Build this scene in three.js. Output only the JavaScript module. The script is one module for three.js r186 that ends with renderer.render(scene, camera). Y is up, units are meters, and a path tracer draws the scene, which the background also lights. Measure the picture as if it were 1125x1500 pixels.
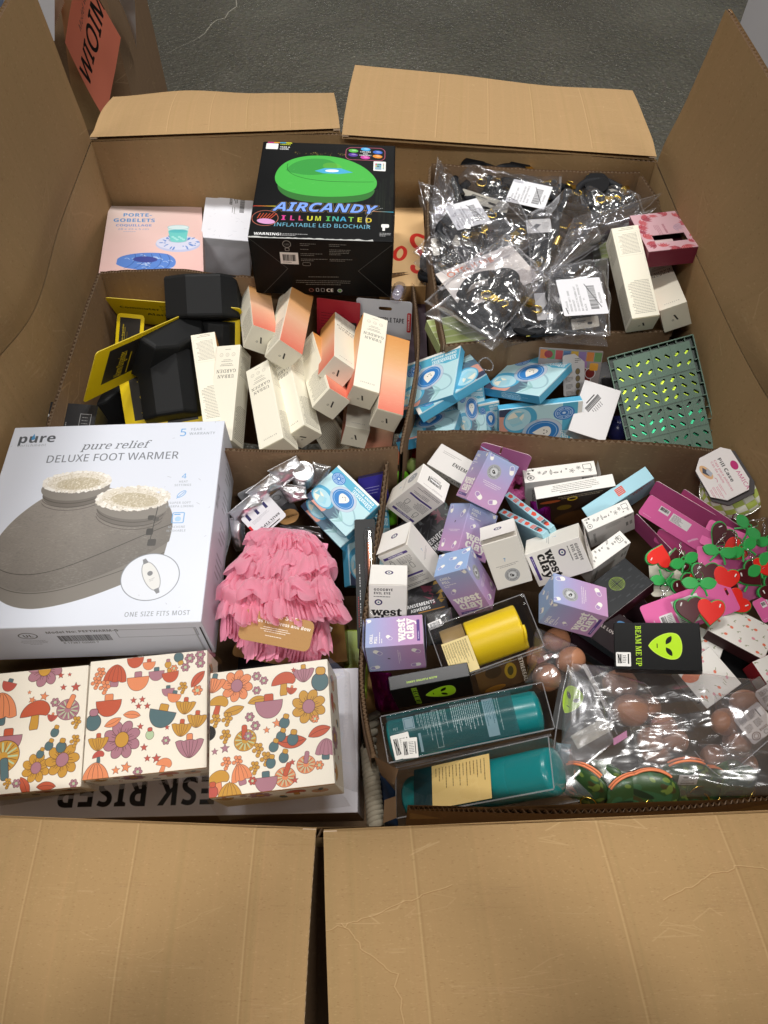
import * as THREE from 'three';
import { mergeGeometries } from 'three/addons/utils/BufferGeometryUtils.js';
import { MarchingCubes } from 'three/addons/objects/MarchingCubes.js';
import { RectAreaLightUniformsLib } from 'three/addons/lights/RectAreaLightUniformsLib.js';

// ---------------------------------------------------------------- camera, lamps, exposure
const scene = new THREE.Scene();
const EYE = 1.69, PITCH = 55 * Math.PI / 180, FOCAL = 1127;
const camera = new THREE.PerspectiveCamera(2 * Math.atan(750 / FOCAL) * 180 / Math.PI, 0.75, 0.02, 60);
camera.position.set(0, EYE, 0);
camera.rotation.set(-PITCH, 0, 0);
scene.add(camera);
const renderer = new THREE.WebGLRenderer({ antialias: true });
renderer.toneMapping = THREE.LinearToneMapping;
renderer.toneMappingExposure = 1.72;
renderer.shadowMap.enabled = true;
scene.background = new THREE.Color(0.055, 0.056, 0.06);     // dim even light of the large hall round the box
RectAreaLightUniformsLib.init();
const LAMP_ROWS = [[-4.2, 5.6, -5.5, 10], [4.4, 5.6, -5.6, 10], [-3.8, 5.6, 0.2, 5], [4.0, 5.6, 0.3, 5], [0.2, 5.6, -7.5, 16], [-1.0, 5.3, -2.2, 36], [1.1, 5.3, -2.2, 34], [-1.3, 5.2, 2.0, 29], [1.45, 5.2, 2.0, 31]];

// ---------------------------------------------------------------- helpers
const V = (x, y, z) => new THREE.Vector3(x, y, z);
const rng = (s) => () => { s |= 0; s = s + 0x6D2B79F5 | 0; let t = Math.imul(s ^ s >>> 15, 1 | s); t = t + Math.imul(t ^ t >>> 7, 61 | t) ^ t; return ((t ^ t >>> 14) >>> 0) / 4294967296; };
const clamp = (x, a, b) => Math.min(b, Math.max(a, x));
const lerp = (a, b, t) => a + (b - a) * t;
const smooth = (a, b, x) => { const t = clamp((x - a) / (b - a), 0, 1); return t * t * (3 - 2 * t); };
const sP = Math.sin(PITCH), cP = Math.cos(PITCH);
function at(px, py, drop) {                       // the point that far below eye height which stands at that place in the photograph
  const a = (px - 562.5) / FOCAL, b = (py - 750) / FOCAL;
  const d = V(a, -sP - b * cP, -cP + b * sP), k = drop / -d.y;
  return V(d.x * k, EYE - drop, d.z * k);
}
const atZ = (px, py, z) => { const a = (px - 562.5) / FOCAL, b = (py - 750) / FOCAL, d = V(a, -sP - b * cP, -cP + b * sP), k = z / d.z; return V(d.x * k, EYE + d.y * k, z); };
const used = {};
function numbered(n) { if (!(n in used)) { used[n] = 0; return n; } used[n]++; return n + '_' + String(used[n]).padStart(3, '0'); }
function thing(name, label, category, group, pos, quat) {
  const o = new THREE.Group(); o.name = numbered(name); o.userData = { label, category };
  if (group) o.userData.group = group;
  if (pos) o.position.copy(pos); if (quat) o.quaternion.copy(quat);
  scene.add(o); return o;
}
function part(name, geo, mat, parent, label) {
  const m = new THREE.Mesh(geo, mat); m.name = name; m.castShadow = m.receiveShadow = true;
  if (label) m.userData.label = label;
  parent.add(m); return m;
}
function struct(name, geo, mat) { const m = part(name, geo, mat, scene); m.userData.kind = 'structure'; return m; }
// value noise
const PERM = (() => { const r = rng(77), p = []; for (let i = 0; i < 512; i++) p.push(r() * 2 - 1); return p; })();
const hsh = (x, y, z) => PERM[(x * 73 + y * 179 + z * 283 & 511 ^ (x * 31 + y * 17 + z * 7 & 511)) & 511];
function noise(x, y, z = 0) {
  const X = Math.floor(x), Y = Math.floor(y), Zf = Math.floor(z), u = x - X, v = y - Y, w = z - Zf, f = t => t * t * (3 - 2 * t), a = f(u), b = f(v), c = f(w);
  const L = (z0) => lerp(lerp(hsh(X, Y, z0), hsh(X + 1, Y, z0), a), lerp(hsh(X, Y + 1, z0), hsh(X + 1, Y + 1, z0), a), b);
  return lerp(L(Zf), L(Zf + 1), c);
}
const fbm = (x, y, z = 0, o = 4) => { let s = 0, a = 1, f = 1; for (let i = 0; i < o; i++) { s += a * noise(x * f + i * 17.3, y * f - i * 9.1, z * f); a *= .5; f *= 2.03; } return s; };
function gridGeo(nu, nv, fn) {                     // fn(u, v) -> Vector3 ; uv = u, v
  const p = [], uv = [], ix = [];
  for (let j = 0; j <= nv; j++) for (let i = 0; i <= nu; i++) { const q = fn(i / nu, j / nv); p.push(q.x, q.y, q.z); uv.push(q.u ?? i / nu, q.v ?? 1 - j / nv); }
  for (let j = 0; j < nv; j++) for (let i = 0; i < nu; i++) { const a = j * (nu + 1) + i, b = a + 1, c = a + nu + 1, d = c + 1; ix.push(a, c, b, b, c, d); }
  const g = new THREE.BufferGeometry(); g.setAttribute('position', new THREE.Float32BufferAttribute(p, 3)); g.setAttribute('uv', new THREE.Float32BufferAttribute(uv, 2)); g.setIndex(ix); g.computeVertexNormals(); return g;
}
// sheet between four world points (top left, top right, bottom left, bottom right), lifted along its normal
function quad(a, b, c, d, n = 8, lift) {
  const m = b.clone().sub(a).cross(c.clone().sub(a)).normalize(), wu = a.distanceTo(b), wv = a.distanceTo(c); if (m.y < 0) m.negate();
  return gridGeo(n, n, (u, v) => { const q = a.clone().lerp(b, u).lerp(c.clone().lerp(d, u), v); if (lift) q.addScaledVector(m, lift(u, v)); q.u = u * wu; q.v = -v * wv; return q; });
}
function tubeGeo(pts, r, seg, rad = 8, closed = false, bumps) {
  const g = new THREE.TubeGeometry(new THREE.CatmullRomCurve3(pts, closed), seg, r, rad, closed);
  if (bumps) {                                      // twisted ribs of a braided cord
    const P = g.attributes.position, N = g.attributes.normal;
    for (let i = 0; i <= seg; i++) for (let j = 0; j <= rad; j++) { const k = i * (rad + 1) + j, h = r * bumps[1] * Math.abs(Math.sin(i / seg * bumps[0] * Math.PI + j / rad * Math.PI * 2)); P.setXYZ(k, P.getX(k) + N.getX(k) * h, P.getY(k) + N.getY(k) * h, P.getZ(k) + N.getZ(k) * h); }
    g.computeVertexNormals();
  }
  return g;
}
const merge = (gs) => mergeGeometries(gs.map(g => { const q = g.index ? g.toNonIndexed() : g; for (const k of Object.keys(q.attributes)) if (!['position', 'normal', 'uv'].includes(k)) q.deleteAttribute(k); return q; }));
const moved = (g, x, y, z, rx = 0, ry = 0, rz = 0) => { g.applyMatrix4(new THREE.Matrix4().compose(V(x, y, z), new THREE.Quaternion().setFromEuler(new THREE.Euler(rx, ry, rz)), V(1, 1, 1))); return g; };
// pose of a flat thing from three corners as one reads it: top left, top right, bottom left
function pose3(a, b, d) {
  const x = b.clone().sub(a), w = x.length(); x.normalize();
  const y0 = a.clone().sub(d), z = x.clone().cross(y0).normalize(), y = z.clone().cross(x), h = y0.dot(y);
  const q = new THREE.Quaternion().setFromRotationMatrix(new THREE.Matrix4().makeBasis(x, y, z));
  return { c: a.clone().addScaledVector(x, w / 2).addScaledVector(y, -h / 2), q, w, h };
}

// ---------------------------------------------------------------- textures
function canvasTex(w, h, draw, srgb = true) {
  const c = document.createElement('canvas'); c.width = w; c.height = h; draw(c.getContext('2d'), w, h);
  const t = new THREE.CanvasTexture(c); if (srgb) t.colorSpace = THREE.SRGBColorSpace; t.wrapS = t.wrapT = THREE.RepeatWrapping; t.anisotropy = 8; return t;
}
function dataTex(n, fn, srgb) {                      // fn(x, y) in 0..1 -> [r, g, b] 0..255 or one number
  const a = new Uint8Array(n * n * 4);
  for (let j = 0; j < n; j++) for (let i = 0; i < n; i++) { const c = fn(i / n, j / n), k = (j * n + i) * 4; if (c.length) { a[k] = c[0]; a[k + 1] = c[1]; a[k + 2] = c[2]; } else a[k] = a[k + 1] = a[k + 2] = c; a[k + 3] = 255; }
  const t = new THREE.DataTexture(a, n, n); t.magFilter = t.minFilter = THREE.LinearFilter; t.wrapS = t.wrapT = THREE.RepeatWrapping; if (srgb) t.colorSpace = THREE.SRGBColorSpace; t.needsUpdate = true; return t;
}
const std = (color, roughness, extra = {}) => new THREE.MeshPhysicalMaterial({ color, roughness, ...extra });
const rgb = (r, g, b) => new THREE.Color().setRGB(r, g, b);
// kraft board: fibre flecks, faint flute lines, scuffs
function kraftTex(seed, base, marks) {
  return canvasTex(1024, 1024, (c, w, h) => {
    const r = rng(seed); c.fillStyle = `rgb(${base})`; c.fillRect(0, 0, w, h);
    for (let i = 0; i < 15000; i++) { const d = r() < .5; c.fillStyle = d ? `rgba(90,60,30,${.05 + r() * .1})` : `rgba(235,205,160,${.05 + r() * .09})`; c.fillRect(r() * w, r() * h, 1 + r() * 3, 1 + r() * 2.5); }
    for (let i = 0; i < 900; i++) { c.fillStyle = `rgba(70,45,22,${r() * .16})`; c.fillRect(r() * w, r() * h, 1 + r() * 2, 1 + r() * 2); }
    for (let i = 0; i < 60; i++) { const x = r() * w; c.fillStyle = r() < .5 ? 'rgba(80,52,25,.018)' : 'rgba(240,212,170,.022)'; c.fillRect(x, 0, 2 + r() * 10, h); }
    for (let i = 0; i < 26; i++) { c.strokeStyle = `rgba(225,195,150,${.08 + r() * .15})`; c.lineWidth = 1 + r() * 2; c.beginPath(); let x = r() * w, y = r() * h; c.moveTo(x, y); for (let k = 0; k < 4; k++) { x += (r() - .5) * 120; y += (r() - .5) * 70; c.lineTo(x, y); } c.stroke(); }
    for (let i = 0; i < 34; i++) { const x = r() * w, y = r() * h, d = r() < .6; for (let k = 0; k < 26; k++) { c.fillStyle = d ? `rgba(88,62,36,${r() * .07})` : `rgba(232,206,166,${r() * .09})`; c.fillRect(x + (r() + r() - 1) * 60, y + (r() + r() - 1) * 26, 3 + r() * 26, 1 + r() * 3); } }
    if (marks) marks(c, w, h, r);
  });
}
const fluteBump = dataTex(512, (u, v) => 128 + 16 * Math.sin(u * 2 * Math.PI * 64 + noise(u * 9, v * 9) * .8) * (0.6 + .4 * noise(u * 6, v * 3)) + 22 * fbm(u * 40, v * 40) + 26 * fbm(u * 5, v * 5, 3), false);
const kraftMap = kraftTex(5, '160,131,92'), darkKraftMap = kraftTex(9, '136,110,84');
function kraftMat(map, rep = [2, 2], bump = .0006) {
  const m = map.clone(), b = fluteBump.clone(); m.repeat.set(...rep); b.repeat.set(...rep); m.needsUpdate = b.needsUpdate = true;
  return std(0xffffff, .82, { map: m, bumpMap: b, bumpScale: bump, side: THREE.DoubleSide, specularIntensity: .4 });
}
const KRAFT = kraftMat(kraftMap, [1, 1], .0005), KRAFT2 = kraftMat(darkKraftMap, [1, 1], .0005);
const FLUTE = std(rgb(.52, .38, .25), .9, { side: THREE.DoubleSide });

// art cells of one kind of packing, packed in one texture. art: { cell: [width mm, height mm, draw] }
function sheet(base, art, opt = {}) {
  const k = opt.k || 3.2, pad = 4, W = opt.W || 1024, cells = {}; let x = pad, y = pad, row = 0;
  for (const [n, [w, h]] of Object.entries(art)) {
    const pw = Math.round(w * k), ph = Math.round(h * k);
    if (x + pw + pad > W) { x = pad; y += row + 2 * pad; row = 0; }
    cells[n] = [x, y, pw, ph]; x += pw + 2 * pad; row = Math.max(row, ph);
  }
  const H = Math.min(2048, Math.ceil((y + row + pad) / 64) * 64);
  const map = canvasTex(W, H, (c) => {
    c.fillStyle = base; c.fillRect(0, 0, W, H);
    for (const [n, [w, h, draw]] of Object.entries(art)) {
      const [X, Y, pw, ph] = cells[n]; c.save(); c.beginPath(); c.rect(X - pad / 2, Y - pad / 2, pw + pad, ph + pad); c.clip(); c.translate(X, Y); c.scale(pw / w, ph / h); draw(c, w, h); c.restore();
    }
    if (opt.wear) { const r = rng(opt.wear); for (let i = 0; i < (opt.wearN ?? 140); i++) { c.strokeStyle = `rgba(${r() < .5 ? '255,255,255' : '60,60,60'},${r() * (opt.wearA ?? .1)})`; c.lineWidth = .5 + r(); const px = r() * W, py = r() * H; c.beginPath(); c.moveTo(px, py); c.lineTo(px + (r() - .5) * 50, py + (r() - .5) * 50); c.stroke(); } }
  });
  for (const n in cells) { const [X, Y, pw, ph] = cells[n]; cells[n] = [X / W, 1 - Y / H, pw / W, ph / H]; }
  return { map, cells, mat: std(0xffffff, opt.rough ?? .5, { map, side: THREE.DoubleSide, specularIntensity: opt.spec ?? .8, ...(opt.coat ? { clearcoat: opt.coat, clearcoatRoughness: opt.coatRough ?? .15 } : {}), ...(opt.bump ? { bumpMap: opt.bump, bumpScale: opt.bumpScale } : {}) }) };
}
// text and drawing shorthands (millimetres)
function txt(c, s, x, y, size, col = '#222', o = {}) {
  c.save(); c.translate(x, y); if (o.rot) c.rotate(o.rot); if (o.sx) c.scale(o.sx, 1);
  c.fillStyle = col; c.font = `${o.it ? 'italic ' : ''}${o.b ? 'bold ' : ''}${size}px ${o.f || 'sans-serif'}`; c.textAlign = o.a || 'left'; c.textBaseline = o.base || 'alphabetic';
  if (o.sp) { let w = 0; const ws = [...s].map(ch => c.measureText(ch).width + o.sp); w = ws.reduce((p, q) => p + q, 0); let X = o.a === 'center' ? -w / 2 : o.a === 'right' ? -w : 0; c.textAlign = 'left'; [...s].forEach((ch, i) => { c.fillText(ch, X, 0); X += ws[i]; }); }
  else { if (o.stroke) { c.strokeStyle = o.stroke; c.lineWidth = o.lw || .8; c.lineJoin = 'round'; c.strokeText(s, 0, 0); } if (!o.nofill) c.fillText(s, 0, 0); }
  c.restore();
}
function lines(c, x, y, w, n, gap, col, seed = 1, lw = .5, a = 'left') {   // small print too fine to read
  const r = rng(seed * 131 + 7); c.fillStyle = col;
  for (let i = 0; i < n; i++) { const L = w * (i === n - 1 ? .45 + r() * .3 : .85 + r() * .15); let X = a === 'center' ? x + (w - L) / 2 : x, E = X + L; while (X < E) { const q = Math.min(E - X, .8 + r() * 3); c.fillRect(X, y + i * gap, q, lw); X += q + .5; } }
}
function bars(c, x, y, w, h, seed = 3, col = '#111') { const r = rng(seed); c.fillStyle = col; let X = x; while (X < x + w) { const q = .3 + r() * .9; c.fillRect(X, y, Math.min(q, x + w - X), h); X += q + .3 + r() * .7; } }
const dot = (c, x, y, r, col) => { c.fillStyle = col; c.beginPath(); c.arc(x, y, r, 0, 7); c.fill(); };
const ell = (c, x, y, a, b, rot, col, st, lw) => { c.beginPath(); c.ellipse(x, y, a, b, rot, 0, 7); if (col) { c.fillStyle = col; c.fill(); } if (st) { c.strokeStyle = st; c.lineWidth = lw || .4; c.stroke(); } };
const rr = (c, x, y, w, h, r, col, st, lw) => { c.beginPath(); c.roundRect(x, y, w, h, r); if (col) { c.fillStyle = col; c.fill(); } if (st) { c.strokeStyle = st; c.lineWidth = lw || .4; c.stroke(); } };
const poly = (c, pts, col, st, lw) => { c.beginPath(); pts.forEach((p, i) => i ? c.lineTo(...p) : c.moveTo(...p)); c.closePath(); if (col) { c.fillStyle = col; c.fill(); } if (st) { c.strokeStyle = st; c.lineWidth = lw || .4; c.stroke(); } };
const fill = (col) => (c, w, h) => { c.fillStyle = col; c.fillRect(-2, -2, w + 4, h + 4); };

// ---------------------------------------------------------------- cartons (printed boxes)
const FACES = { T: [[1, 0, 0], [0, 0, 1]], B: [[1, 0, 0], [0, 0, -1]], F: [[1, 0, 0], [0, -1, 0]], K: [[-1, 0, 0], [0, -1, 0]], R: [[0, 0, -1], [0, -1, 0]], L: [[0, 0, 1], [0, -1, 0]] };
function turnUV(u, v, rot) { return rot === 1 ? [1 - v, u] : rot === 2 ? [1 - u, 1 - v] : rot === 3 ? [v, 1 - u] : [u, v]; }
function cellUV(cell, u, v, rot) { const [a, b] = turnUV(u, v, rot || 0); return [cell[0] + clamp(a, 0, 1) * cell[2], cell[1] - clamp(b, 0, 1) * cell[3]]; }
// box centred at the origin with soft edges and slightly swollen faces
function boxGeo(w, h, d, cellOf, o = {}) {
  const r = o.r ?? .0009, N = o.N ?? 6, half = [w / 2, h / 2, d / 2], p = [], n = [], uv = [], ix = [], bul = o.bulge ?? .0007, seed = o.seed ?? 1;
  for (const f of (o.faces || 'TBFKRL')) {
    const [U, D] = FACES[f], nx = [U[1] * D[2] - U[2] * D[1], U[2] * D[0] - U[0] * D[2], U[0] * D[1] - U[1] * D[0]].map(x => -x);
    const hu = Math.abs(U[0] * half[0] + U[1] * half[1] + U[2] * half[2]), hd = Math.abs(D[0] * half[0] + D[1] * half[1] + D[2] * half[2]), hn = Math.abs(nx[0] * half[0] + nx[1] * half[1] + nx[2] * half[2]);
    const steps = (H) => { const a = [-H, -H + r * .3, -H + r]; for (let i = 1; i < N; i++) a.push(lerp(-H + r, H - r, i / N)); a.push(H - r, H - r * .3, H); return a; };
    const su = steps(hu), sd = steps(hd), base = p.length / 3, info = cellOf ? cellOf(f) : null, sg = seed * 7.7 + f.charCodeAt(0);
    for (const b of sd) for (const a of su) {
      const q = [0, 1, 2].map(k => U[k] * a + D[k] * b + nx[k] * hn), inner = q.map((x, k) => clamp(x, -half[k] + r, half[k] - r)), dv = q.map((x, k) => x - inner[k]), L = Math.hypot(...dv);
      const nn = dv.map(x => x / L), pu = a / hu, pd = b / hd, w0 = (1 - pu * pu) * (1 - pd * pd);
      const e = bul * w0 * (.6 + 1.4 * noise(pu * 1.3 + sg, pd * 1.3)) + (o.dent || 0) * (1 - Math.pow(Math.abs(pu), 6)) * (1 - Math.pow(Math.abs(pd), 6)) * noise(pu * 3 + sg, pd * 3, 5);
      for (let k = 0; k < 3; k++) p.push(inner[k] + nn[k] * r + nx[k] * e), n.push(nn[k]);
      const fu = (a + hu) / (2 * hu), fv = (b + hd) / (2 * hd);
      if (info) uv.push(...cellUV(info[0], fu, fv, info[1])); else uv.push(a, b);
    }
    const C = su.length;
    for (let j = 0; j < sd.length - 1; j++) for (let i = 0; i < C - 1; i++) { const A = base + j * C + i; ix.push(A, A + C, A + 1, A + 1, A + C, A + C + 1); }
  }
  const g = new THREE.BufferGeometry(); g.setAttribute('position', new THREE.Float32BufferAttribute(p, 3)); g.setAttribute('uv', new THREE.Float32BufferAttribute(uv, 2)); g.setAttribute('normal', new THREE.Float32BufferAttribute(n, 3)); g.setIndex(ix);
  if ((o.dent || 0) > 0 || bul > .0012) { const keep = n.slice(); g.computeVertexNormals(); const N2 = g.attributes.normal; for (let i = 0; i < N2.count; i++) { const edge = Math.max(Math.abs(keep[i * 3]), Math.abs(keep[i * 3 + 1]), Math.abs(keep[i * 3 + 2])) < .995; if (edge) N2.setXYZ(i, keep[i * 3], keep[i * 3 + 1], keep[i * 3 + 2]); } }
  return g;
}
const POSES = {
  ug1: [-0.2047, 0.8562, -0.9712, -0.1103, 0.0657, -0.2519, 0.9592, 0.0398, 0.0422, 0.1528],
  ug2: [-0.1485, 0.8631, -0.9393, -0.0407, -0.041, -0.3382, 0.9393, 0.0415, 0.0419, 0.1551],
  ug3: [-0.17, 0.824, -0.7942, 0.0494, 0.1015, 0.2335, 0.9658, 0.0417, 0.0427, 0.1555],
  ug4: [-0.1394, 0.8207, -0.827, 0.0835, 0.0965, 0.3126, 0.9413, 0.0412, 0.0413, 0.1564],
  ug5: [-0.0964, 0.828, -0.8667, -0.1262, 0.0698, -0.3696, 0.9179, 0.0408, 0.0416, 0.1607],
  ug6: [-0.0733, 0.8427, -0.9065, -0.1448, -0.0294, -0.3302, 0.9323, 0.0417, 0.0409, 0.1568],
  ug7: [-0.0266, 0.8519, -0.8727, 0.0316, -0.0387, -0.1776, 0.9828, 0.041, 0.0418, 0.1512],
  ug8: [0.0094, 0.8317, -0.846, 0.0219, -0.0382, -0.1565, 0.9867, 0.0398, 0.0424, 0.1543],
  ug9: [-0.0448, 0.735, -0.8755, -0.0785, -0.0212, -0.1175, 0.9897, 0.0402, 0.0388, 0.137],
  ug12: [-0.2725, 0.8117, -0.8636, 0.1423, 0.1021, -0.0043, 0.9845, 0.0383, 0.0425, 0.1557],
  ug13: [-0.241, 0.8073, -0.836, 0.1772, -0.0391, 0.1107, 0.9772, 0.0404, 0.0427, 0.158],
  ug14: [0.3869, 0.9153, -0.9875, 0.1703, 0.0538, 0.0444, 0.9829, 0.0421, 0.0426, 0.1586],
  ug15: [0.4502, 0.8841, -0.9906, -0.099, -0.0123, 0.2172, 0.971, 0.0406, 0.0404, 0.1488],
  pinkbox: [0.4447, 0.9381, -1.0564, -0.0672, 0.0205, 0.0482, 0.9964, 0.0827, 0.0271, 0.1161],
  aircandy: [-0.0941, 0.9319, -1.1181, 0.0396, -0.0107, -0.0111, 0.9991, 0.2189, 0.1121, 0.2335],
  porte: [-0.4172, 0.8088, -1.1956, -0.0751, 0.0829, -0.0501, 0.9925, 0.1719, 0.0604, 0.2481],
  whitebox: [-0.3003, 0.7825, -1.3079, 0.0339, 0.0179, -0.066, 0.9971, 0.0902, 0.0856, 0.1663],
  db1: [0.0726, 0.8281, -0.8497, -0.0278, -0.0796, 0.2823, 0.9556, 0.0991, 0.0147, 0.1076],
  db2: [0.0959, 0.824, -0.8469, -0.1936, 0.133, 0.2355, 0.9431, 0.1161, 0.016, 0.1153],
  db3: [0.0744, 0.7766, -0.8042, -0.2307, -0.0582, 0.178, 0.9548, 0.0924, 0.0164, 0.112],
  db4: [0.111, 0.8035, -0.8644, 0.6649, -0.3286, 0.2775, 0.6106, 0.1159, 0.0148, 0.1148],
  db5: [0.1877, 0.8035, -0.8627, -0.5102, 0.6072, -0.4822, -0.372, 0.116, 0.0135, 0.116],
  db6: [0.2285, 0.8244, -0.8636, -0.0911, -0.3172, 0.1815, 0.9263, 0.1005, 0.0146, 0.1089],
  db7: [0.2387, 0.8046, -0.771, -0.0809, -0.0438, 0.1328, 0.9869, 0.1212, 0.0146, 0.1128],
  db8: [-0.0731, 0.6893, -0.7242, -0.1515, -0.2988, -0.2501, 0.9084, 0.0886, 0.0167, 0.1124],
  db9: [-0.0536, 0.766, -0.6352, -0.2226, -0.5027, -0.0243, 0.8349, 0.1145, 0.0159, 0.1158],
  db10: [-0.047, 0.7372, -0.6099, 0.2949, 0.0788, -0.4874, 0.8181, 0.0833, 0.0197, 0.1207],
  wc1: [0.0477, 0.8118, -0.6436, 0.6307, -0.3242, -0.1074, 0.6969, 0.0495, 0.0393, 0.0734],
  wc2: [0.1403, 0.8545, -0.6358, 0.3309, -0.1824, -0.16, 0.9119, 0.0462, 0.0534, 0.0701],
  wc3: [0.1152, 0.8058, -0.5837, 0.1171, -0.2179, 0.4243, 0.8711, 0.0442, 0.0516, 0.0687],
  wc4: [0.1063, 0.8163, -0.5, -0.1626, -0.0696, 0.2729, 0.9456, 0.0469, 0.0765, 0.0426],
  wc5: [0.0335, 0.8054, -0.546, -0.1498, -0.0252, 0.3031, 0.9408, 0.047, 0.0703, 0.0471],
  wc6: [0.0056, 0.8091, -0.4803, -0.2758, -0.0181, 0.0008, 0.961, 0.0481, 0.0667, 0.0513],
  wc7: [0.0146, 0.826, -0.4089, -0.1408, 0.0067, 0.055, 0.9885, 0.0698, 0.0447, 0.0472],
  wc8: [0.1577, 0.8425, -0.5267, -0.2634, 0.0135, 0.1821, 0.9473, 0.0465, 0.0687, 0.0495],
  wc9: [0.2275, 0.8376, -0.5287, -0.2875, -0.0382, 0.244, 0.9254, 0.0724, 0.0498, 0.0446],
  wc10: [0.2318, 0.8493, -0.4486, -0.0684, -0.0812, -0.1196, 0.9871, 0.0695, 0.0467, 0.045],
  en1: [0.267, 0.7481, -0.7051, 0.0054, 0.0184, 0.0799, 0.9966, 0.1058, 0.0809, 0.0257],
  en2: [0.2852, 0.7589, -0.6683, -0.0362, 0.0175, 0.1178, 0.9922, 0.1135, 0.0771, 0.0236],
  en3: [0.3479, 0.7694, -0.6684, 0.156, 0.2202, 0.2239, 0.9365, 0.106, 0.0824, 0.0216],
  en4: [0.3123, 0.804, -0.5996, 0.0765, 0.1485, 0.1712, 0.971, 0.0664, 0.0647, 0.0206],
  en5: [0.3, 0.7956, -0.5493, 0.0739, 0.2831, 0.1045, 0.9505, 0.0627, 0.0663, 0.0217],
  en6: [0.1085, 0.7565, -0.7466, 0.3103, -0.1744, -0.0556, 0.9329, 0.0519, 0.024, 0.0282],
  en7: [0.2116, 0.8004, -0.6007, -0.0046, -0.4916, 0.2812, 0.8241, 0.119, 0.0605, 0.0097],
  en8: [0.2035, 0.7948, -0.5829, -0.0661, -0.4693, 0.336, 0.8139, 0.1205, 0.0607, 0.0104],
  ab1: [0.3167, 0.868, -0.3828, 0.0819, -0.0668, 0.1621, 0.9811, 0.0947, 0.0178, 0.0558],
  ab2: [0.0574, 0.8126, -0.3591, 0.0084, 0.0608, 0.0858, 0.9944, 0.0949, 0.0628, 0.0175],
  ab3: [0.2994, 0.8142, -0.485, -0.0547, 0.2878, 0.1234, 0.9481, 0.0826, 0.0229, 0.0512],
  fb1: [0.3976, 0.7919, -0.3761, 0.096, 0.2756, 0.116, 0.9494, 0.0528, 0.0333, 0.0549],
  fb2: [0.4508, 0.8019, -0.4333, -0.0914, -0.3018, -0.0176, 0.9488, 0.0714, 0.0176, 0.0589],
  foot: [-0.3708, 0.8186, -0.573, 0.0055, 0.014, 0.0097, 0.9998, 0.2992, 0.0891, 0.3168],
  mb2: [-0.2641, 0.8305, -0.3134, 0.0794, 0.0466, 0.0179, 0.9956, 0.1346, 0.055, 0.1308],
  mb3: [-0.1181, 0.854, -0.2873, 0.058, 0.0443, 0.0499, 0.9961, 0.1313, 0.0695, 0.1319],
  mb1: [-0.398, 0.824, -0.2973, 0.0942, 0.0446, 0.0172, 0.9944, 0.1324, 0.055, 0.1327],
  riser: [-0.2826, 0.7156, -0.3143, 0.0608, 0.0032, 0.0355, 0.9975, 0.5099, 0.0817, 0.1715],
  tb1: [0.0961, 0.8175, -0.3082, 0.0882, 0.0831, 0.0781, 0.9896, 0.1876, 0.0564, 0.0504],
  tb2: [0.1107, 0.8068, -0.2446, -0.0014, -0.0056, 0.3334, 0.9428, 0.2024, 0.0561, 0.0528],
  yb: [0.1243, 0.8313, -0.4116, 0.1623, 0.1498, 0.0969, 0.9705, 0.1198, 0.0584, 0.0644],
  tray: [0.3974, 0.8863, -0.7501, 0.0733, 0.0193, 0.1874, 0.9794, 0.1198, 0.0242, 0.1864]
};
// faces: { T: 'front:2', ... } art cell and quarter turns; flaps: faces closed by a tuck flap of their own
function carton(pose, name, label, category, group, sh, faces, o = {}) {
  const [x, y, z, qx, qy, qz, qw, w, h, d] = Array.isArray(pose) ? pose : POSES[pose], q = new THREE.Quaternion(qx, qy, qz, qw).normalize();
  const up = V(0, 1, 0).applyQuaternion(q), t = thing(name, label, category, group, V(x, y, z).addScaledVector(up, -h / 2), q);
  const plain = o.plain || Object.keys(sh.cells)[0];
  const cellOf = f => { const [c, r] = (faces[f] || faces['*'] || plain).split(':'); return [sh.cells[c], +r || 0]; };
  const seed = x * 91 + z * 37, flaps = o.flaps || '';
  const body = boxGeo(w, h, d, f => flaps.includes(f) && sh.cells.inside ? [sh.cells.inside, 0] : cellOf(f), { seed, ...o.geo });
  body.translate(0, h / 2, 0); part(o.body || 'body', body, o.mat || sh.mat, t);
  for (const f of flaps) {                              // the flap: a sheet of board, hinged on one edge, a hair proud of the body
    const [U, D] = FACES[f].map(a => V(...a)), nrm = D.clone().cross(U), dim = V(w, h, d), hu = Math.abs(dim.dot(U)) / 2, hd = Math.abs(dim.dot(D)) / 2, hn = Math.abs(dim.dot(nrm)) / 2, lift = (o.lift ?? .0016), hinge = o.hinge?.[f] ?? 'd', cell = cellOf(f);
    const top = gridGeo(6, 6, (u, v) => {
      const far = hinge === 'd' ? 1 - v : hinge === 'u' ? v : hinge === 'l' ? u : 1 - u, e = .0006 + lift * Math.pow(far, 2) + .0006 * Math.sin(u * Math.PI) * Math.sin(v * Math.PI), q2 = U.clone().multiplyScalar((u * 2 - 1) * hu * .985).addScaledVector(D, (v * 2 - 1) * hd * .985).addScaledVector(nrm, hn + e);
      const [a, b] = cellUV(cell[0], u, v, cell[1]); q2.u = a; q2.v = b; return q2;
    });
    top.translate(0, h / 2, 0); part('tuck_flap', top, o.mat || sh.mat, t);
  }
  t.userData.size = undefined; delete t.userData.size;
  return { t, w, h, d };
}
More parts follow.
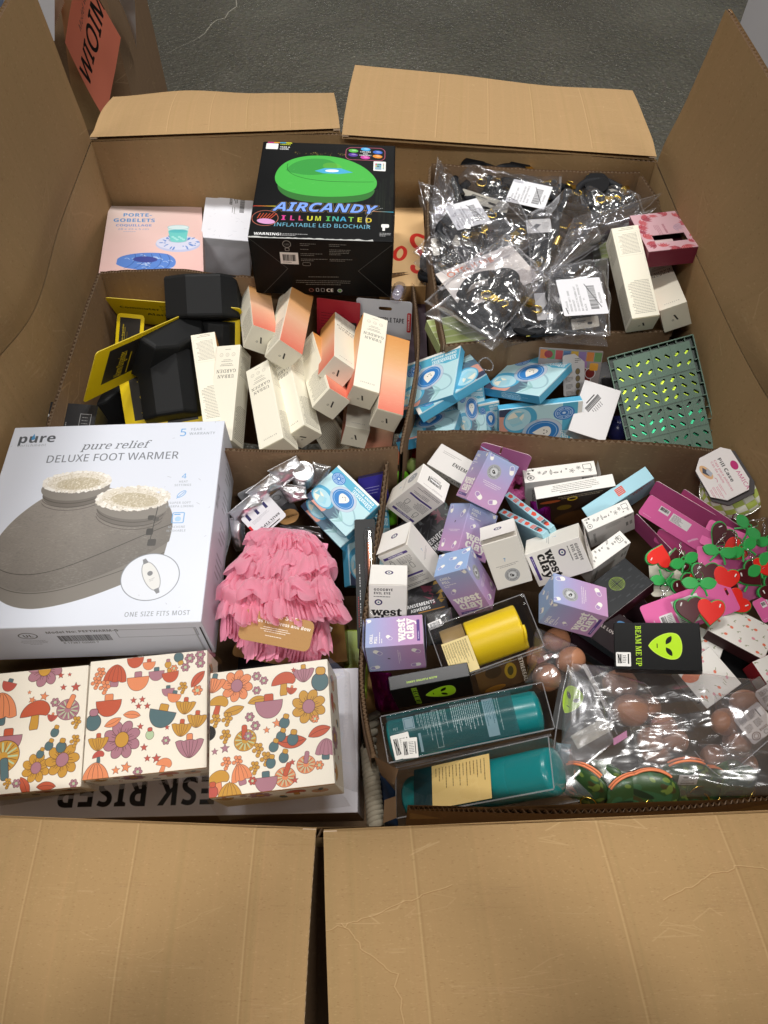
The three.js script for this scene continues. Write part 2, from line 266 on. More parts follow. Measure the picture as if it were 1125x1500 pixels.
// flat card with rounded corners (and a hang hole), art on the front, plain board behind
function roundShape(w, h, r, hole) {
  const s = new THREE.Shape(), a = w / 2, b = h / 2; r = Math.max(r, 1e-4);
  s.moveTo(-a + r, -b); s.lineTo(a - r, -b); s.absarc(a - r, -b + r, r, -Math.PI / 2, 0); s.lineTo(a, b - r); s.absarc(a - r, b - r, r, 0, Math.PI / 2); s.lineTo(-a + r, b); s.absarc(-a + r, b - r, r, Math.PI / 2, Math.PI); s.lineTo(-a, -b + r); s.absarc(-a + r, -b + r, r, Math.PI, 1.5 * Math.PI);
  if (hole) { const [x, y, hw, hh] = hole, p = new THREE.Path(), rd = Math.min(hw, hh) / 2; p.moveTo(x - hw / 2 + rd, y - hh / 2); p.lineTo(x + hw / 2 - rd, y - hh / 2); p.absarc(x + hw / 2 - rd, y - hh / 2 + rd, rd, -Math.PI / 2, 0); p.lineTo(x + hw / 2, y + hh / 2 - rd); p.absarc(x + hw / 2 - rd, y + hh / 2 - rd, rd, 0, Math.PI / 2); p.lineTo(x - hw / 2 + rd, y + hh / 2); p.absarc(x - hw / 2 + rd, y + hh / 2 - rd, rd, Math.PI / 2, Math.PI); p.lineTo(x - hw / 2, y - hh / 2 + rd); p.absarc(x - hw / 2 + rd, y - hh / 2 + rd, rd, Math.PI, Math.PI * 1.5); s.holes.push(p); }
  return s;
}
function plate(shape, w, h, t, cell, rot, bend) {
  const g = new THREE.ExtrudeGeometry(shape, { depth: t, bevelEnabled: false, curveSegments: 5, steps: 1 }), P = g.attributes.position, uv = [];
  for (let i = 0; i < P.count; i++) { const u = P.getX(i) / w + .5, v = .5 - P.getY(i) / h; uv.push(...(cell ? cellUV(cell, u, v, rot) : [u, 1 - v])); }
  g.setAttribute('uv', new THREE.Float32BufferAttribute(uv, 2)); g.translate(0, 0, -t);
  return g;
}
function card(a, b, d, name, label, category, group, mats, o = {}) {   // mats: [face, edge]
  const p = pose3(a, b, d), t = thing(name, label, category, group, p.c, p.q), th = o.t ?? .0006;
  const sh = roundShape(p.w, p.h, o.r ?? .003, o.hole && [o.hole[0] * p.w, o.hole[1] * p.h, o.hole[2] * p.w, o.hole[3] * p.h]);
  const g = plate(sh, p.w, p.h, th, o.cell, o.rot);
  part(o.body || 'board', g, mats, t); return { t, w: p.w, h: p.h };
}
function sticker(t, x, y, z, w, h, sh, cell, o = {}) {   // flat label on the +z side of a card
  const g = plate(roundShape(w, h, o.r ?? .001), w, h, .0003, sh.cells[cell], o.rot); if (o.rx) g.rotateX(o.rx); if (o.rz) g.rotateZ(o.rz); g.translate(x, y, z);
  return part(o.name || 'sticker', g, sh.mat, t);
}
// ---------------------------------------------------------------- clear film
const FILM = std(rgb(.93, .93, .95), .15, { transmission: .965, thickness: 0, ior: 2.3, side: THREE.DoubleSide, specularIntensity: 1 });
const FILM_MILKY = std(rgb(.88, .88, .9), .22, { transmission: .95, thickness: 0, ior: 2.2, side: THREE.DoubleSide });
const ACETATE = std(rgb(.97, .97, .97), .04, { transmission: 1, thickness: 0, ior: 1.5, side: THREE.DoubleSide });
const SEAM = std(rgb(.85, .85, .87), .15, { transmission: .86, thickness: 0, ior: 1.5, side: THREE.DoubleSide });
function folds(seed, n, amp) {                       // sharp, straight creases of stiff film
  const r = rng(seed), F = [];
  for (let i = 0; i < n; i++) { const a = r() * 6.283, wv = .05 + r() * .3; F.push([Math.cos(a), Math.sin(a), r() * 1.6 - .8, wv, amp * wv * (r() < .6 ? 1 : -1) * (.4 + r()), r() * 1.2 - .1, r() * 1.2 - .1, .25 + r() * .5]); }
  return (u, v) => { let h = 0; for (const [cx, cy, o, w, a, fx, fy, fr] of F) { const d = Math.abs((u - .5) * cx + (v - .5) * cy - o * .7); if (d < w) { const q = Math.hypot(u - fx, v - fy), m = Math.max(0, 1 - q / fr); h += a * (1 - d / w) * m; } } return h; };
}
function bagGeo(tl, tr, br, bl, o = {}) {
  const seed = o.seed ?? 1, n = o.n ?? 64, size = tl.distanceTo(br), f1 = folds(seed, o.folds ?? 46, (o.amp ?? .055) * size), nrm = tr.clone().sub(bl).cross(tl.clone().sub(br)).normalize().multiplyScalar(o.flip ? -1 : 1); if (nrm.y < 0) nrm.negate();
  const x = tr.clone().sub(tl).normalize();
  return gridGeo(n, n, (u, v) => {
    const p = tl.clone().lerp(tr, u).lerp(bl.clone().lerp(br, u), v), e = Math.sin(Math.PI * clamp(u, 0, 1)) * Math.sin(Math.PI * clamp(v, 0, 1));
    const k = Math.pow(e, .5); let h = (o.puff ?? .012) * k + f1(u, v) * (.35 + .65 * k) + .006 * size * noise(u * 9, v * 9, seed) * k; if (o.shape) h += o.shape(u, v);
    p.addScaledVector(nrm, h); p.addScaledVector(x, .02 * size * noise(v * 5 + seed, seed)); return p;
  });
}
// ---------------------------------------------------------------- lamps
for (const [x, y, z, I] of LAMP_ROWS) {
  const label = Math.abs(x) < .5 ? 'long white ceiling lamp farthest away, straight beyond the big carton' : `long white ceiling lamp ${z < -5 ? 'far beyond' : z < -1 ? 'just beyond' : z < 1 ? 'well to the side of' : 'behind'} the big carton, ${x < 0 ? 'left' : 'right'} one`;
  const t = thing('ceiling_lamp', label, 'ceiling lamp', 'ceiling lamps of the hall', V(x, y, z));
  part('lamp_housing', moved(new THREE.BoxGeometry(1.3, .08, .5), 0, .06, 0), std(0xd8d8d8, .5), t);
  part('lamp_diffuser', moved(new THREE.BoxGeometry(1.22, .012, .42), 0, .01, 0), std(0xffffff, .6, { emissive: 0xfdfaf4, emissiveIntensity: 1.0 }), t);
  const L = new THREE.RectAreaLight(0xfdfaf6, I, 1.22, .42); L.position.set(x, y - .012, z); L.rotation.set(-Math.PI / 2, 0, 0); scene.add(L);
}
// ---------------------------------------------------------------- concrete floor
{
  const r = rng(3), map = canvasTex(2048, 2048, (c, w, h) => {
    c.fillStyle = 'rgb(80,76,65)'; c.fillRect(0, 0, w, h);
    for (let i = 0; i < 240; i++) { const x = r() * w, y = r() * h, R = 60 + r() * 260, g = c.createRadialGradient(x, y, 0, x, y, R), d = r() < .5; g.addColorStop(0, d ? 'rgba(70,68,60,.16)' : 'rgba(140,138,124,.13)'); g.addColorStop(1, 'rgba(100,100,90,0)'); c.fillStyle = g; c.fillRect(x - R, y - R, 2 * R, 2 * R); }
    for (let i = 0; i < 90000; i++) { const d = r(); c.fillStyle = d < .55 ? `rgba(42,41,36,${.08 + r() * .36})` : `rgba(180,176,160,${.05 + r() * .3})`; c.fillRect(r() * w, r() * h, 1 + r() * 3.4, 1 + r() * 3.4); }
    for (let i = 0; i < 260; i++) { c.fillStyle = `rgba(225,222,205,${.3 + r() * .4})`; c.fillRect(r() * w, r() * h, 1 + r() * 2, 1 + r() * 2); }
    // the pale hairline crack
    const S = 2048 / 4.4, P = (px, py) => { const q = at(px, py, EYE); return [(q.x + 2.2) * S, (q.z + 5.6) * S]; };
    c.lineJoin = 'round';
    for (const [pts, lw] of [[[[346, 0], [346, 9], [334, 18], [330, 26], [318, 30], [310, 36], [304, 42], [300, 48], [290, 55]], 2.2], [[[290, 55], [282, 61], [268, 66], [256, 72], [246, 78]], 1.0]]) { c.strokeStyle = 'rgba(196,191,174,.75)'; c.lineWidth = lw; c.beginPath(); pts.forEach((p, i) => { const [x, y] = P(...p); i ? c.lineTo(x + (r() - .5) * 4, y + (r() - .5) * 4) : c.moveTo(x, y); }); c.stroke(); }
  });
  const bump = dataTex(512, (u, v) => 128 + 60 * fbm(u * 48, v * 48, 1, 4), false); bump.repeat.set(8, 8);
  const rough = dataTex(512, (u, v) => clamp(96 + 60 * fbm(u * 10, v * 10, 4, 5), 60, 200), false); rough.repeat.set(3, 3);
  const g = new THREE.PlaneGeometry(26, 26, 1, 1).rotateX(-Math.PI / 2); g.translate(0, 0, -4);
  const P = g.attributes.position, uv = []; for (let i = 0; i < P.count; i++) uv.push((P.getX(i) + 2.2) / 4.4, 1 - (P.getZ(i) + 5.6) / 4.4);
  g.setAttribute('uv', new THREE.Float32BufferAttribute(uv, 2));
  struct('floor', g, std(0xffffff, .8, { map, bumpMap: bump, bumpScale: .010, roughnessMap: rough, specularIntensity: .8 }));
}
// ---------------------------------------------------------------- corrugated board
// wavy ribbon between the liners along an open edge: P(s) middle of the edge, Nn across the board, In into the board
function fluteGeo(P, Nn, In, len, t, depth = .012, pitch = .0075) {
  const n = Math.max(8, Math.round(len / pitch * 6));
  return gridGeo(n, 1, (u, v) => { const w = u * len / pitch * 2 * Math.PI, a = .46 * t * Math.asin(Math.sin(w) * .98) / 1.4; return P(u).clone().addScaledVector(Nn(u), a).addScaledVector(In(u), v * depth); });
}
// wall standing under a rim line (list of points); inner side towards c
function rimWall(parent, pts, height, c, o = {}) {
  const t = o.t ?? .005, mat = o.mat || KRAFT2, cv = new THREE.CatmullRomCurve3(pts, false, 'centripetal', .5), straight = pts.length === 2, len = cv.getLength(), n = o.n ?? 40;
  const at0 = u => straight ? pts[0].clone().lerp(pts[1], u) : cv.getPoint(u);
  const nrm = u => { const d = straight ? pts[1].clone().sub(pts[0]) : cv.getTangent(clamp(u, .001, .999)); d.y = 0; const m = V(-d.z, 0, d.x).normalize(); const q = at0(u); return m.dot(V(c.x - q.x, 0, c.z - q.z)) < 0 ? m.negate() : m; };
  const lip = u => (o.rag ?? .0012) * (noise(u * len * 70, o.seed ?? 1) + 1.6 * noise(u * len * 14, 4 + (o.seed ?? 1)));
  const side = (s) => gridGeo(n, 5, (u, v) => { const q = at0(u), b = (o.bow ?? .004) * Math.sin(v * Math.PI) * noise(u * 3, v * 2, o.seed ?? 1); q.addScaledVector(nrm(u), s * t / 2 + b + (o.lean ?? 0) * v * height); q.y += (1 - v) * lip(u) - v * height; q.u = u * len + (o.seed ?? 0) * .37; q.v = -v * height; return q; });
  const a = side(1), b = side(-1); for (const g of [a, b]) { const U = g.attributes.uv; for (let i = 0; i < U.count; i++) U.setXY(i, U.getX(i), U.getY(i)); }
  part(o.name || 'wall', merge([a, b]), mat, parent);
  part('fluted_edge', fluteGeo(u => { const q = at0(u); q.y += lip(u) - .0006; return q; }, nrm, () => V(0, -1, 0), len, t, .014, o.pitch), FLUTE, parent);
}
// a flap: sheet between a fold line and an outer edge, slightly bent, with both open edges fluted
function flapSheet(name, parent, fold, outer, o = {}) {
  const t = o.t ?? .007, a = fold[0], b = fold[fold.length - 1], [c, d] = outer, cf = fold.length > 2 ? new THREE.CatmullRomCurve3(fold, false, 'centripetal') : null, len = a.distanceTo(b), dep = a.distanceTo(c), n0 = b.clone().sub(a).cross(c.clone().sub(a)).normalize(); if (n0.y < 0) n0.negate(); if (o.flip) n0.negate();
  const P = (u, v) => { const q = (cf ? cf.getPoint(u) : a.clone().lerp(b, u)).lerp(c.clone().lerp(d, u), v); const roll = (o.roll ?? 0) * (Math.exp(-v * 9) - 1); q.addScaledVector(n0, (o.bow ?? .01) * Math.sin(v * Math.PI) * .6 + .006 * noise(u * 3 + (o.seed || 0), v * 2) * smooth(0, .2, v) + roll + (o.shape ? o.shape(u, v) : 0)); return q; };
  const skin = (s) => gridGeo(60, 40, (u, v) => { const q = P(u, v).addScaledVector(n0, s * t / 2); q.u = o.tile ? u : u * len; q.v = o.tile ? 1 - v : -v * dep; return q; });
  const f = part(name, merge([skin(1), skin(-1)]), o.mat || KRAFT, parent);
  const ux = b.clone().sub(a).normalize(), vz = c.clone().sub(a).normalize();
  part('fluted_edge', merge([fluteGeo(u => P(u, 1).addScaledVector(vz, -.0005), () => n0, () => vz.clone().negate(), len, t, .016, .009),
    fluteGeo(u => P(0, u), () => n0, () => ux, dep, t, .012, .009), fluteGeo(u => P(1, u), () => n0, () => ux.clone().negate(), dep, t, .012, .009)]), FLUTE, f);
  return f;
}
// ---------------------------------------------------------------- the big bulk carton
{
  const RIM = .74, bin = thing('bulk_carton', 'huge open brown corrugated carton filled with mixed boxed goods', 'bulk carton');
  const bl = at(131, 206, RIM), br = at(963, 236, RIM), L1 = at(84, 330, RIM), L2 = at(42, 462, RIM), L3 = at(-34, 560, RIM), L4 = at(-124, 769, RIM), lf = at(-330, 1196, RIM), rf = at(1590, 1176, RIM), R1 = at(1030, 387, RIM), R2 = at(1140, 600, RIM), mid = V(0, 0, -.7);
  const bm = at(499, 196, RIM), hgt = .8;
  rimWall(bin, [bl, bm, br], hgt, mid, { t: .009, mat: KRAFT, seed: 2, n: 60, bow: .01, rag: 0 });
  rimWall(bin, [bl, L1, L2, L3, L4, lf], hgt, mid, { t: .009, mat: KRAFT, seed: 3, n: 60, bow: .006, rag: 0, lean: .01 });
  rimWall(bin, [br, R1, R2, rf], hgt, mid, { t: .009, mat: KRAFT, seed: 4, n: 60, bow: .02, rag: 0 });
  rimWall(bin, [lf, at(465, 1219, RIM), rf], hgt, mid, { t: .009, mat: KRAFT, seed: 5, n: 60, rag: 0 });
  // back flaps, folded outwards
  const flapMap = kraftTex(21, '169,138,97', (c, w, h, r) => { for (const x of [.3, .47, .62, .8]) { c.fillStyle = 'rgba(215,182,135,.30)'; c.fillRect(x * w, h * .04, 3, h * .94); c.fillStyle = 'rgba(110,76,40,.10)'; c.fillRect(x * w + 4, h * .04, 3, h * .94); } });
  const FM = kraftMat(flapMap, [1, 1], .0005);
  const out = (px, py) => atZ(px, py, at(px, 200, RIM).z - .235);
  flapSheet('back_flap', bin, [at(132, 204, RIM - .004), at(498, 191, RIM - .004)], [out(166, 143), out(489, 134)], { mat: FM, tile: 1, seed: 3, bow: .012 });
  flapSheet('back_flap', bin, [at(501, 200, RIM - .004), at(961, 232, RIM - .004)], [out(520, 97), out(925, 138)], { mat: FM, tile: 1, seed: 7, bow: .012 });
  // side flaps, standing up
  const apL = at(40, -40, .45), apR = at(1065, 13, .465);
  flapSheet('side_flap', bin, [at(130, 206, RIM - .004), L1, L2, L3, L4, lf], [apL, apL.clone().add(V(.0, 0, 1.15))], { seed: 9, flip: 1, bow: .004, mat: kraftMat(kraftMap, [1, 1], .0004) });
  flapSheet('side_flap', bin, [at(965, 238, RIM - .004), R1, R2, rf], [apR, apR.clone().add(V(.03, 0, 1.1))], { seed: 12, bow: .004, mat: kraftMat(kraftMap, [1, 1], .0004) });
  // front flaps, folded down towards the viewer
  const crease = (list) => (c, w, h, r) => {
    for (const x of [.12, .38, .55, .71, .9]) { c.fillStyle = 'rgba(222,190,142,.22)'; c.fillRect(x * w, 0, 2.5, h); c.fillStyle = 'rgba(100,70,38,.10)'; c.fillRect(x * w + 3, 0, 3, h); }
    for (const pts of list) for (const [lw, col, o] of [[3.4, 'rgba(120,84,46,.25)', 2], [1.6, 'rgba(216,186,142,.5)', 0]]) { c.strokeStyle = col; c.lineWidth = lw; c.beginPath(); pts.forEach(([x, y], i) => { if (!i) return c.moveTo(x * w, y * h + o); const [X, Y] = pts[i - 1]; for (let k = 1; k <= 7; k++) c.lineTo(lerp(X, x, k / 7) * w + (noise(i * 9 + k * 1.7, x * 31) * 7), lerp(Y, y, k / 7) * h + o + noise(x * 17, i * 7 + k * 1.3) * 8); }); c.stroke(); }
  };
  const fold = (px, py) => at(px, py, RIM - .003), low = (px, py) => at(px, py, RIM + .15);
  const mL = kraftMat(kraftTex(31, '165,134,92', crease([])), [1, 1], .0007), mR = kraftMat(kraftTex(33, '165,134,92', crease([[[.0, .27], [.05, .24], [.1, .2], [.17, .16]], [[.02, .25], [.05, .33], [.085, .4], [.09, .62], [.095, .95]], [[.44, .22], [.5, .17], [.55, .14], [.64, .17], [.72, .2], [.8, .205]]])), [1, 1], .0007);
  flapSheet('front_flap', bin, [fold(-420, 1180), fold(463, 1214)], [low(-560, 1700), low(437, 1720)], { seed: 15, tile: 1, mat: mL, bow: .04, roll: .006 });
  flapSheet('front_flap', bin, [fold(474, 1217), fold(1500, 1172)], [low(492, 1720), low(1800, 1700)], { seed: 18, tile: 1, mat: mR, bow: .04, roll: .006 });
  part('under_flap', quad(at(380, 1226, RIM + .03), at(560, 1226, RIM + .03), at(380, 1530, RIM + .23), at(560, 1530, RIM + .23), 10), KRAFT2, bin);
  // floor of the carton
  part('carton_base', moved(new THREE.BoxGeometry(1.0, .01, 1.1), 0, .15, -.72), KRAFT2, bin);
  const pal = thing('pallet', 'wooden pallet under the huge open brown carton', 'pallet', null, V(0, 0, -.72));
  for (let i = 0; i < 5; i++) part('deck_board', moved(new THREE.BoxGeometry(1.02, .018, .1), 0, .13, -.48 + i * .24), std(rgb(.33, .24, .15), .85), pal);
  for (const x of [-.46, 0, .46]) part('bearer', moved(new THREE.BoxGeometry(.05, .12, 1.1), x, .06, 0), std(rgb(.30, .22, .14), .85), pal);
}
// ---------------------------------------------------------------- four inner cartons
function inner(label, rims, height, c, o = {}) {
  const t = thing('open_carton', label, 'carton', 'open cartons inside the bulk carton');
  rims.forEach((pts, i) => rimWall(t, pts, height, c, { seed: (o.seed || 1) + i * 3, mat: o.mat || KRAFT2, t: .0055, pitch: .0068, ...(o.each?.[i] || {}) }));
  return t;
}
{
  const A = .84, Ab = .80;
  inner('open brown carton at back left, holding cream soap boxes and black dispensers', [
    [at(146, 399, Ab), at(255, 396, Ab), at(362, 406, Ab), at(600, 400, .86)], [at(145, 401, Ab), at(112, 492, .815), at(76, 602, A), at(52, 690, A)],
    [at(60, 668, A), at(346, 659, A), at(452, 661, A), at(583, 656, A)], [at(604, 402, .86), at(612, 520, .83), at(588, 655, A)]], .42, at(350, 520, A), { seed: 1 });
  const C = .755, Cf = .83;
  inner('open brown carton at back right, heaped with bagged black straps', [
    [at(632, 242, C), at(790, 248, C), at(937, 254, C)], [at(939, 256, C), at(968, 300, .77), at(1004, 372, .79), at(1011, 412, .80), at(998, 450, .815), at(984, 484, Cf)],
    [at(652, 507, Cf), at(742, 497, Cf), at(752, 500, Cf), at(880, 486, Cf), at(983, 486, Cf)], [at(630, 244, C), at(627, 330, .775), at(640, 440, .81), at(651, 505, Cf)]], .42, at(800, 370, C), { seed: 11 });
  const D = .863;
  const t = inner('open brown carton at front right, filled with small boxes and bagged eggs', [
    [at(611, 634, D), at(700, 632, D), at(860, 645, D), at(1010, 655, D), at(1075, 664, D)], [at(567, 676, D), at(553, 780, D), at(535, 900, D), at(529, 985, D), at(537, 1060, D), at(547, 1105, D)],
    [at(597, 1183, .845), at(700, 1186, .845), at(860, 1188, .845), at(1000, 1182, .845), at(1125, 1169, .845), at(1260, 1158, .845)], [at(1075, 666, D), at(1150, 800, D), at(1230, 980, D), at(1290, 1160, D)]], .45, at(800, 900, D), { seed: 21, each: [{}, { t: .0065 }, { lean: .0 }, {}] });
  // torn corner of the front right carton
  const q = [at(548, 1107, D), at(584, 1127, .86), at(577, 1150, .89), at(566, 1175, .93)];
  part('torn_corner', gridGeo(10, 10, (u, v) => q[0].clone().lerp(q[1], u).lerp(at(558, 1135, .93).lerp(q[2], u), v).add(V(0, .003 * noise(u * 4, v * 4), 0))), KRAFT2, t);
  part('torn_liner', gridGeo(6, 6, (u, v) => at(563, 1172, .9).lerp(at(580, 1166, .9), u).lerp(at(561, 1206, .92).lerp(at(581, 1198, .92), u), v)), KRAFT2, t);
  part('carton_flap', gridGeo(8, 8, (u, v) => at(600, 1186, .846).lerp(at(1160, 1168, .846), u).lerp(at(600, 1200, .875).lerp(at(1160, 1186, .875), u), v)), KRAFT, t);
}
// ---------------------------------------------------------------- neighbouring cartons on the floor
{
  const t = thing('bulk_carton', 'dark brown bulk carton with an orange sheet taped on, at the top left', 'bulk carton');
  const wallq = (a, b, c, d, m, n = 'wall') => part(n, gridGeo(12, 12, (u, v) => { const q = a.clone().lerp(b, u).lerp(d.clone().lerp(c, u), v); q.u = u * a.distanceTo(b); q.v = -v * a.distanceTo(d); return q; }), m, t);
  const G = (x, y, z) => V(x, y, z), x0 = -1.9, x1 = -.86, x2 = -.80, zf = -2.02, zb = -2.75;
  const f1 = atZ(172, 60, -2.05), f2 = atZ(229, 60, -2.62), fx = f1.x, bx = f2.x;
  wallq(G(fx, 1.15, -2.05), G(bx, 1.15, -2.62), G(bx, .14, -2.62), G(fx, .14, -2.05), kraftMat(darkKraftMap, [1, 1], .0004));
  wallq(G(fx - 1.05, 1.15, -1.75), G(fx, 1.15, -2.05), G(fx, .14, -2.05), G(fx - 1.05, .14, -1.75), kraftMat(darkKraftMap, [1, 1], .0004));
  wallq(G(bx, 1.15, -2.62), G(bx - .9, 1.15, -2.9), G(bx - .9, .14, -2.9), G(bx, .14, -2.62), KRAFT2);
  const fl = [atZ(84, -30, -1.86), atZ(100, -25, -1.9), atZ(160, 190, -1.98), atZ(112, 190, -1.94)];
  const fp = part('hanging_flap', gridGeo(8, 20, (u, v) => { const q = fl[0].clone().lerp(fl[1], u).lerp(fl[3].clone().lerp(fl[2], u), v); q.u = u * .2; q.v = v * .8; return q; }), KRAFT, t);
  part('fluted_edge', fluteGeo(u => atZ(86, -12, -1.85).lerp(atZ(68, 33, -1.85), u), () => V(.9, 0, .4).normalize(), () => V(.1, -1, 0).normalize(), .2, .016, .02, .012), FLUTE, t);
  for (const x of [[236, 118], [240, 122]]) part('pallet_block', moved(new THREE.BoxGeometry(.07, .12, .12), bx + .01, .075, -2.72 + (x[0] - 236) * -.04), std(rgb(.2, .15, .1), .9), t);
  // paper strip torn on its wall
  const tape = thing('paper_strip', 'torn white paper strip on the dark carton beside the orange sheet', 'paper strip');
  part('strip', quad(atZ(166, -6, -2.03), atZ(196, -4, -2.03), atZ(197, 68, -2.18), atZ(200, 71, -2.18), 14, (u, v) => .012 + .014 * Math.sin(v * 3 + u)), std(rgb(.72, .72, .74), .5, { side: THREE.DoubleSide }), tape);
  const wedge = thing('paper_scrap', 'small pointed grey paper scrap stuck low on the dark carton', 'paper scrap');
  part('scrap', quad(atZ(210.5, 110, -2.42), atZ(211.5, 110, -2.42), atZ(206, 139, -2.42), atZ(216, 139, -2.42), 6), std(rgb(.5, .5, .52), .6, { side: THREE.DoubleSide }), wedge);
}
{ // orange sheet
  const sh = sheet('rgb(246,140,112)', { face: [100, 104, (c, w, h) => { fill('rgb(247,140,112)')(c, w, h); txt(c, 'WIOIM', 4, 66, 37, '#141210', { sx: .86, stroke: '#141210', lw: 1.2 }); txt(c, 'Model weight', 40, 30, 10, 'rgba(96,72,68,.85)', { it: 1 }); } ] }, { k: 5, W: 512, rough: .7 });
  const t = thing('paper_sheet', 'orange paper sheet lettered in large black capitals on the dark carton', 'paper sheet');
  const A = atZ(95, 62, -1.78), B = atZ(155, 178, -1.86), C = atZ(177, 55, -1.88), D = atZ(114, -62, -1.8);
  const g = quad(A, D, B, C, 12, (u, v) => .012 * Math.sin(v * 3.1) * (u < .5 ? 1 : .7) + .004 * noise(u * 3, v * 3)), U = g.attributes.uv, n = 13; for (let k = 0; k < U.count; k++) U.setXY(k, ...cellUV(sh.cells.face, (k % n) / 12, Math.floor(k / n) / 12, 0));
  part('sheet', g, sh.mat, t);
}
{ // pale carton at the right edge, pale thing at the left edge
  const t = thing('pale_carton', 'pale grey wrapped carton cut off by the top right corner', 'carton', null, V(0, 0, 0));
  part('body', moved(boxGeo(1.0, 1.1, 1.2, null, { r: .006, N: 8, dent: .01 }), 1.62, .56, -2.0, 0, .06, 0), std(rgb(.62, .60, .61), .4), t);
  part('lid_band', moved(boxGeo(1.012, .03, 1.212, null, { r: .004 }), 1.62, 1.08, -2.0, 0, .06, 0), std(rgb(.5, .48, .48), .5), t);
  const s = thing('white_carton', 'white printed carton peeping over the left flap at the top left corner', 'carton');
  const g = quad(atZ(-60, -60, -1.8), atZ(80, -60, -1.8), atZ(-60, 60, -1.8), atZ(80, 60, -1.8), 6);
  part('body', g, std(rgb(.74, .74, .76), .4, { side: THREE.DoubleSide }), s);
  part('printed_band', quad(atZ(-20, -8, -1.79), atZ(5, -8, -1.79), atZ(-20, 10, -1.79), atZ(5, 10, -1.79), 4), std(rgb(.16, .2, .3), .5, { side: THREE.DoubleSide }), s);
}
// ---------------------------------------------------------------- the photographer, behind the camera, who shades the front flaps
{
  const J = [[V(0, 1.66, 0.40), .095, V(0, 1.56, 0.40), .085], [V(0, 1.52, 0.42), .06, V(0, 1.42, 0.42), .07], [V(-.17, 1.4, 0.42), .075, V(.17, 1.4, 0.42), .075], [V(0, 1.34, 0.42), .15, V(0, .95, 0.40), .145], [V(-.09, .9, 0.40), .1, V(-.1, .5, 0.38), .07], [V(.09, .9, 0.40), .1, V(.1, .5, 0.38), .07], [V(-.1, .5, 0.38), .065, V(-.1, .1, 0.42), .045], [V(.1, .5, 0.38), .065, V(.1, .1, 0.42), .045], [V(-.1, .06, 0.44), .04, V(-.1, .05, 0.30), .035], [V(.1, .06, 0.44), .04, V(.1, .05, 0.30), .035],
    [V(-.2, 1.39, 0.42), .05, V(-.27, 1.2, 0.12), .042], [V(-.27, 1.2, 0.12), .04, V(-.14, 1.54, .05), .032], [V(.2, 1.39, 0.42), .05, V(.27, 1.2, 0.12), .042], [V(.27, 1.2, 0.12), .04, V(.14, 1.54, .05), .032], [V(-.14, 1.54, .05), .034, V(-.1, 1.63, .03), .03], [V(.14, 1.54, .05), .034, V(.1, 1.63, .03), .03]];
  const N = 96, S = .95, cx = 0, cy = .9, cz = .3, mc = new MarchingCubes(N, std(0x333333, .8), false, false, 200000); mc.isolation = 0;
  const d = V(), e = V();
  for (let k = 0; k < N; k++) for (let j = 0; j < N; j++) for (let i = 0; i < N; i++) {
    const p = V((i - N / 2) / (N / 2) * S + cx, (j - N / 2) / (N / 2) * S + cy, (k - N / 2) / (N / 2) * S + cz); let s = 0;
    for (const [a, ra, b, rb] of J) { d.copy(b).sub(a); const h = clamp(e.copy(p).sub(a).dot(d) / d.lengthSq(), 0, 1), q = e.copy(a).addScaledVector(d, h).distanceTo(p) - lerp(ra, rb, h); if (q < .3) s += Math.exp(-q / .018); }
    mc.field[k * N * N + j * N + i] = s > 0 ? .018 * Math.log(s) : -.3;
  }
  mc.update();
  const n = mc.count ?? mc.geometry.drawRange.count, g = new THREE.BufferGeometry(); g.setAttribute('position', new THREE.Float32BufferAttribute(mc.positionArray.slice(0, n * 3), 3)); g.setAttribute('normal', new THREE.Float32BufferAttribute(mc.normalArray.slice(0, n * 3), 3)); g.scale(S, S, S); g.translate(cx, cy, cz);
  const t = thing('person', 'person in dark clothes standing behind the camera, outside the frame', 'person');
  part('body', g, std(rgb(.06, .06, .07), .8, { side: THREE.DoubleSide }), t);
}
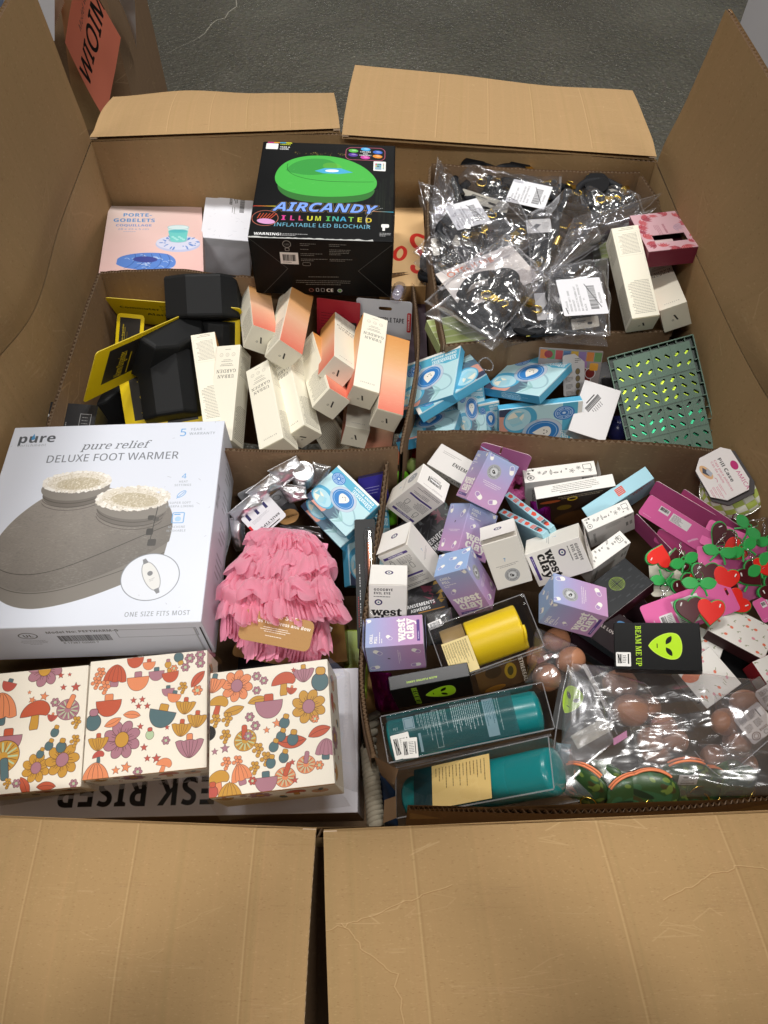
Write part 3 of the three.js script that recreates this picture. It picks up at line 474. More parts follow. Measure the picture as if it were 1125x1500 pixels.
// ================================================================ printed boxes
// ---- large white foot warmer box
{
  const W = 300, H = 317, D = 89;
  const shoe = (c) => {
    const body = () => { c.beginPath(); c.moveTo(22, 214); c.bezierCurveTo(20, 176, 56, 138, 92, 116); c.lineTo(150, 112); c.bezierCurveTo(168, 126, 196, 126, 224, 134); c.bezierCurveTo(252, 146, 256, 170, 252, 204); c.bezierCurveTo(204, 240, 140, 268, 92, 270); c.bezierCurveTo(50, 270, 24, 250, 22, 214); c.closePath(); };
    c.beginPath(); c.moveTo(20, 224); c.bezierCurveTo(24, 270, 60, 296, 104, 292); c.bezierCurveTo(160, 286, 214, 258, 246, 240); c.lineTo(252, 190); c.lineTo(40, 190); c.closePath(); c.fillStyle = '#7b766f'; c.fill();
    const g = c.createLinearGradient(60, 120, 130, 285); g.addColorStop(0, '#958f88'); g.addColorStop(.55, '#7f7972'); g.addColorStop(1, '#645f59'); body(); c.fillStyle = g; c.fill();
    c.save(); body(); c.clip(); const r = rng(8); for (let i = 0; i < 9000; i++) { const x = 15 + r() * 245, y = 105 + r() * 190, d = noise(x * .05, y * .05) + r() - .6; c.fillStyle = `rgba(${d > 0 ? '206,203,198' : '62,58,54'},.09)`; c.fillRect(x, y, 1 + r() * 3, .7); } c.restore();
    c.strokeStyle = 'rgba(58,54,50,.8)'; c.lineWidth = 1; c.beginPath(); c.moveTo(23, 224); c.bezierCurveTo(50, 252, 90, 248, 120, 238); c.bezierCurveTo(170, 220, 210, 196, 252, 178); c.stroke();
    c.strokeStyle = 'rgba(50,46,42,.6)'; c.beginPath(); c.moveTo(28, 248); c.bezierCurveTo(60, 280, 110, 274, 146, 262); c.bezierCurveTo(190, 248, 220, 236, 248, 220); c.stroke();
    for (const [x, y, a, b, rot] of [[112, 106, 44, 16, -.03], [194, 136, 47, 18, .12]]) {
      ell(c, x + 1, y + 18, a * 1.0, b * 1.5, rot, '#6e6963'); ell(c, x, y + 9, a * 1.07, b * 1.35, rot, '#858079'); c.strokeStyle = 'rgba(52,48,44,.55)'; c.lineWidth = .9; for (const k of [15, 21, 26]) { c.beginPath(); c.ellipse(x, y + k, a * (1.04 - k * .002), b * 1.25, rot, .25, 2.85); c.stroke(); }
      const q = rng(x); for (let i = 0; i < 620; i++) { const t = q() * 6.283, e = .86 + q() * .2; dot(c, x + Math.cos(t) * a * e, y + Math.sin(t) * b * e, .9 + q() * 1.7, ['#e4dfd6', '#d6cfc2', '#ece9e2'][i % 3]); } ell(c, x, y, a * .92, b * .9, rot, '#d9d2c4'); ell(c, x + 3, y + 3, a * .7, b * .62, rot, '#bdb39c'); for (let i = 0; i < 500; i++) { const t = q() * 6.283, e = Math.sqrt(q()) * .9; c.fillStyle = `rgba(${q() < .5 ? '246,240,228' : '168,152,120'},.4)`; c.fillRect(x + Math.cos(t) * a * e, y + Math.sin(t) * b * e, 1.6, 1.2); }
    }
    rr(c, 219, 164, 9, 7, 2, '#4a4844'); rr(c, 226, 167, 8, 6, 2, '#55524e'); rr(c, 220, 184, 9, 10, 2, '#3c3a37'); rr(c, 224, 200, 11, 10, 2, '#45423f'); c.strokeStyle = '#3a3835'; c.lineWidth = 1; c.beginPath(); c.moveTo(230, 150); c.lineTo(227, 200); c.stroke();
  };
  const S = sheet('rgb(226,230,240)', {
    front: [W, H, (c, w, h) => {
      fill('rgb(216,221,232)')(c, w, h); c.save(); c.translate(10, 4); c.scale(.93, .98);
      // all positions below are read as fractions of the printed face
      c.restore(); c.save(); c.translate(0, -6); c.scale(.98, 1.02); shoe(c); c.restore();
      txt(c, 'pure', 10, 30, 22, '#55595f', { b: 1, sx: 1.1 }); dot(c, 31.5, 22, 2.6, '#4a90c2'); poly(c, [[31.5, 13], [33.8, 20.5], [29.2, 20.5]], '#4a90c2'); txt(c, 'enrichment', 12, 36.5, 6.4, '#9aa0a8', { sp: .8 });
      txt(c, 'pure relief', 150, 46, 17.5, '#63676e', { it: 1, f: 'serif', a: 'center', sx: 1.05 });
      txt(c, 'DELUXE FOOT WARMER', 150, 67, 17.4, '#6d7178', { a: 'center', sx: 1.0 });
      txt(c, '5', 238, 26, 19, '#6aa2d8'); txt(c, 'YEAR -', 253, 17, 6.5, '#9097a0', { sp: .5 }); txt(c, 'WARRANTY', 252, 25, 6.5, '#9097a0', { sp: .5 });
      txt(c, '4', 254, 102, 12, '#6aa2d8', { a: 'center' }); txt(c, 'HEAT', 254, 109, 4.5, '#9aa0a8', { a: 'center', sp: .4 }); txt(c, 'SETTINGS', 254, 115, 4.5, '#9aa0a8', { a: 'center', sp: .4 });
      ell(c, 254, 128, 7, 3.2, -.8, null, '#6aa2d8', .9); c.strokeStyle = '#6aa2d8'; c.beginPath(); c.moveTo(248, 135); c.lineTo(258, 124); c.stroke(); txt(c, 'SUPER SOFT', 254, 144, 4.5, '#9aa0a8', { a: 'center', sp: .4 }); txt(c, 'SHERPA LINING', 254, 150, 4.5, '#9aa0a8', { a: 'center', sp: .4 });
      rr(c, 246.5, 158, 15, 16, 1.5, null, '#6aa2d8', 1.2); dot(c, 254, 168, 4, '#a9cbe9'); c.fillStyle = '#6aa2d8'; c.fillRect(248.5, 160, 8, 1.6); txt(c, 'MACHINE', 254, 182, 4.5, '#9aa0a8', { a: 'center', sp: .4 }); txt(c, 'WASHABLE', 254, 188, 4.5, '#9aa0a8', { a: 'center', sp: .4 });
      ell(c, 230, 253, 36, 33, 0, 'rgb(218,222,230)', '#80858c', 1.1); c.save(); c.translate(231, 252); c.rotate(-.45); ell(c, 0, 0, 9.5, 22, 0, '#d9d9d6', '#8d9094', .9); dot(c, 0, -4, 3.4, '#77797c'); lines(c, -4, 4, 8, 2, 2, '#aaa', 2, .8); poly(c, [[-3.4, -20], [3.4, -20], [2, -27], [-2, -27]], '#7b7d80'); poly(c, [[-3.4, 20], [3.4, 20], [2, 27], [-2, 27]], '#7b7d80'); c.restore();
      txt(c, 'ONE SIZE FITS MOST', 206, 307, 8.6, '#80858c', { sp: .5, sx: .9 });
      const r = rng(4); c.strokeStyle = 'rgba(120,120,126,.5)'; c.lineWidth = .5; for (let i = 0; i < 26; i++) { const x = r() * w, y = r() * h; c.beginPath(); c.moveTo(x, y); c.lineTo(x + (r() - .5) * 12, y + (r() - .5) * 7); c.stroke(); }
    }],
    base: [W, D, (c, w, h) => { fill('rgb(220,224,234)')(c, w, h); ell(c, 84, 22, 11, 8, 0, null, '#555', 1.4); txt(c, 'UL', 84, 26, 10, '#555', { a: 'center', b: 1 }); lines(c, 68, 36, 34, 4, 3.4, 'rgba(90,90,95,.6)', 5, .9, 'center'); txt(c, 'Model No: PEFTWARM-G', 108, 18, 8, '#666', { b: 1, sx: .95 }); bars(c, 118, 25, 64, 16, 6, '#333'); txt(c, '8 17387 02660 7', 119, 47, 6, '#444'); c.strokeStyle = '#8a8f98'; c.lineWidth = .8; c.strokeRect(192, 14, 98, 20); }],
    side: [H, D, (c, w, h) => { fill('rgb(214,218,228)')(c, w, h); txt(c, 'pure', 16, 40, 18, '#666a70'); for (let i = 0; i < 4; i++) lines(c, 120, 14 + i * 14, 120, 4, 2.6, 'rgba(90,92,98,.6)', i, .7); rr(c, 270, 30, 14, 30, 3, null, '#777', .8); }],
    plain: [20, 20, fill('rgb(222,226,236)')],
  }, { k: 2.6, W: 1680, wear: 3, wearN: 60, rough: .38 });
  const b = carton('foot', 'foot_warmer_box', 'large white box with a photo of a grey foot warmer', 'box', null, S, { T: 'front', F: 'base', R: 'side:3', '*': 'plain' }, { geo: { N: 10, bulge: .0015, r: .0016 } });
  // locking tab cut in the front right corner of the lid
  part('lid_seam', moved(new THREE.BoxGeometry(.0012, .07, .001), b.w / 2 - .004, .042, b.d / 2 + .0012), std(rgb(.02, .02, .02), .7), b.t);
  part('lid_seam', moved(new THREE.BoxGeometry(.0012, .07, .001), b.w / 2 - .012, .042, b.d / 2 + .0012), std(rgb(.5, .52, .55), .7), b.t);
}
// ---- cream tall soap boxes
const UGS = sheet('rgb(238,233,214)', {
  front: [48, 178, (c, w, h) => { fill('rgb(240,235,217)')(c, w, h); txt(c, 'ALTRUIST', 24, 16, 3.6, '#4a4640', { a: 'center', sp: 1.3, f: 'serif' }); txt(c, 'URBAN', 24, 122, 8.6, '#4a443c', { a: 'center', f: 'serif', sp: .6 }); txt(c, 'GARDEN', 24, 132, 8.6, '#4a443c', { a: 'center', f: 'serif', sp: .6 }); lines(c, 9, 139, 30, 2, 3, 'rgba(80,74,64,.8)', 2, .9, 'center'); lines(c, 12, 147, 24, 2, 3, 'rgba(80,74,64,.7)', 3, .8, 'center'); for (const x of [12, 24, 36]) { ell(c, x, 160, 3.2, 3.2, 0, null, 'rgba(110,100,84,.7)', .4); lines(c, x - 1.6, 159, 3.2, 2, 1.2, 'rgba(110,100,84,.6)', x, .4); } lines(c, 14, 170, 20, 1, 2, 'rgba(80,74,64,.7)', 6, .8, 'center'); }],
  text: [48, 178, (c, w, h) => { fill('rgb(238,233,214)')(c, w, h); lines(c, 5, 8, 38, 22, 2.9, 'rgba(84,78,66,.75)', 3, .9); rr(c, 4, 120, 40, 46, 1, null, 'rgba(120,112,96,.5)', .3); lines(c, 7, 124, 34, 15, 2.7, 'rgba(84,78,66,.7)', 7, .8); lines(c, 10, 171, 28, 2, 3, 'rgba(84,78,66,.7)', 9, .9); }],
  grad: [48, 178, (c, w, h) => { const g = c.createLinearGradient(0, 0, 0, h); g.addColorStop(0, 'rgb(222,120,98)'); g.addColorStop(.16, 'rgb(228,146,120)'); g.addColorStop(.45, 'rgb(234,184,150)'); g.addColorStop(.75, 'rgb(220,164,104)'); g.addColorStop(1, 'rgb(212,146,76)'); c.fillStyle = g; c.fillRect(-2, -2, w + 4, h + 4); const r = rng(5); for (let i = 0; i < 500; i++) { c.fillStyle = `rgba(255,240,220,${r() * .07})`; c.fillRect(r() * w, r() * h, 2 + r() * 9, .7); } }],
  end: [48, 48, (c, w, h) => { fill('rgb(232,227,208)')(c, w, h); poly(c, [[21, 17], [24, 17], [28.5, 29], [25.5, 29]], '#2c2925'); ell(c, 18.5, 27.5, 1.6, 1.6, 0, null, '#2c2925', .5); }],
  inside: [20, 20, fill('rgb(226,221,202)')],
}, { rough: .55, wear: 6, wearN: 40 });
const UGL = [
  ['ug1', 'cream box with a peach fading side, tilted under the left corner of the black box', { T: 'grad:2', L: 'text:3', F: 'end' }],
  ['ug2', 'cream box with a peach side, leaning second under the black box beside the red card', { T: 'grad:2', L: 'text:3', F: 'end' }],
  ['ug3', 'cream soap box lying front up, left of the pair at the rim', { T: 'front:2', R: 'text:1', F: 'end', L: 'text:3' }],
  ['ug4', 'cream soap box lying front up, right of the pair at the rim', { T: 'front:2', R: 'text:1', F: 'end', L: 'text:3' }],
  ['ug5', 'cream box pointing its end at the viewer, half under the upright one with coral side', { T: 'grad:2', L: 'text:3', F: 'end', R: 'grad:1' }],
  ['ug6', 'cream box on edge with orange side left, front of the white tape pack', { T: 'front:2', L: 'grad:3', F: 'end', R: 'text:1' }],
  ['ug7', 'tallest cream box lying front up before the white tape pack', { T: 'front:2', L: 'grad:3', F: 'end', R: 'text:1' }],
  ['ug8', 'cream box with its whole upper side orange, beside the blue boxes', { T: 'grad:2', L: 'text:3', F: 'end', R: 'text:1' }],
  ['ug9', 'short visible cream box with coral side, low at the carton rim', { T: 'front:2', L: 'grad:3', F: 'end' }],
  ['ug12', 'cream text covered box standing against the yellow framed black dispenser', { T: 'text:2', R: 'grad:1', F: 'end', L: 'front:3' }],
  ['ug13', 'cream box wedged between the yellow card and the black gap, next to foot warmer box', { T: 'front:2', R: 'text:1', F: 'end', L: 'grad:3' }],
  ['ug14', 'long cream text covered box beside the black straps, under the rose box', { T: 'text:2', L: 'text:3', F: 'end', R: 'grad:1' }],
  ['ug15', 'plain cream box lying partly under the rose patterned box at right', { T: 'front:2', F: 'end', L: 'text:3', R: 'text:1' }],
];
for (const [p, label, faces] of UGL) carton(p, 'soap_box', label, 'box', 'cream tall soap boxes', UGS, { '*': 'text', B: 'inside', K: 'end', ...faces }, { flaps: 'F', lift: .0012, hinge: { F: 'd' } });
{ // two more cream boxes deep between the others
  const lie = (px, py, drop, yaw, roll, tilt) => { const p = at(px, py, drop), q = new THREE.Quaternion().setFromEuler(new THREE.Euler(tilt, yaw, roll, 'YXZ')); return [p.x, p.y, p.z, q.x, q.y, q.z, q.w, .047, .048, .178]; };
  carton(lie(556, 640, 1.02, -.12, -.1, -.1), 'soap_box', 'cream box showing only its coral top, lowest at the carton rim', 'box', 'cream tall soap boxes', UGS, { T: 'grad:2', '*': 'text', F: 'end' });
  carton(lie(478, 622, 1.03, .45, .5, .0), 'soap_box', 'cream text covered box buried in the gap behind the leaning pair', 'box', 'cream tall soap boxes', UGS, { T: 'text:2', '*': 'text', F: 'end' });
}
// ---- perfume oil boxes, lilac and white
const seal = (c, x, y, s) => { ell(c, x, y, 10 * s, 10 * s, 0, 'rgb(172,174,176)'); ell(c, x, y, 9 * s, 9 * s, 0, null, 'rgba(90,92,96,.6)', .3); ell(c, x, y, 5 * s, 5 * s, 0, 'rgb(206,208,210)'); c.save(); c.translate(x, y); c.scale(s, s); poly(c, [[-3, -1.4], [-1.4, -2.6], [2.8, 1], [.6, 2.8], [-2.6, 1.4]], '#222'); dot(c, -1.2, 0, .9, '#ddd'); for (let i = 0; i < 26; i++) { const a = i / 26 * 6.28; if (i % 7 === 3) continue; c.save(); c.rotate(a); c.fillStyle = '#444'; c.fillRect(6.2, -.3, 1.7, .6); c.restore(); } c.restore(); };
const pill = (c, x, y, s, rot) => { c.save(); c.translate(x, y); c.rotate(rot); c.scale(s, s); rr(c, -5.4, -2.6, 10.8, 5.2, 2.6, 'rgba(150,130,190,.35)', 'rgba(245,243,236,.9)', .55); c.beginPath(); c.moveTo(0, -2.6); c.lineTo(2.8, -2.6); c.arc(2.8, 0, 2.6, -Math.PI / 2, Math.PI / 2); c.lineTo(0, 2.6); c.closePath(); c.fillStyle = 'rgb(243,240,232)'; c.fill(); c.restore(); };
const eye = (c, x, y, s) => { ell(c, x, y, 4.6 * s, 4.2 * s, 0, '#3a2d5c'); ell(c, x, y, 2.8 * s, 2.5 * s, 0, '#f2efe8'); ell(c, x, y, 1.2 * s, 1.1 * s, 0, '#2f6c88'); ell(c, x, y, .5 * s, .5 * s, 0, '#181224'); };
const logo = (c, x, y, s, col) => { txt(c, 'west', x, y, 15 * s, col, { f: 'serif', b: 1, a: 'center', sx: 1.08, stroke: col, lw: .7 }); txt(c, 'clay', x + .6, y + 10.4 * s, 15 * s, col, { f: 'serif', b: 1, a: 'center', sx: 1.12, stroke: col, lw: .7 }); };
const lilac = (c, w, h, a = 0) => { const g = c.createLinearGradient(0, 0, 0, h); g.addColorStop(0, 'rgb(156,172,210)'); g.addColorStop(.3, 'rgb(170,162,204)'); g.addColorStop(.7, 'rgb(186,148,190)'); g.addColorStop(1, 'rgb(192,148,188)'); c.fillStyle = g; c.fillRect(-2, -2, w + 4, h + 4); };
const WCL = sheet('rgb(172,160,200)', {
  front: [47, 70, (c, w, h) => { lilac(c, w, h); txt(c, 'CHILL', 5, 9, 5.4, '#f4f1ea', { b: 1 }); txt(c, 'PILL', 5, 14.4, 5.4, '#f4f1ea', { b: 1 }); lines(c, 5, 17, 28, 1, 2, 'rgba(244,241,234,.9)', 3, .9); lines(c, 5, 19.6, 16, 1, 2, 'rgba(244,241,234,.9)', 4, .9); pill(c, 13, 29, .85, -.7); pill(c, 41, 2, .9, 1.2); logo(c, 24, 48, .98, '#f5f2ea'); c.fillStyle = '#5c4486'; c.fillRect(5, 62.5, 34, 3.6); lines(c, 8, 64, 28, 1, 2, 'rgba(240,235,250,.8)', 4, .7); }],
  pills: [47, 70, (c, w, h) => { lilac(c, w, h); pill(c, 8, 8, 1.1, 1.3); pill(c, 36, 14, 1.1, -.9); pill(c, 9, 58, 1.1, 1.5); pill(c, 35, 60, 1.05, -1); txt(c, '\u2019', 22, 34, 12, '#333', { b: 1 }); lines(c, 12, 38, 28, 2, 2, 'rgba(244,241,234,.8)', 6, .6, 'center'); }],
  back: [47, 70, (c, w, h) => { lilac(c, w, h); pill(c, 40, 9, 1.15, 1.2); pill(c, 6, 4, .9, 1.2); seal(c, 18, 21, 1.0); lines(c, 8, 36, 30, 3, 2.4, 'rgba(244,241,234,.8)', 6, .7, 'center'); pill(c, 13, 58, 1.15, .5); pill(c, 35, 58, 1.15, -.4); }],
  top: [47, 47, (c, w, h) => { fill('rgb(150,176,216)')(c, w, h); pill(c, 9, 31, 1, -.75); pill(c, 24, 18, 1, .2); pill(c, 35, 36, 1.25, -1.15); pill(c, 42, 8, 1.2, -.6); pill(c, 5, 5, .9, -.8); }],
  inside: [20, 20, fill('rgb(226,222,224)')],
}, { k: 4, rough: .5, wear: 8, wearN: 30 });
const WCW = sheet('rgb(232,229,222)', {
  front: [47, 70, (c, w, h) => { fill('rgb(233,230,224)')(c, w, h); txt(c, 'GOODBYE', 6, 9, 4.7, '#222', { b: 1, sp: .25 }); txt(c, 'EVIL EYE', 6, 14.4, 4.7, '#222', { b: 1, sp: .25 }); lines(c, 6, 17, 32, 1, 2, 'rgba(30,30,30,.9)', 3, .9); eye(c, 12, 26, 1.05); logo(c, 22, 46, 1.0, '#141210'); c.fillStyle = '#4c3a80'; c.fillRect(5, 62, 34, 3.6); lines(c, 8, 63.5, 28, 1, 2, 'rgba(240,235,250,.8)', 4, .7); }],
  instr: [47, 70, (c, w, h) => { fill('rgb(228,225,219)')(c, w, h); c.fillStyle = '#4c3a80'; c.fillRect(4, 7, 37, 4); txt(c, 'INSTRUCTIONS', 22.5, 10.2, 3.2, '#eee', { a: 'center', b: 1 }); lines(c, 20, 15, 22, 6, 2.1, 'rgba(50,46,54,.75)', 3, .7); lines(c, 5, 30, 20, 7, 2.1, 'rgba(50,46,54,.75)', 4, .7); for (const [x, y] of [[11, 21], [34, 32]]) { rr(c, x - 2.6, y - 4, 5.2, 9, 1.5, null, '#555', .5); rr(c, x - 1.4, y - 7, 2.8, 3, .6, null, '#555', .5); } c.fillStyle = '#4c3a80'; c.fillRect(4, 46, 37, 3); lines(c, 15, 52, 26, 3, 2.2, 'rgba(50,46,54,.7)', 8, .7); lines(c, 4, 62, 38, 2, 2.4, 'rgba(50,46,54,.75)', 9, .8); }],
  side: [47, 70, (c, w, h) => { fill('rgb(226,223,214)')(c, w, h); txt(c, '?', 22, 34, 6.5, '#5b8fc0', { b: 1, a: 'center' }); lines(c, 7, 38.5, 32, 2, 2.2, 'rgba(90,86,90,.75)', 6, .6, 'center'); }],
  sealside: [47, 70, (c, w, h) => { fill('rgb(228,225,217)')(c, w, h); txt(c, '?', 22, 31, 6.5, '#5b8fc0', { b: 1, a: 'center' }); lines(c, 7, 36, 32, 2, 2.2, 'rgba(90,86,90,.75)', 6, .6, 'center'); seal(c, 25, 53, .98); }],
  base: [47, 47, (c, w, h) => { fill('rgb(236,233,227)')(c, w, h); c.save(); c.translate(23, 26); bars(c, -11, -8, 22, 11, 5); c.fillStyle = '#eee'; c.fillRect(-7, -3, 14, 3); lines(c, -9, 5, 18, 2, 2, '#555', 3, .6); c.restore(); lines(c, 6, 6, 34, 2, 2, 'rgba(70,66,70,.6)', 3, .6); }],
  top: [47, 47, (c, w, h) => { fill('rgb(235,232,226)')(c, w, h); eye(c, 24, 19, 1.15); }],
  inside: [20, 20, fill('rgb(220,214,204)')],
}, { k: 4, rough: .5, wear: 9, wearN: 30 });
carton('wc1', 'perfume_box', 'white carton tipped on a corner with barcode end up, nearest the carton left edge', 'box', 'white perfume boxes', WCW, { T: 'instr:2', K: 'base', L: 'sealside:3', '*': 'side' });
carton('wc2', 'perfume_box', 'lilac box with round silver seal lying topmost before the pink hang card', 'box', 'lilac perfume boxes', WCL, { T: 'back', L: 'front:1', R: 'pills:3', '*': 'top' }, { flaps: 'K', lift: .006, hinge: { K: 'u' } });
carton('wc3', 'perfume_box', 'lilac box tilted under the one with silver seal, pills side showing', 'box', 'lilac perfume boxes', WCL, { T: 'pills', R: 'front:3', '*': 'top' }, { flaps: 'K', lift: .005, hinge: { K: 'u' } });
carton('wc4', 'perfume_box', 'lilac box with pale blue pill printed top, between two white boxes', 'box', 'lilac perfume boxes', WCL, { T: 'top', F: 'front', R: 'back', '*': 'pills' });
carton('wc5', 'perfume_box', 'white box with eye on its lid and instruction panel in front', 'box', 'white perfume boxes', WCW, { T: 'top', F: 'instr', R: 'side', '*': 'side' }, { flaps: 'T', lift: .003, hinge: { T: 'u' } });
carton('wc6', 'perfume_box', 'upright white box lettered for the evil eye, behind the lying lilac box', 'box', 'white perfume boxes', WCW, { T: 'top', F: 'front', '*': 'side' }, { flaps: 'T', lift: .0015, hinge: { T: 'd' } });
carton('wc7', 'perfume_box', 'lilac box lying on its side at the far left front, lettering turned sideways', 'box', 'lilac perfume boxes', WCL, { T: 'front:1', F: 'pills:1', '*': 'back' }, { flaps: 'LR', lift: .003 });
carton('wc8', 'perfume_box', 'white box with round silver seal on its front and lid ajar', 'box', 'white perfume boxes', WCW, { T: 'top', F: 'sealside', '*': 'side' }, { flaps: 'T', lift: .006, hinge: { T: 'u' } });
carton('wc9', 'perfume_box', 'white box lying on its side with bold black lettering, right of the sealed one', 'box', 'white perfume boxes', WCW, { T: 'side:3', F: 'front:3', R: 'top', '*': 'side' }, { flaps: 'R', lift: .006, hinge: { R: 'd' } });
carton('wc10', 'perfume_box', 'lilac box lying over the bagged eggs, silver seal facing up at right', 'box', 'lilac perfume boxes', WCL, { T: 'back:1', F: 'front:1', L: 'top', '*': 'pills' });
// ---- blue drink coaster boxes
const DBS = sheet('rgb(92,176,208)', {
  face: [106, 110, (c, w, h) => {
    fill('rgb(186,222,228)')(c, w, h);
    // hand and drink at the top
    c.save(); c.translate(78, 22); poly(c, [[-30, -30], [40, -30], [40, 10], [10, 14], [-4, 34], [-30, 24], [-44, -4]], 'rgb(92,116,134)'); ell(c, 12, -8, 30, 20, .3, 'rgb(216,156,140)'); ell(c, 24, -20, 10, 18, .4, 'rgb(66,72,96)'); ell(c, 4, 6, 27, 22, .2, 'rgb(84,170,206)'); ell(c, 4, 3, 22, 17, .2, 'rgb(176,218,230)'); ell(c, 9, 0, 13, 10, .5, 'rgb(236,232,214)'); poly(c, [[-10, -4], [6, -12], [10, 4], [-4, 10]], 'rgba(150,206,224,.8)'); poly(c, [[8, 4], [20, -2], [18, 12]], 'rgba(120,190,216,.9)'); c.restore();
    ell(c, 34, 40, 30, 18, .5, null, 'rgba(120,160,176,.5)', 3);
    for (let i = 0; i < 5; i++) { c.save(); c.translate(24, 20); c.rotate(-.9 + i * .4); ell(c, 12, 0, 12, 1.6, 0, 'rgba(140,186,186,.6)'); c.restore(); }
    ell(c, 52, 58, 27, 27, 0, 'rgba(196,204,220,.8)', 'rgba(150,160,190,.7)', .7); ell(c, 52, 58, 22, 22, 0, 'rgb(54,128,198)'); ell(c, 52, 58, 19, 19, 0, null, 'rgba(220,236,246,.8)', .8);
    c.beginPath(); c.moveTo(52, 44); c.bezierCurveTo(60, 54, 64, 58, 62, 65); c.bezierCurveTo(60, 71, 44, 71, 42, 65); c.bezierCurveTo(40, 58, 44, 54, 52, 44); c.fillStyle = '#f0eee6'; c.fill(); dot(c, 48, 60, 1, '#444'); dot(c, 55, 60, 1, '#444'); c.strokeStyle = '#444'; c.lineWidth = .7; c.beginPath(); c.arc(51.5, 62, 2.4, .3, 2.8); c.stroke();
    c.fillStyle = 'rgb(90,176,206)'; c.fillRect(-2, 84, w + 4, 20); poly(c, [[-2, 84], [40, 84], [24, 78], [-2, 80]], 'rgb(90,176,206)'); c.fillStyle = '#f0efe8'; c.fillRect(-2, 104, w + 4, 8);
    txt(c, 'Mustard', 28, 92, 11, 'rgb(90,176,206)', { b: 1, stroke: '#eef4f4', lw: 2, a: 'center', sx: .95, f: 'serif' }); txt(c, 'DRINK BUDDY', 30, 101, 7.6, '#f6f6f0', { b: 1, a: 'center', sx: .95 });
    ell(c, 86, 86, 14, 14, 0, 'rgb(58,122,196)'); ell(c, 86, 86, 11.5, 11.5, 0, null, 'rgba(220,236,248,.9)', .9); ell(c, 86, 86, 6, 6, 0, null, 'rgba(220,236,248,.9)', .7); for (let i = 0; i < 30; i++) { const a = i * .2094; if (i % 5) { c.save(); c.translate(86, 86); c.rotate(a); c.fillStyle = 'rgba(226,240,250,.9)'; c.fillRect(7.6, -.5, 2.4, 1); c.restore(); } } dot(c, 86, 86, 2.4, 'rgba(220,236,248,.9)');
  }],
  side: [110, 16, (c, w, h) => { fill('rgb(72,156,196)')(c, w, h); rr(c, 38, 3, 34, 10, 3, null, 'rgba(220,238,246,.9)', .9); txt(c, 'Mustard', 55, 11, 9, 'rgb(72,156,196)', { b: 1, f: 'serif', a: 'center', stroke: 'rgba(226,240,248,.95)', lw: 1 }); lines(c, 78, 7, 16, 1, 2, 'rgba(220,238,246,.6)', 3, .8); }],
  strip: [110, 16, (c, w, h) => { fill('rgb(84,172,208)')(c, w, h); c.fillStyle = 'rgba(240,246,246,.7)'; c.fillRect(0, 0, w, 2); }],
}, { k: 3.6, rough: .36, wear: 12, wearN: 50, wearA: .12 });
const flatPose = (a, b, d, th, down = 0) => { const p = pose3(at(...a), at(...b), at(...d)), n = V(0, 0, 1).applyQuaternion(p.q), q = p.q.clone().multiply(new THREE.Quaternion().setFromEuler(new THREE.Euler(Math.PI / 2, 0, 0))), c = p.c.addScaledVector(n, -th / 2 - down); return [c.x, c.y, c.z, q.x, q.y, q.z, q.w, p.w, th, p.h]; };
const MAN = {
  db7: flatPose([731, 601, .872], [854, 587, .862], [739, 674, .96], .016),
  db4: flatPose([668, 566, .875], [708, 562, .868], [650, 640, .93], .016), db5: flatPose([700, 593, .885], [731, 587, .88], [690, 645, .94], .016),
  db8: flatPose([496, 681, .86], [556, 739, .862], [446, 724, .88], .016), db9: flatPose([488, 697, .885], [548, 756, .882], [437, 738, .905], .016), db10: flatPose([507, 735, .885], [569, 741, .92], [489, 857, .915], .018),
};
const DBL = [
  ['db1', 'light blue coaster box topmost of the stack beside the orange topped box', { T: 'face:2', F: 'side', R: 'strip' }],
  ['db2', 'light blue coaster box sliding out turned, second in that stack', { T: 'face:3', F: 'strip', R: 'side' }],
  ['db3', 'light blue coaster box lowest of the stack, above the red box', { T: 'face:2', F: 'side', R: 'strip' }],
  [MAN.db4, 'light blue coaster box standing on edge right of the stack', { T: 'face:2', F: 'side', R: 'strip' }],
  [MAN.db5, 'light blue coaster box on edge, smallest visible sliver between the standing ones', { T: 'face:2', F: 'side', R: 'strip' }],
  ['db6', 'light blue coaster box lying flat and alone, topmost in the middle of its carton', { T: 'face:2', F: 'side', R: 'strip' }],
  [MAN.db7, 'light blue coaster box leaning at the rim with its badge upright, beside the white box', { T: 'face:1', R: 'strip', F: 'side' }],
  [MAN.db8, 'light blue coaster box behind the pink dress, beside the silver pouches', { T: 'face:2', F: 'side', R: 'strip' }],
  [MAN.db9, 'light blue coaster box under the one beside the silver pouches', { T: 'face:2', F: 'side', R: 'strip' }],
  [MAN.db10, 'light blue coaster box on end right of the pink dress, behind the pen pack', { T: 'face:2', L: 'strip', F: 'side' }],
];
for (const [p, label, faces] of DBL) carton(p, 'coaster_box', label, 'box', 'light blue coaster boxes', DBS, { '*': 'strip', B: 'face', ...faces }, { geo: { bulge: .0012, r: .0007 } });
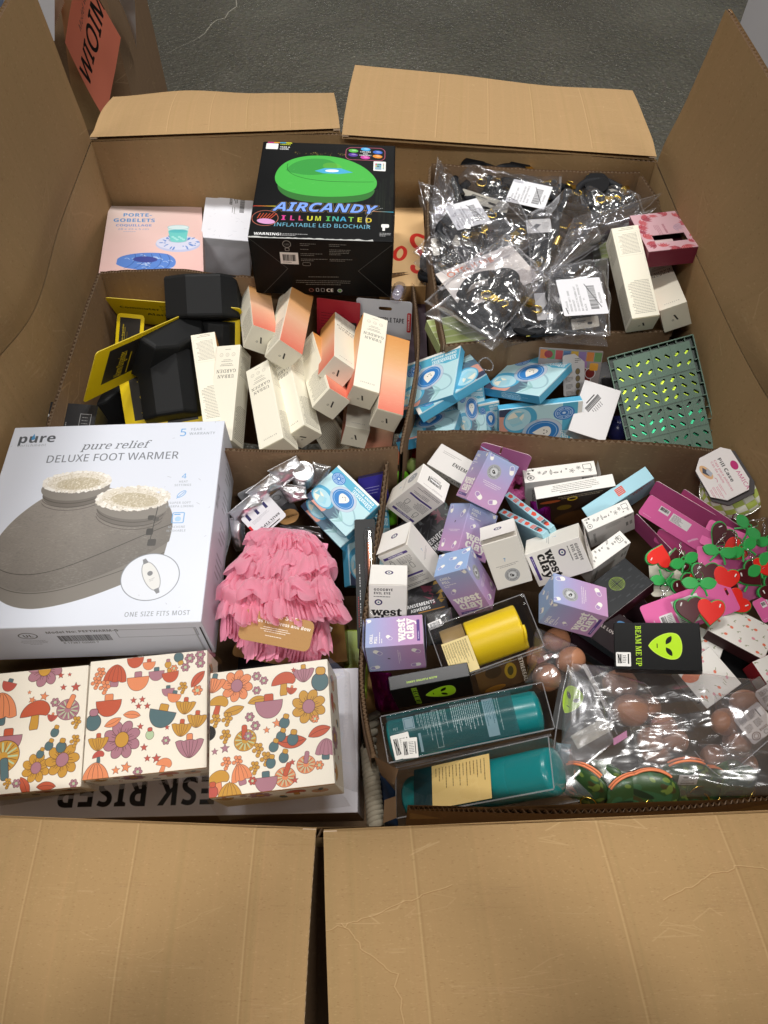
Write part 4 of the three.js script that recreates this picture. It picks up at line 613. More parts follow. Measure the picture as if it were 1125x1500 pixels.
// ---- card game boxes
const doodle = (c, w, h, seed) => { const r = rng(seed); for (let i = 0; i < 12; i++) { const x = 5 + i / 12 * (w - 8) + r() * 3, y = 3 + r() * (h - 6), k = r() * 4 | 0, s = 1.6 + r() * 1.8; c.save(); c.translate(x, y); c.rotate(r() * 6); c.strokeStyle = c.fillStyle = '#2a2826'; c.lineWidth = .45; if (k === 0) { for (let j = 0; j < 5; j++) { c.rotate(1.256); ell(c, s * .7, 0, s * .55, s * .26, 0, null, '#2a2826', .4); } } else if (k === 1) { ell(c, 0, 0, s * 1.3, s * .5, 0, null, '#2a2826', .5); c.beginPath(); c.moveTo(-s * 2, 0); c.lineTo(s * 1.3, 0); c.stroke(); } else if (k === 2) { for (let j = 0; j < 7; j++) { c.rotate(.9); c.beginPath(); c.moveTo(.3, 0); c.lineTo(s, 0); c.stroke(); } } else { ell(c, 0, 0, s * .7, s * .6, 0, '#3a3836'); c.beginPath(); c.moveTo(0, 0); c.lineTo(s * 2, s * .4); c.stroke(); } c.restore(); } };
const ENS = sheet('rgb(230,227,220)', {
  doodle: [106, 26, (c, w, h) => { fill('rgb(234,232,226)')(c, w, h); doodle(c, w, h, 4); ell(c, 10, 18, 5, 4, 0, null, '#222', .7); dot(c, 10, 18, 1.5, '#222'); rr(c, 88, 5, 12, 9, 1, null, '#222', .7); lines(c, 5, 3, 14, 2, 1.8, '#333', 2, .8); }],
  doodle2: [106, 26, (c, w, h) => { fill('rgb(234,232,226)')(c, w, h); doodle(c, w, h, 19); rr(c, 84, 6, 13, 10, 1, null, '#222', .7); ell(c, 91, 11, 2.5, 2.5, 0, null, '#222', .7); }],
  text: [106, 80, (c, w, h) => { fill('rgb(206,203,200)')(c, w, h); c.save(); c.translate(15, 64); c.rotate(-Math.PI / 2); txt(c, 'SERPENTINES', 0, 0, 7, '#2a2826', { b: 1 }); c.restore(); bars(c, 84, 3, 16, 6, 3); lines(c, 40, 10, 40, 4, 3, 'rgba(60,58,56,.5)', 6, .8); bars(c, 86, 30, 5, 16, 2); bars(c, 95, 30, 5, 16, 5); }],
  lettered: [80, 45, (c, w, h) => { fill('rgb(212,208,204)')(c, w, h); txt(c, 'ENSEMBLE', 40, 26, 9, '#221f1e', { b: 1 }); lines(c, 12, 9, 40, 2, 3, 'rgba(60,58,56,.5)', 3, .8); }],
  white: [106, 26, (c, w, h) => { fill('rgb(236,234,228)')(c, w, h); lines(c, 20, 5, 68, 5, 3.6, 'rgba(60,58,56,.75)', 4, 1, 'center'); }],
  brown: [106, 80, (c, w, h) => { fill('rgb(44,26,16)')(c, w, h); for (const [x, y, a, b, col] of [[60, 60, 40, 18, 'rgba(96,58,20,.6)'], [18, 12, 14, 3, 'rgba(170,76,34,.9)'], [36, 30, 10, 6, 'rgba(120,96,20,.7)']]) ell(c, x, y, a, b, 0, col); ell(c, 48, 12, 6, 3.6, 0, null, 'rgb(196,160,30)', 2); lines(c, 24, 5, 70, 2, 3.4, 'rgba(220,200,170,.75)', 4, 1, 'center'); }],
  blue: [106, 80, (c, w, h) => { fill('rgb(166,212,226)')(c, w, h); txt(c, 'LUMI\u00c8RES', 62, 10, 8, 'rgb(196,70,64)', { b: 1 }); txt(c, 'FEST', 70, 18, 8, 'rgb(196,70,64)', { b: 1 }); }],
  bluetop: [106, 26, (c, w, h) => { fill('rgb(170,216,230)')(c, w, h); rr(c, 52, 5, 12, 14, 1, 'rgb(222,86,66)'); c.fillStyle = 'rgb(170,216,230)'; for (let i = 0; i < 4; i++) c.fillRect(53, 7 + i * 3, 10, .8); }],
  redrow: [120, 12, (c, w, h) => { fill('rgb(172,214,226)')(c, w, h); for (let i = 0; i < 7; i++) { c.save(); c.translate(12 + i * 16, 6); if (i % 2) rr(c, -4.5, -4, 9, 8, .6, 'rgb(226,92,72)'); else poly(c, [[-6, -2], [0, -4], [6, -1], [4, 3], [-3, 4]], 'rgb(226,86,66)'); if (i % 2) { c.fillStyle = 'rgb(172,214,226)'; for (let k = 0; k < 3; k++) c.fillRect(-3.6, -2.8 + k * 2.2, 7.2, .7); } c.restore(); } bars(c, 98, 2, 9, 8, 3); }],
  plainblue: [20, 20, fill('rgb(158,202,214)')], inside: [20, 20, fill('rgb(214,210,206)')],
}, { k: 3.6, rough: .5, wear: 4, wearN: 40 });
const EG = 'slim card game boxes';
carton('en1', 'game_box', 'white doodle topped game box at the back wall of its carton', 'box', EG, ENS, { T: 'doodle', F: 'text', '*': 'inside' }, { flaps: 'R', lift: .005 });
carton('en2', 'game_box', 'white edged game box with dark brown front, before the doodle topped one', 'box', EG, ENS, { T: 'white', F: 'brown', '*': 'inside' });
carton('en3', 'game_box', 'pale blue game box with red lettering beside the pink cards', 'box', EG, ENS, { T: 'bluetop', F: 'blue', '*': 'plainblue' });
carton('en4', 'game_box', 'white doodle topped game box below the pale blue one', 'box', EG, ENS, { T: 'doodle', F: 'text', '*': 'inside' }, { flaps: 'L', lift: .003 });
carton('en5', 'game_box', 'white doodle topped game box tucked under the sideways white perfume box', 'box', EG, ENS, { T: 'doodle2', F: 'text', '*': 'inside' });
{
  const c1 = [at(652, 652, 1.0), at(694, 678, 1.0), at(635, 686, .965)];
  const p = pose3(at(651, 654, .865), at(695, 679, .865), at(637, 684, .875)), q = p.q, X = V(1, 0, 0).applyQuaternion(q), Z = V(0, 0, 1).applyQuaternion(q);
  const qq = q.clone().multiply(new THREE.Quaternion().setFromEuler(new THREE.Euler(Math.PI / 2, 0, 0)));
  const ctr = p.c.clone().addScaledVector(Z, -.012);
  carton([ctr.x, ctr.y, ctr.z, qq.x, qq.y, qq.z, qq.w, p.w * 1.25, .024, p.h * 1.12], 'game_box', 'white game box lettered ENSEMBLE tilted at the back left of its carton', 'box', EG, ENS, { T: 'lettered', F: 'doodle2', '*': 'doodle' });
}
carton('en7', 'game_box', 'pale blue game box with red printed edge, beside the dark brown one', 'box', EG, ENS, { T: 'redrow', F: 'plainblue', '*': 'plainblue' });
carton('en8', 'game_box', 'pale blue game box with red printed edge, nearer the sealed white box', 'box', EG, ENS, { T: 'redrow', F: 'plainblue', '*': 'plainblue' });
// ---- black alien boxes
const alien = (c, x, y, s, rot) => { c.save(); c.translate(x, y); c.rotate(rot); c.scale(s, s); c.beginPath(); c.moveTo(0, 15); c.bezierCurveTo(-7, 12, -15, -2, -11, -9); c.bezierCurveTo(-8, -14.5, 8, -14.5, 11, -9); c.bezierCurveTo(15, -2, 7, 12, 0, 15); c.closePath(); c.fillStyle = 'rgb(176,220,34)'; c.fill(); c.strokeStyle = 'rgb(206,238,90)'; c.lineWidth = .5; c.stroke(); for (const m of [-1, 1]) { c.save(); c.scale(m, 1); c.translate(5.4, -2); c.rotate(-.55); c.beginPath(); c.moveTo(-4.6, 0); c.quadraticCurveTo(0, -4.6, 4.6, -.2); c.quadraticCurveTo(0, 3.8, -4.6, 0); c.fillStyle = '#0c0d0a'; c.fill(); c.restore(); } c.fillStyle = '#15180c'; c.fillRect(-2, 7.4, 4, .7); c.restore(); };
const ALS = sheet('rgb(15,15,15)', {
  face: [95, 56, (c, w, h) => { fill('rgb(15,15,15)')(c, w, h); c.save(); c.translate(27, 28); c.rotate(Math.PI / 2); txt(c, 'BEAM ME UP', 0, 2.5, 8.6, 'rgb(180,222,50)', { b: 1, f: 'serif', a: 'center', sx: .86 }); c.restore(); alien(c, 58, 28, 1.28, Math.PI / 2); }],
  spine: [95, 18, (c, w, h) => { fill('rgb(44,45,46)')(c, w, h); txt(c, 'ALIEN PLAYING CARDS', 56, 8, 3.4, 'rgb(170,206,60)', { a: 'center', b: 1, rot: 0 }); txt(c, '\u2660', 12, 8, 5, 'rgb(170,206,60)'); txt(c, '\u2666', 84, 8, 5, 'rgb(170,206,60)'); }],
  edge: [95, 18, fill('rgb(26,26,27)')],
  tag: [17, 17, (c, w, h) => { fill('rgb(232,230,226)')(c, w, h); bars(c, 2, 2.5, 5, 11, 2); c.strokeStyle = '#111'; c.lineWidth = 1; c.beginPath(); c.moveTo(2, 2); c.lineTo(6, 13); c.stroke(); lines(c, 8, 4, 4, 5, 2, '#444', 2, .8); c.fillStyle = '#111'; c.fillRect(13.5, 2, 1.4, 12); }],
  globe: [83, 51, (c, w, h) => { fill('rgb(38,40,42)')(c, w, h); c.strokeStyle = 'rgb(128,150,60)'; c.lineWidth = .5; for (let i = 1; i < 6; i++) { ell(c, 48, 22, 10 * i / 5, 10, 0, null, 'rgb(128,150,60)', .4); ell(c, 48, 22, 10, 10 * i / 5, 0, null, 'rgb(128,150,60)', .4); } txt(c, 'la', 14, 30, 11, 'rgb(186,210,80)', { it: 1, f: 'serif' }); const r = rng(3); for (let i = 0; i < 40; i++) { c.fillStyle = 'rgba(90,94,98,.25)'; c.fillRect(r() * w, r() * h, 6, 1.5); } }],
  maroon: [83, 20, (c, w, h) => { fill('rgb(48,20,26)')(c, w, h); c.fillStyle = 'rgb(220,218,214)'; c.fillRect(-1, -1, w + 2, 1.4); }],
  slate: [83, 20, fill('rgb(52,60,66)')], night: [83, 51, (c, w, h) => { fill('rgb(34,18,24)')(c, w, h); txt(c, 'A LITTLE LOVE', 6, 30, 6, 'rgb(214,206,200)', { b: 1 }); ell(c, 50, 14, 12, 7, .2, 'rgb(86,140,190)'); ell(c, 52, 15, 7, 5, .2, 'rgb(44,52,66)'); }],
}, { k: 4, rough: .32, wear: 5, wearN: 40, wearA: .25, coat: .04, coatRough: .12, spec: .28 });
const AG = 'black cellophaned card boxes';
{
  const a = carton('ab1', 'card_box', 'flat black box with bright green alien head, topmost at right', 'box', AG, ALS, { T: 'face', '*': 'edge' });
  const s = plate(roundShape(.0165, .0165, .001), .0165, .0165, .0004, ALS.cells.tag); s.rotateX(-Math.PI / 2); s.translate(-a.w / 2 + .0105, a.h + .001, a.d / 2 - .0115); part('price_sticker', s, ALS.mat, a.t);
  carton('ab2', 'card_box', 'black box with green alien head standing behind the upper teal bottle', 'box', AG, ALS, { T: 'spine:2', F: 'face', '*': 'edge' }, { geo: { bulge: .001 } });
  carton('ab3', 'card_box', 'charcoal box with thin green globe under the lilac box at right', 'box', AG, ALS, { T: 'globe', F: 'maroon', '*': 'slate' });
  const book = (px, py, drop, yaw, tilt, roll, w, h, d, label, f) => { const p = at(px, py, drop), q = new THREE.Quaternion().setFromEuler(new THREE.Euler(tilt, yaw, roll, 'YXZ')); carton([p.x, p.y, p.z, q.x, q.y, q.z, q.w, w, h, d], 'card_box', label, 'box', AG, ALS, f); };
  book(882, 946, .905, -.62, .1, -.1, .08, .018, .05, 'slate edged black box, lower of two beside the alien box', { T: 'night', '*': 'slate' });
  book(897, 928, .882, -.66, .05, -.1, .08, .014, .052, 'dark maroon box with white lettering between lilac box and alien box', { T: 'night', '*': 'slate' });
  book(1078, 968, .92, .5, .1, 0, .09, .02, .06, 'black box with white lettering under the floral flap at right edge', { T: 'edge', '*': 'maroon' });
  book(905, 905, .925, .62, .3, .1, .085, .02, .05, 'brown photo box half hidden under the globe box', { T: 'night', '*': 'maroon' });
}
// ---- peach floral boxes
const FLS = sheet('rgb(234,230,222)', {
  face: [69, 57, (c, w, h) => { fill('rgb(236,233,226)')(c, w, h); const r = rng(12); for (let i = 0; i < 20; i++) { const x = 4 + (i % 5) * 14 + r() * 6, y = 4 + (i / 5 | 0) * 14 + r() * 6; c.save(); c.translate(x, y); c.rotate(r() * 6.28); c.strokeStyle = 'rgb(110,120,70)'; c.lineWidth = .6; c.beginPath(); c.moveTo(0, 0); c.quadraticCurveTo(3, 1, 5, 0); c.stroke(); c.beginPath(); c.moveTo(3, 0); c.lineTo(4.4, -1.6); c.stroke(); if (i % 3) { ell(c, -1, 0, 2.2, 1.9, 0, i % 4 === 1 ? 'rgb(226,150,160)' : 'rgb(230,122,92)'); } c.restore(); } }],
  heart: [69, 57, (c, w, h) => { fill('rgb(236,233,226)')(c, w, h); ell(c, 12, 16, 13, 7, .3, 'rgb(226,128,92)'); ell(c, 24, 14, 9, 7, -.2, 'rgb(230,134,96)'); const r = rng(5); for (let i = 0; i < 16; i++) { const x = 6 + r() * 60, y = 4 + r() * 50; if (x < 34 && y < 24) continue; c.save(); c.translate(x, y); c.rotate(r() * 6.28); c.strokeStyle = 'rgb(110,120,70)'; c.lineWidth = .6; c.beginPath(); c.moveTo(0, 0); c.quadraticCurveTo(3, 1, 5.5, 0); c.stroke(); if (i % 3) ell(c, -1, 0, 2.4, 2, 0, i % 4 === 1 ? 'rgb(222,160,170)' : 'rgb(230,122,92)'); c.restore(); } }],
  side: [69, 33, (c, w, h) => { fill('rgb(210,206,200)')(c, w, h); lines(c, 6, 6, 40, 4, 3, '#444', 3, 1.2); }],
  dark: [69, 20, fill('rgb(58,30,32)')], red: [69, 20, (c, w, h) => { fill('rgb(158,40,50)')(c, w, h); rr(c, 24, 2, 16, 16, 2, 'rgb(220,212,204)'); }],
}, { k: 4, rough: .45, wear: 3, wearN: 20 });
carton('fb1', 'floral_box', 'white box with coral radish print, under the flat alien box', 'box', 'white floral boxes', FLS, { T: 'heart', L: 'side:3', '*': 'dark' });
carton('fb2', 'floral_box', 'white floral box with dark maroon side beneath the pink cards', 'box', 'white floral boxes', FLS, { T: 'face', F: 'dark', '*': 'side' });
{ const p = at(1010, 945, .905), q = new THREE.Quaternion().setFromEuler(new THREE.Euler(.1, -.5, .05, 'YXZ')); carton([p.x, p.y, p.z, q.x, q.y, q.z, q.w, .075, .02, .05], 'floral_box', 'white floral box lowest, between the radish box and the maroon sided one', 'box', 'white floral boxes', FLS, { T: 'face', '*': 'side' });
  const p2 = at(1150, 985, .88), q2 = new THREE.Quaternion().setFromEuler(new THREE.Euler(.1, .4, .05, 'YXZ')); carton([p2.x, p2.y, p2.z, q2.x, q2.y, q2.z, q2.w, .075, .03, .05], 'floral_box', 'red sided box cut off by the right edge', 'box', null, FLS, { T: 'face', '*': 'red' }); }
// ---- black inflatable chair box
{
  const S = sheet('rgb(14,14,15)', {
    front: [219, 233, (c, w, h) => {
      fill('rgb(9,10,11)')(c, w, h); const r = rng(7);
      for (let i = 0; i < 34; i++) { c.fillStyle = `rgba(${60 + r() * 40},${80 + r() * 40},60,${r() * .18})`; c.fillRect(150 + r() * 64, 44 + r() * 100, 1 + r() * 3, 20 + r() * 60); }
      for (let i = 0; i < 80; i++) { c.fillStyle = `rgba(190,170,70,${r() * .5})`; c.fillRect(54 + r() * 110, 24 + r() * 6, 1.6, 1 + r() * 3); }
      // the green chair
      c.beginPath(); c.moveTo(34, 112); c.bezierCurveTo(36, 140, 70, 154, 112, 152); c.bezierCurveTo(160, 152, 186, 142, 188, 116); c.closePath(); c.fillStyle = 'rgb(52,112,50)'; c.fill();
      c.beginPath(); c.moveTo(28, 92); c.bezierCurveTo(28, 60, 50, 34, 92, 33); c.bezierCurveTo(140, 32, 178, 60, 190, 92); c.bezierCurveTo(196, 122, 168, 136, 112, 138); c.bezierCurveTo(60, 138, 30, 122, 28, 92); c.fillStyle = 'rgb(72,176,72)'; c.fill();
      c.beginPath(); c.moveTo(44, 74); c.bezierCurveTo(52, 46, 80, 38, 104, 42); c.bezierCurveTo(128, 48, 130, 66, 120, 76); c.bezierCurveTo(100, 88, 64, 90, 44, 74); c.fillStyle = 'rgba(46,126,58,.55)'; c.fill(); ell(c, 118, 62, 16, 10, .3, 'rgba(124,180,60,.4)');
      c.strokeStyle = 'rgba(28,86,34,.8)'; c.lineWidth = 1; c.beginPath(); c.moveTo(46, 56); c.bezierCurveTo(38, 92, 90, 110, 186, 96); c.stroke();
      poly(c, [[90, 74], [106, 66], [132, 66], [152, 76], [130, 81], [104, 80]], 'rgb(74,166,206)'); ell(c, 118, 73, 11, 3.6, 0, 'rgb(232,246,250)');
      for (let i = 0; i < 20; i++) { c.strokeStyle = `rgba(220,240,220,${r() * .18})`; c.lineWidth = .6; const x = 40 + r() * 150, y = 70 + r() * 60; c.beginPath(); c.moveTo(x, y); c.lineTo(x + 14 * r(), y - 4 * r()); c.stroke(); }
      // top corners
      c.fillStyle = '#e9e9e4'; rr(c, 6, 5, 20, 15, 1.5, '#e6e6e2'); const rb = ['#d83a8a', '#e6a52c', '#3fa7d6', '#d8dc34']; rb.forEach((q, i) => { c.fillStyle = q; c.fillRect(8 + i * 10, 1, 10, 2.6); }); txt(c, 'LIGHTS', 29, 8, 5, '#d8dc34', { b: 1 }); txt(c, 'TAKE A', 29, 15, 5, '#eee', { b: 1 }); txt(c, 'LOOK!', 29, 20, 5, '#eee', { b: 1 });
      rr(c, 138, 9, 64, 33, 10, 'rgba(20,20,22,.8)', 'rgb(180,90,110)', 1.1); [['#5bb34a', 150, 18], ['#4ba3d8', 170, 13], ['#3b66c0', 190, 20], ['#5a3b98', 150, 29], ['#c4429c', 170, 35], ['#e08a34', 190, 31]].forEach(([q, x, y]) => { ell(c, x, y, 8, 4.6, .1, q); ell(c, x + 1, y - 1, 4, 1.6, .1, 'rgba(255,255,255,.35)'); }); txt(c, 'COLORS', 170, 22, 4.6, '#eee', { a: 'center', b: 1 }); txt(c, 'YOU', 170, 26.4, 4, '#eee', { a: 'center', b: 1 }); txt(c, 'CONTROL!', 170, 30.4, 4, '#eee', { a: 'center', b: 1 });
      rr(c, 184, 44, 20, 24, 1.5, '#e8e8e4'); c.fillStyle = '#8aa9b8'; c.fillRect(187, 49, 10, 16); for (let i = 0; i < 6; i++) { c.fillStyle = ['#c33', '#393', '#338', '#bb3', '#444', '#3aa'][i]; c.fillRect(187 + (i % 3) * 3.3, 50 + (i / 3 | 0) * 5, 2.4, 3); c.fillRect(199, 49 + i * 2.6, 2.4, 1.4); }
      // rainbow line, names
      const g = c.createLinearGradient(0, 0, w, 0);['#c33', '#cc3', '#3a6', '#36c', '#36c', '#c63', '#3ac'].forEach((q, i) => g.addColorStop(i / 6, q)); c.fillStyle = g; c.fillRect(0, 161, 46, 1.4); c.fillRect(172, 165, 47, 1.4);
      txt(c, 'AIRCANDY', 110, 172, 26, 'rgb(104,140,222)', { b: 1, it: 1, a: 'center', sx: 1.2, stroke: 'rgb(150,126,70)', lw: 4.2 }); txt(c, 'AIRCANDY', 110, 172, 26, 'rgb(104,140,222)', { b: 1, it: 1, a: 'center', sx: 1.2, stroke: 'rgb(18,20,40)', lw: 3.2 }); txt(c, 'AIRCANDY', 110, 171, 26, 'rgb(124,160,236)', { b: 1, it: 1, a: 'center', sx: 1.2 });
      [['I', '#d0418e'], ['L', '#d0418e'], ['L', '#c8506e'], ['U', '#c8c23a'], ['M', '#b8c23a'], ['I', '#52ac52'], ['N', '#46a6a0'], ['A', '#3c9ac0'], ['T', '#7ab650'], ['E', '#c8c23a'], ['D', '#c8b23a']].forEach(([ch, q], i) => txt(c, ch, 46 + i * 12.9 + (i > 4 ? 5 : 0) - (i === 5 ? 1 : 0) - (i > 5 ? 5 : 0), 192, 14, q, { b: 1, sx: ch === 'M' ? .85 : ch === 'I' ? 1.5 : 1.15 }));
      txt(c, 'INFLATABLE LED BLOCHAIR', 110, 206, 11.5, 'rgb(110,178,204)', { a: 'center', sx: 1.04 });
      ell(c, 22, 189, 20, 17, 0, 'rgba(10,10,10,.6)', 'rgb(190,110,90)', 1); ell(c, 24, 196, 14, 6, .1, 'rgb(206,150,196)'); for (let i = 0; i < 6; i++) { c.strokeStyle = 'rgb(196,80,50)'; c.lineWidth = 1.4; c.beginPath(); c.moveTo(10 + i * 4, 190); c.lineTo(14 + i * 5, 178); c.stroke(); }
      txt(c, '\u25B2WARNING!', 5, 227, 8, '#eee', { b: 1 }); lines(c, 48, 222, 44, 2, 3, '#aaa', 3, 1.4); for (let i = 0; i < 26; i++) { const a = 2.6 + i * .07; dot(c, 200 + Math.cos(a) * 38 + 14, 200 + Math.sin(a) * 30 - 14, .6, '#ddd'); } rr(c, 200, 194, 12, 8, 2, '#e6e6e2'); c.fillStyle = '#e6e6e2'; c.fillRect(202, 200, 4, 9); lines(c, 198, 214, 18, 3, 3, '#bbb', 3, 1);
      c.fillStyle = 'rgba(226,226,222,.85)'; c.beginPath(); c.moveTo(0, h + 2); for (let x = 0; x <= 190; x += 4) c.lineTo(x, h - 1.6 - r() * 2.4 * (x < 30 || x > 160 ? 1 : .6)); c.lineTo(190, h + 2); c.fill();
    }],
    base: [219, 112, (c, w, h) => { fill('rgb(9,8,8)')(c, w, h); c.strokeStyle = 'rgba(170,168,160,.65)'; c.lineWidth = .5; for (const p of [[[1, 1], [56, 56], [12, 111]], [[218, 5], [166, 58], [216, 111]]]) { c.beginPath(); p.forEach(([x, y], i) => i ? c.lineTo(x, y) : c.moveTo(x, y)); c.stroke(); } dot(c, 58, 12, 6, 'rgba(120,118,112,.0)'); ell(c, 58, 10, 6, 6, 0, null, '#99968e', 1); rr(c, 55, 17, 6, 5, 1, null, '#99968e', 1); txt(c, 'LED', 58, 11.6, 4, '#99968e', { a: 'center' }); c.fillStyle = '#dedcd6'; c.fillRect(46, 25, 28, 22); bars(c, 50, 29, 20, 12, 3); lines(c, 50, 43, 20, 1, 2, '#444', 3, 1); lines(c, 78, 8, 28, 2, 3, '#8c8a82', 4, .9); lines(c, 78, 18, 26, 1, 3, '#8c8a82', 5, .9); lines(c, 78, 26, 36, 2, 3, '#8c8a82', 6, .9); lines(c, 78, 36, 42, 2, 3, '#8c8a82', 7, .9); rr(c, 80, 43, 12, 6, 2, null, '#8c8a82', .7); lines(c, 122, 8, 30, 2, 3, '#8c8a82', 8, .9); lines(c, 122, 18, 34, 4, 3, '#8c8a82', 9, .9); lines(c, 122, 36, 40, 2, 3, '#8c8a82', 10, .9); lines(c, 74, 71, 74, 1, 3, '#8c8a82', 11, .9, 'center'); lines(c, 60, 79, 100, 3, 4, '#8c8a82', 12, .9, 'center'); ell(c, 90, 100, 3.4, 3.4, 0, null, '#8a5a52', 1.2); rr(c, 98, 96, 4, 7, 1, null, '#bbb', .9); rr(c, 106, 96, 5, 7, 1, null, '#aaa', .9); txt(c, 'CE', 114, 103.5, 10, '#dedcd6', { b: 1 }); ell(c, 136, 100, 3.4, 3.4, 0, 'rgb(96,140,70)', '#ccd', .8); }],
    side: [40, 40, fill('rgb(22,23,24)')], inside: [20, 20, fill('rgb(150,120,86)')],
  }, { k: 3, rough: .42, wear: 14, wearN: 110, wearA: .12, spec: .25 });
  carton('aircandy', 'inflatable_chair_box', 'large black box with a bright green inflatable chair on it', 'box', null, S, { T: 'front', F: 'base', '*': 'side' }, { geo: { bulge: .002, r: .0018, N: 10 } });
}
// ---- pale pink shell cup holder box
{
  const shell = (c, x, y, s, col, light, rot) => { c.save(); c.translate(x, y); c.rotate(rot); c.scale(s, s); c.beginPath(); c.moveTo(-34, -4); c.bezierCurveTo(-30, -20, 10, -24, 26, -18); c.bezierCurveTo(40, -10, 42, 10, 30, 18); c.bezierCurveTo(0, 24, -24, 20, -34, 8); c.closePath(); c.fillStyle = col; c.fill(); const r = rng(x | 0); for (let i = 0; i < 26; i++) { c.strokeStyle = light; c.lineWidth = .9; const X = -28 + r() * 60, Y = -16 + r() * 32; c.beginPath(); c.moveTo(X, Y); c.quadraticCurveTo(X + 3, Y - 4, X + 6, Y + 2); c.stroke(); } c.strokeStyle = 'rgba(40,66,130,.5)'; c.lineWidth = 1; for (let i = 0; i < 5; i++) { c.beginPath(); c.moveTo(-14 + i * 10, -18); c.quadraticCurveTo(-8 + i * 11, 4, -24 + i * 12, 18); c.stroke(); } ell(c, 0, -4, 15, 7.4, .05, 'rgb(64,74,150)'); c.restore(); };
  const S = sheet('rgb(228,196,188)', { face: [182, 254, (c, w, h) => { const g = c.createLinearGradient(0, 0, w, h); g.addColorStop(0, 'rgb(232,216,208)'); g.addColorStop(.4, 'rgb(234,202,196)'); g.addColorStop(1, 'rgb(234,190,184)'); c.fillStyle = g; c.fillRect(-2, -2, w + 4, h + 4); txt(c, 'PORTE-', 57, 44, 19, 'rgb(88,148,206)', { b: 1, a: 'center', sx: .86 }); txt(c, 'GOBELETS', 52, 66, 19, 'rgb(88,148,206)', { b: 1, a: 'center', sx: .86 }); txt(c, 'COQUILLAGE', 52, 84, 12, 'rgb(120,150,206)', { b: 1, a: 'center', sx: .9 }); txt(c, '28 x 23 x 5 cm', 52, 98, 9, 'rgb(150,164,206)', { a: 'center' }); lines(c, 34, 104, 36, 1, 3, 'rgb(150,164,206)', 3, 1.4);
    c.save(); c.translate(136, 150); c.scale(1, 1.25); ell(c, 0, 2, 41, 25, 0, 'rgb(190,196,226)'); ell(c, 0, -2, 40, 22, 0, 'rgb(214,216,236)'); const r = rng(3); for (let i = 0; i < 40; i++) { const a = r() * 6.28, q = .55 + r() * .4; ell(c, Math.cos(a) * 40 * q, -2 + Math.sin(a) * 22 * q, 4 * r() + 1, 1.4, a, 'rgba(70,120,200,.75)'); } ell(c, 0, -10, 18, 8, 0, 'rgb(170,184,206)'); poly(c, [[-20, -50], [20, -50], [15, -8], [-14, -8]], 'rgba(196,230,230,.9)'); ell(c, 0, -50, 20, 7, 0, 'rgb(214,234,236)', 'rgba(150,190,200,.9)', 1); poly(c, [[-19, -38], [18, -38], [15, -8], [-14, -8]], 'rgb(112,204,200)'); ell(c, 0, -38, 18, 5, 0, 'rgb(90,190,196)'); ell(c, 0, -8, 14.5, 5, 0, 'rgb(124,208,204)'); for (let i = 0; i < 6; i++) ell(c, -10 + i * 4, -20 + (i % 3) * 4, 3, 3, 0, 'rgba(200,240,236,.6)'); c.restore();
    shell(c, 78, 216, 1.45, 'rgb(92,136,212)', 'rgba(214,226,246,.8)', .05); }], side: [40, 20, fill('rgb(214,186,178)')] }, { k: 2.6, rough: .4, wear: 2, wearN: 20 });
  const b = carton('porte', 'cup_holder_box', 'pale pink box picturing two blue shell cup holders', 'box', null, S, { T: 'face', '*': 'side' }, { geo: { N: 8, bulge: .0012 } });
  part('side_slot', moved(new THREE.BoxGeometry(.0012, .004, .05), -b.w / 2 - .0003, b.h - .004, .03), std(rgb(.03, .02, .02), .8), b.t);
}
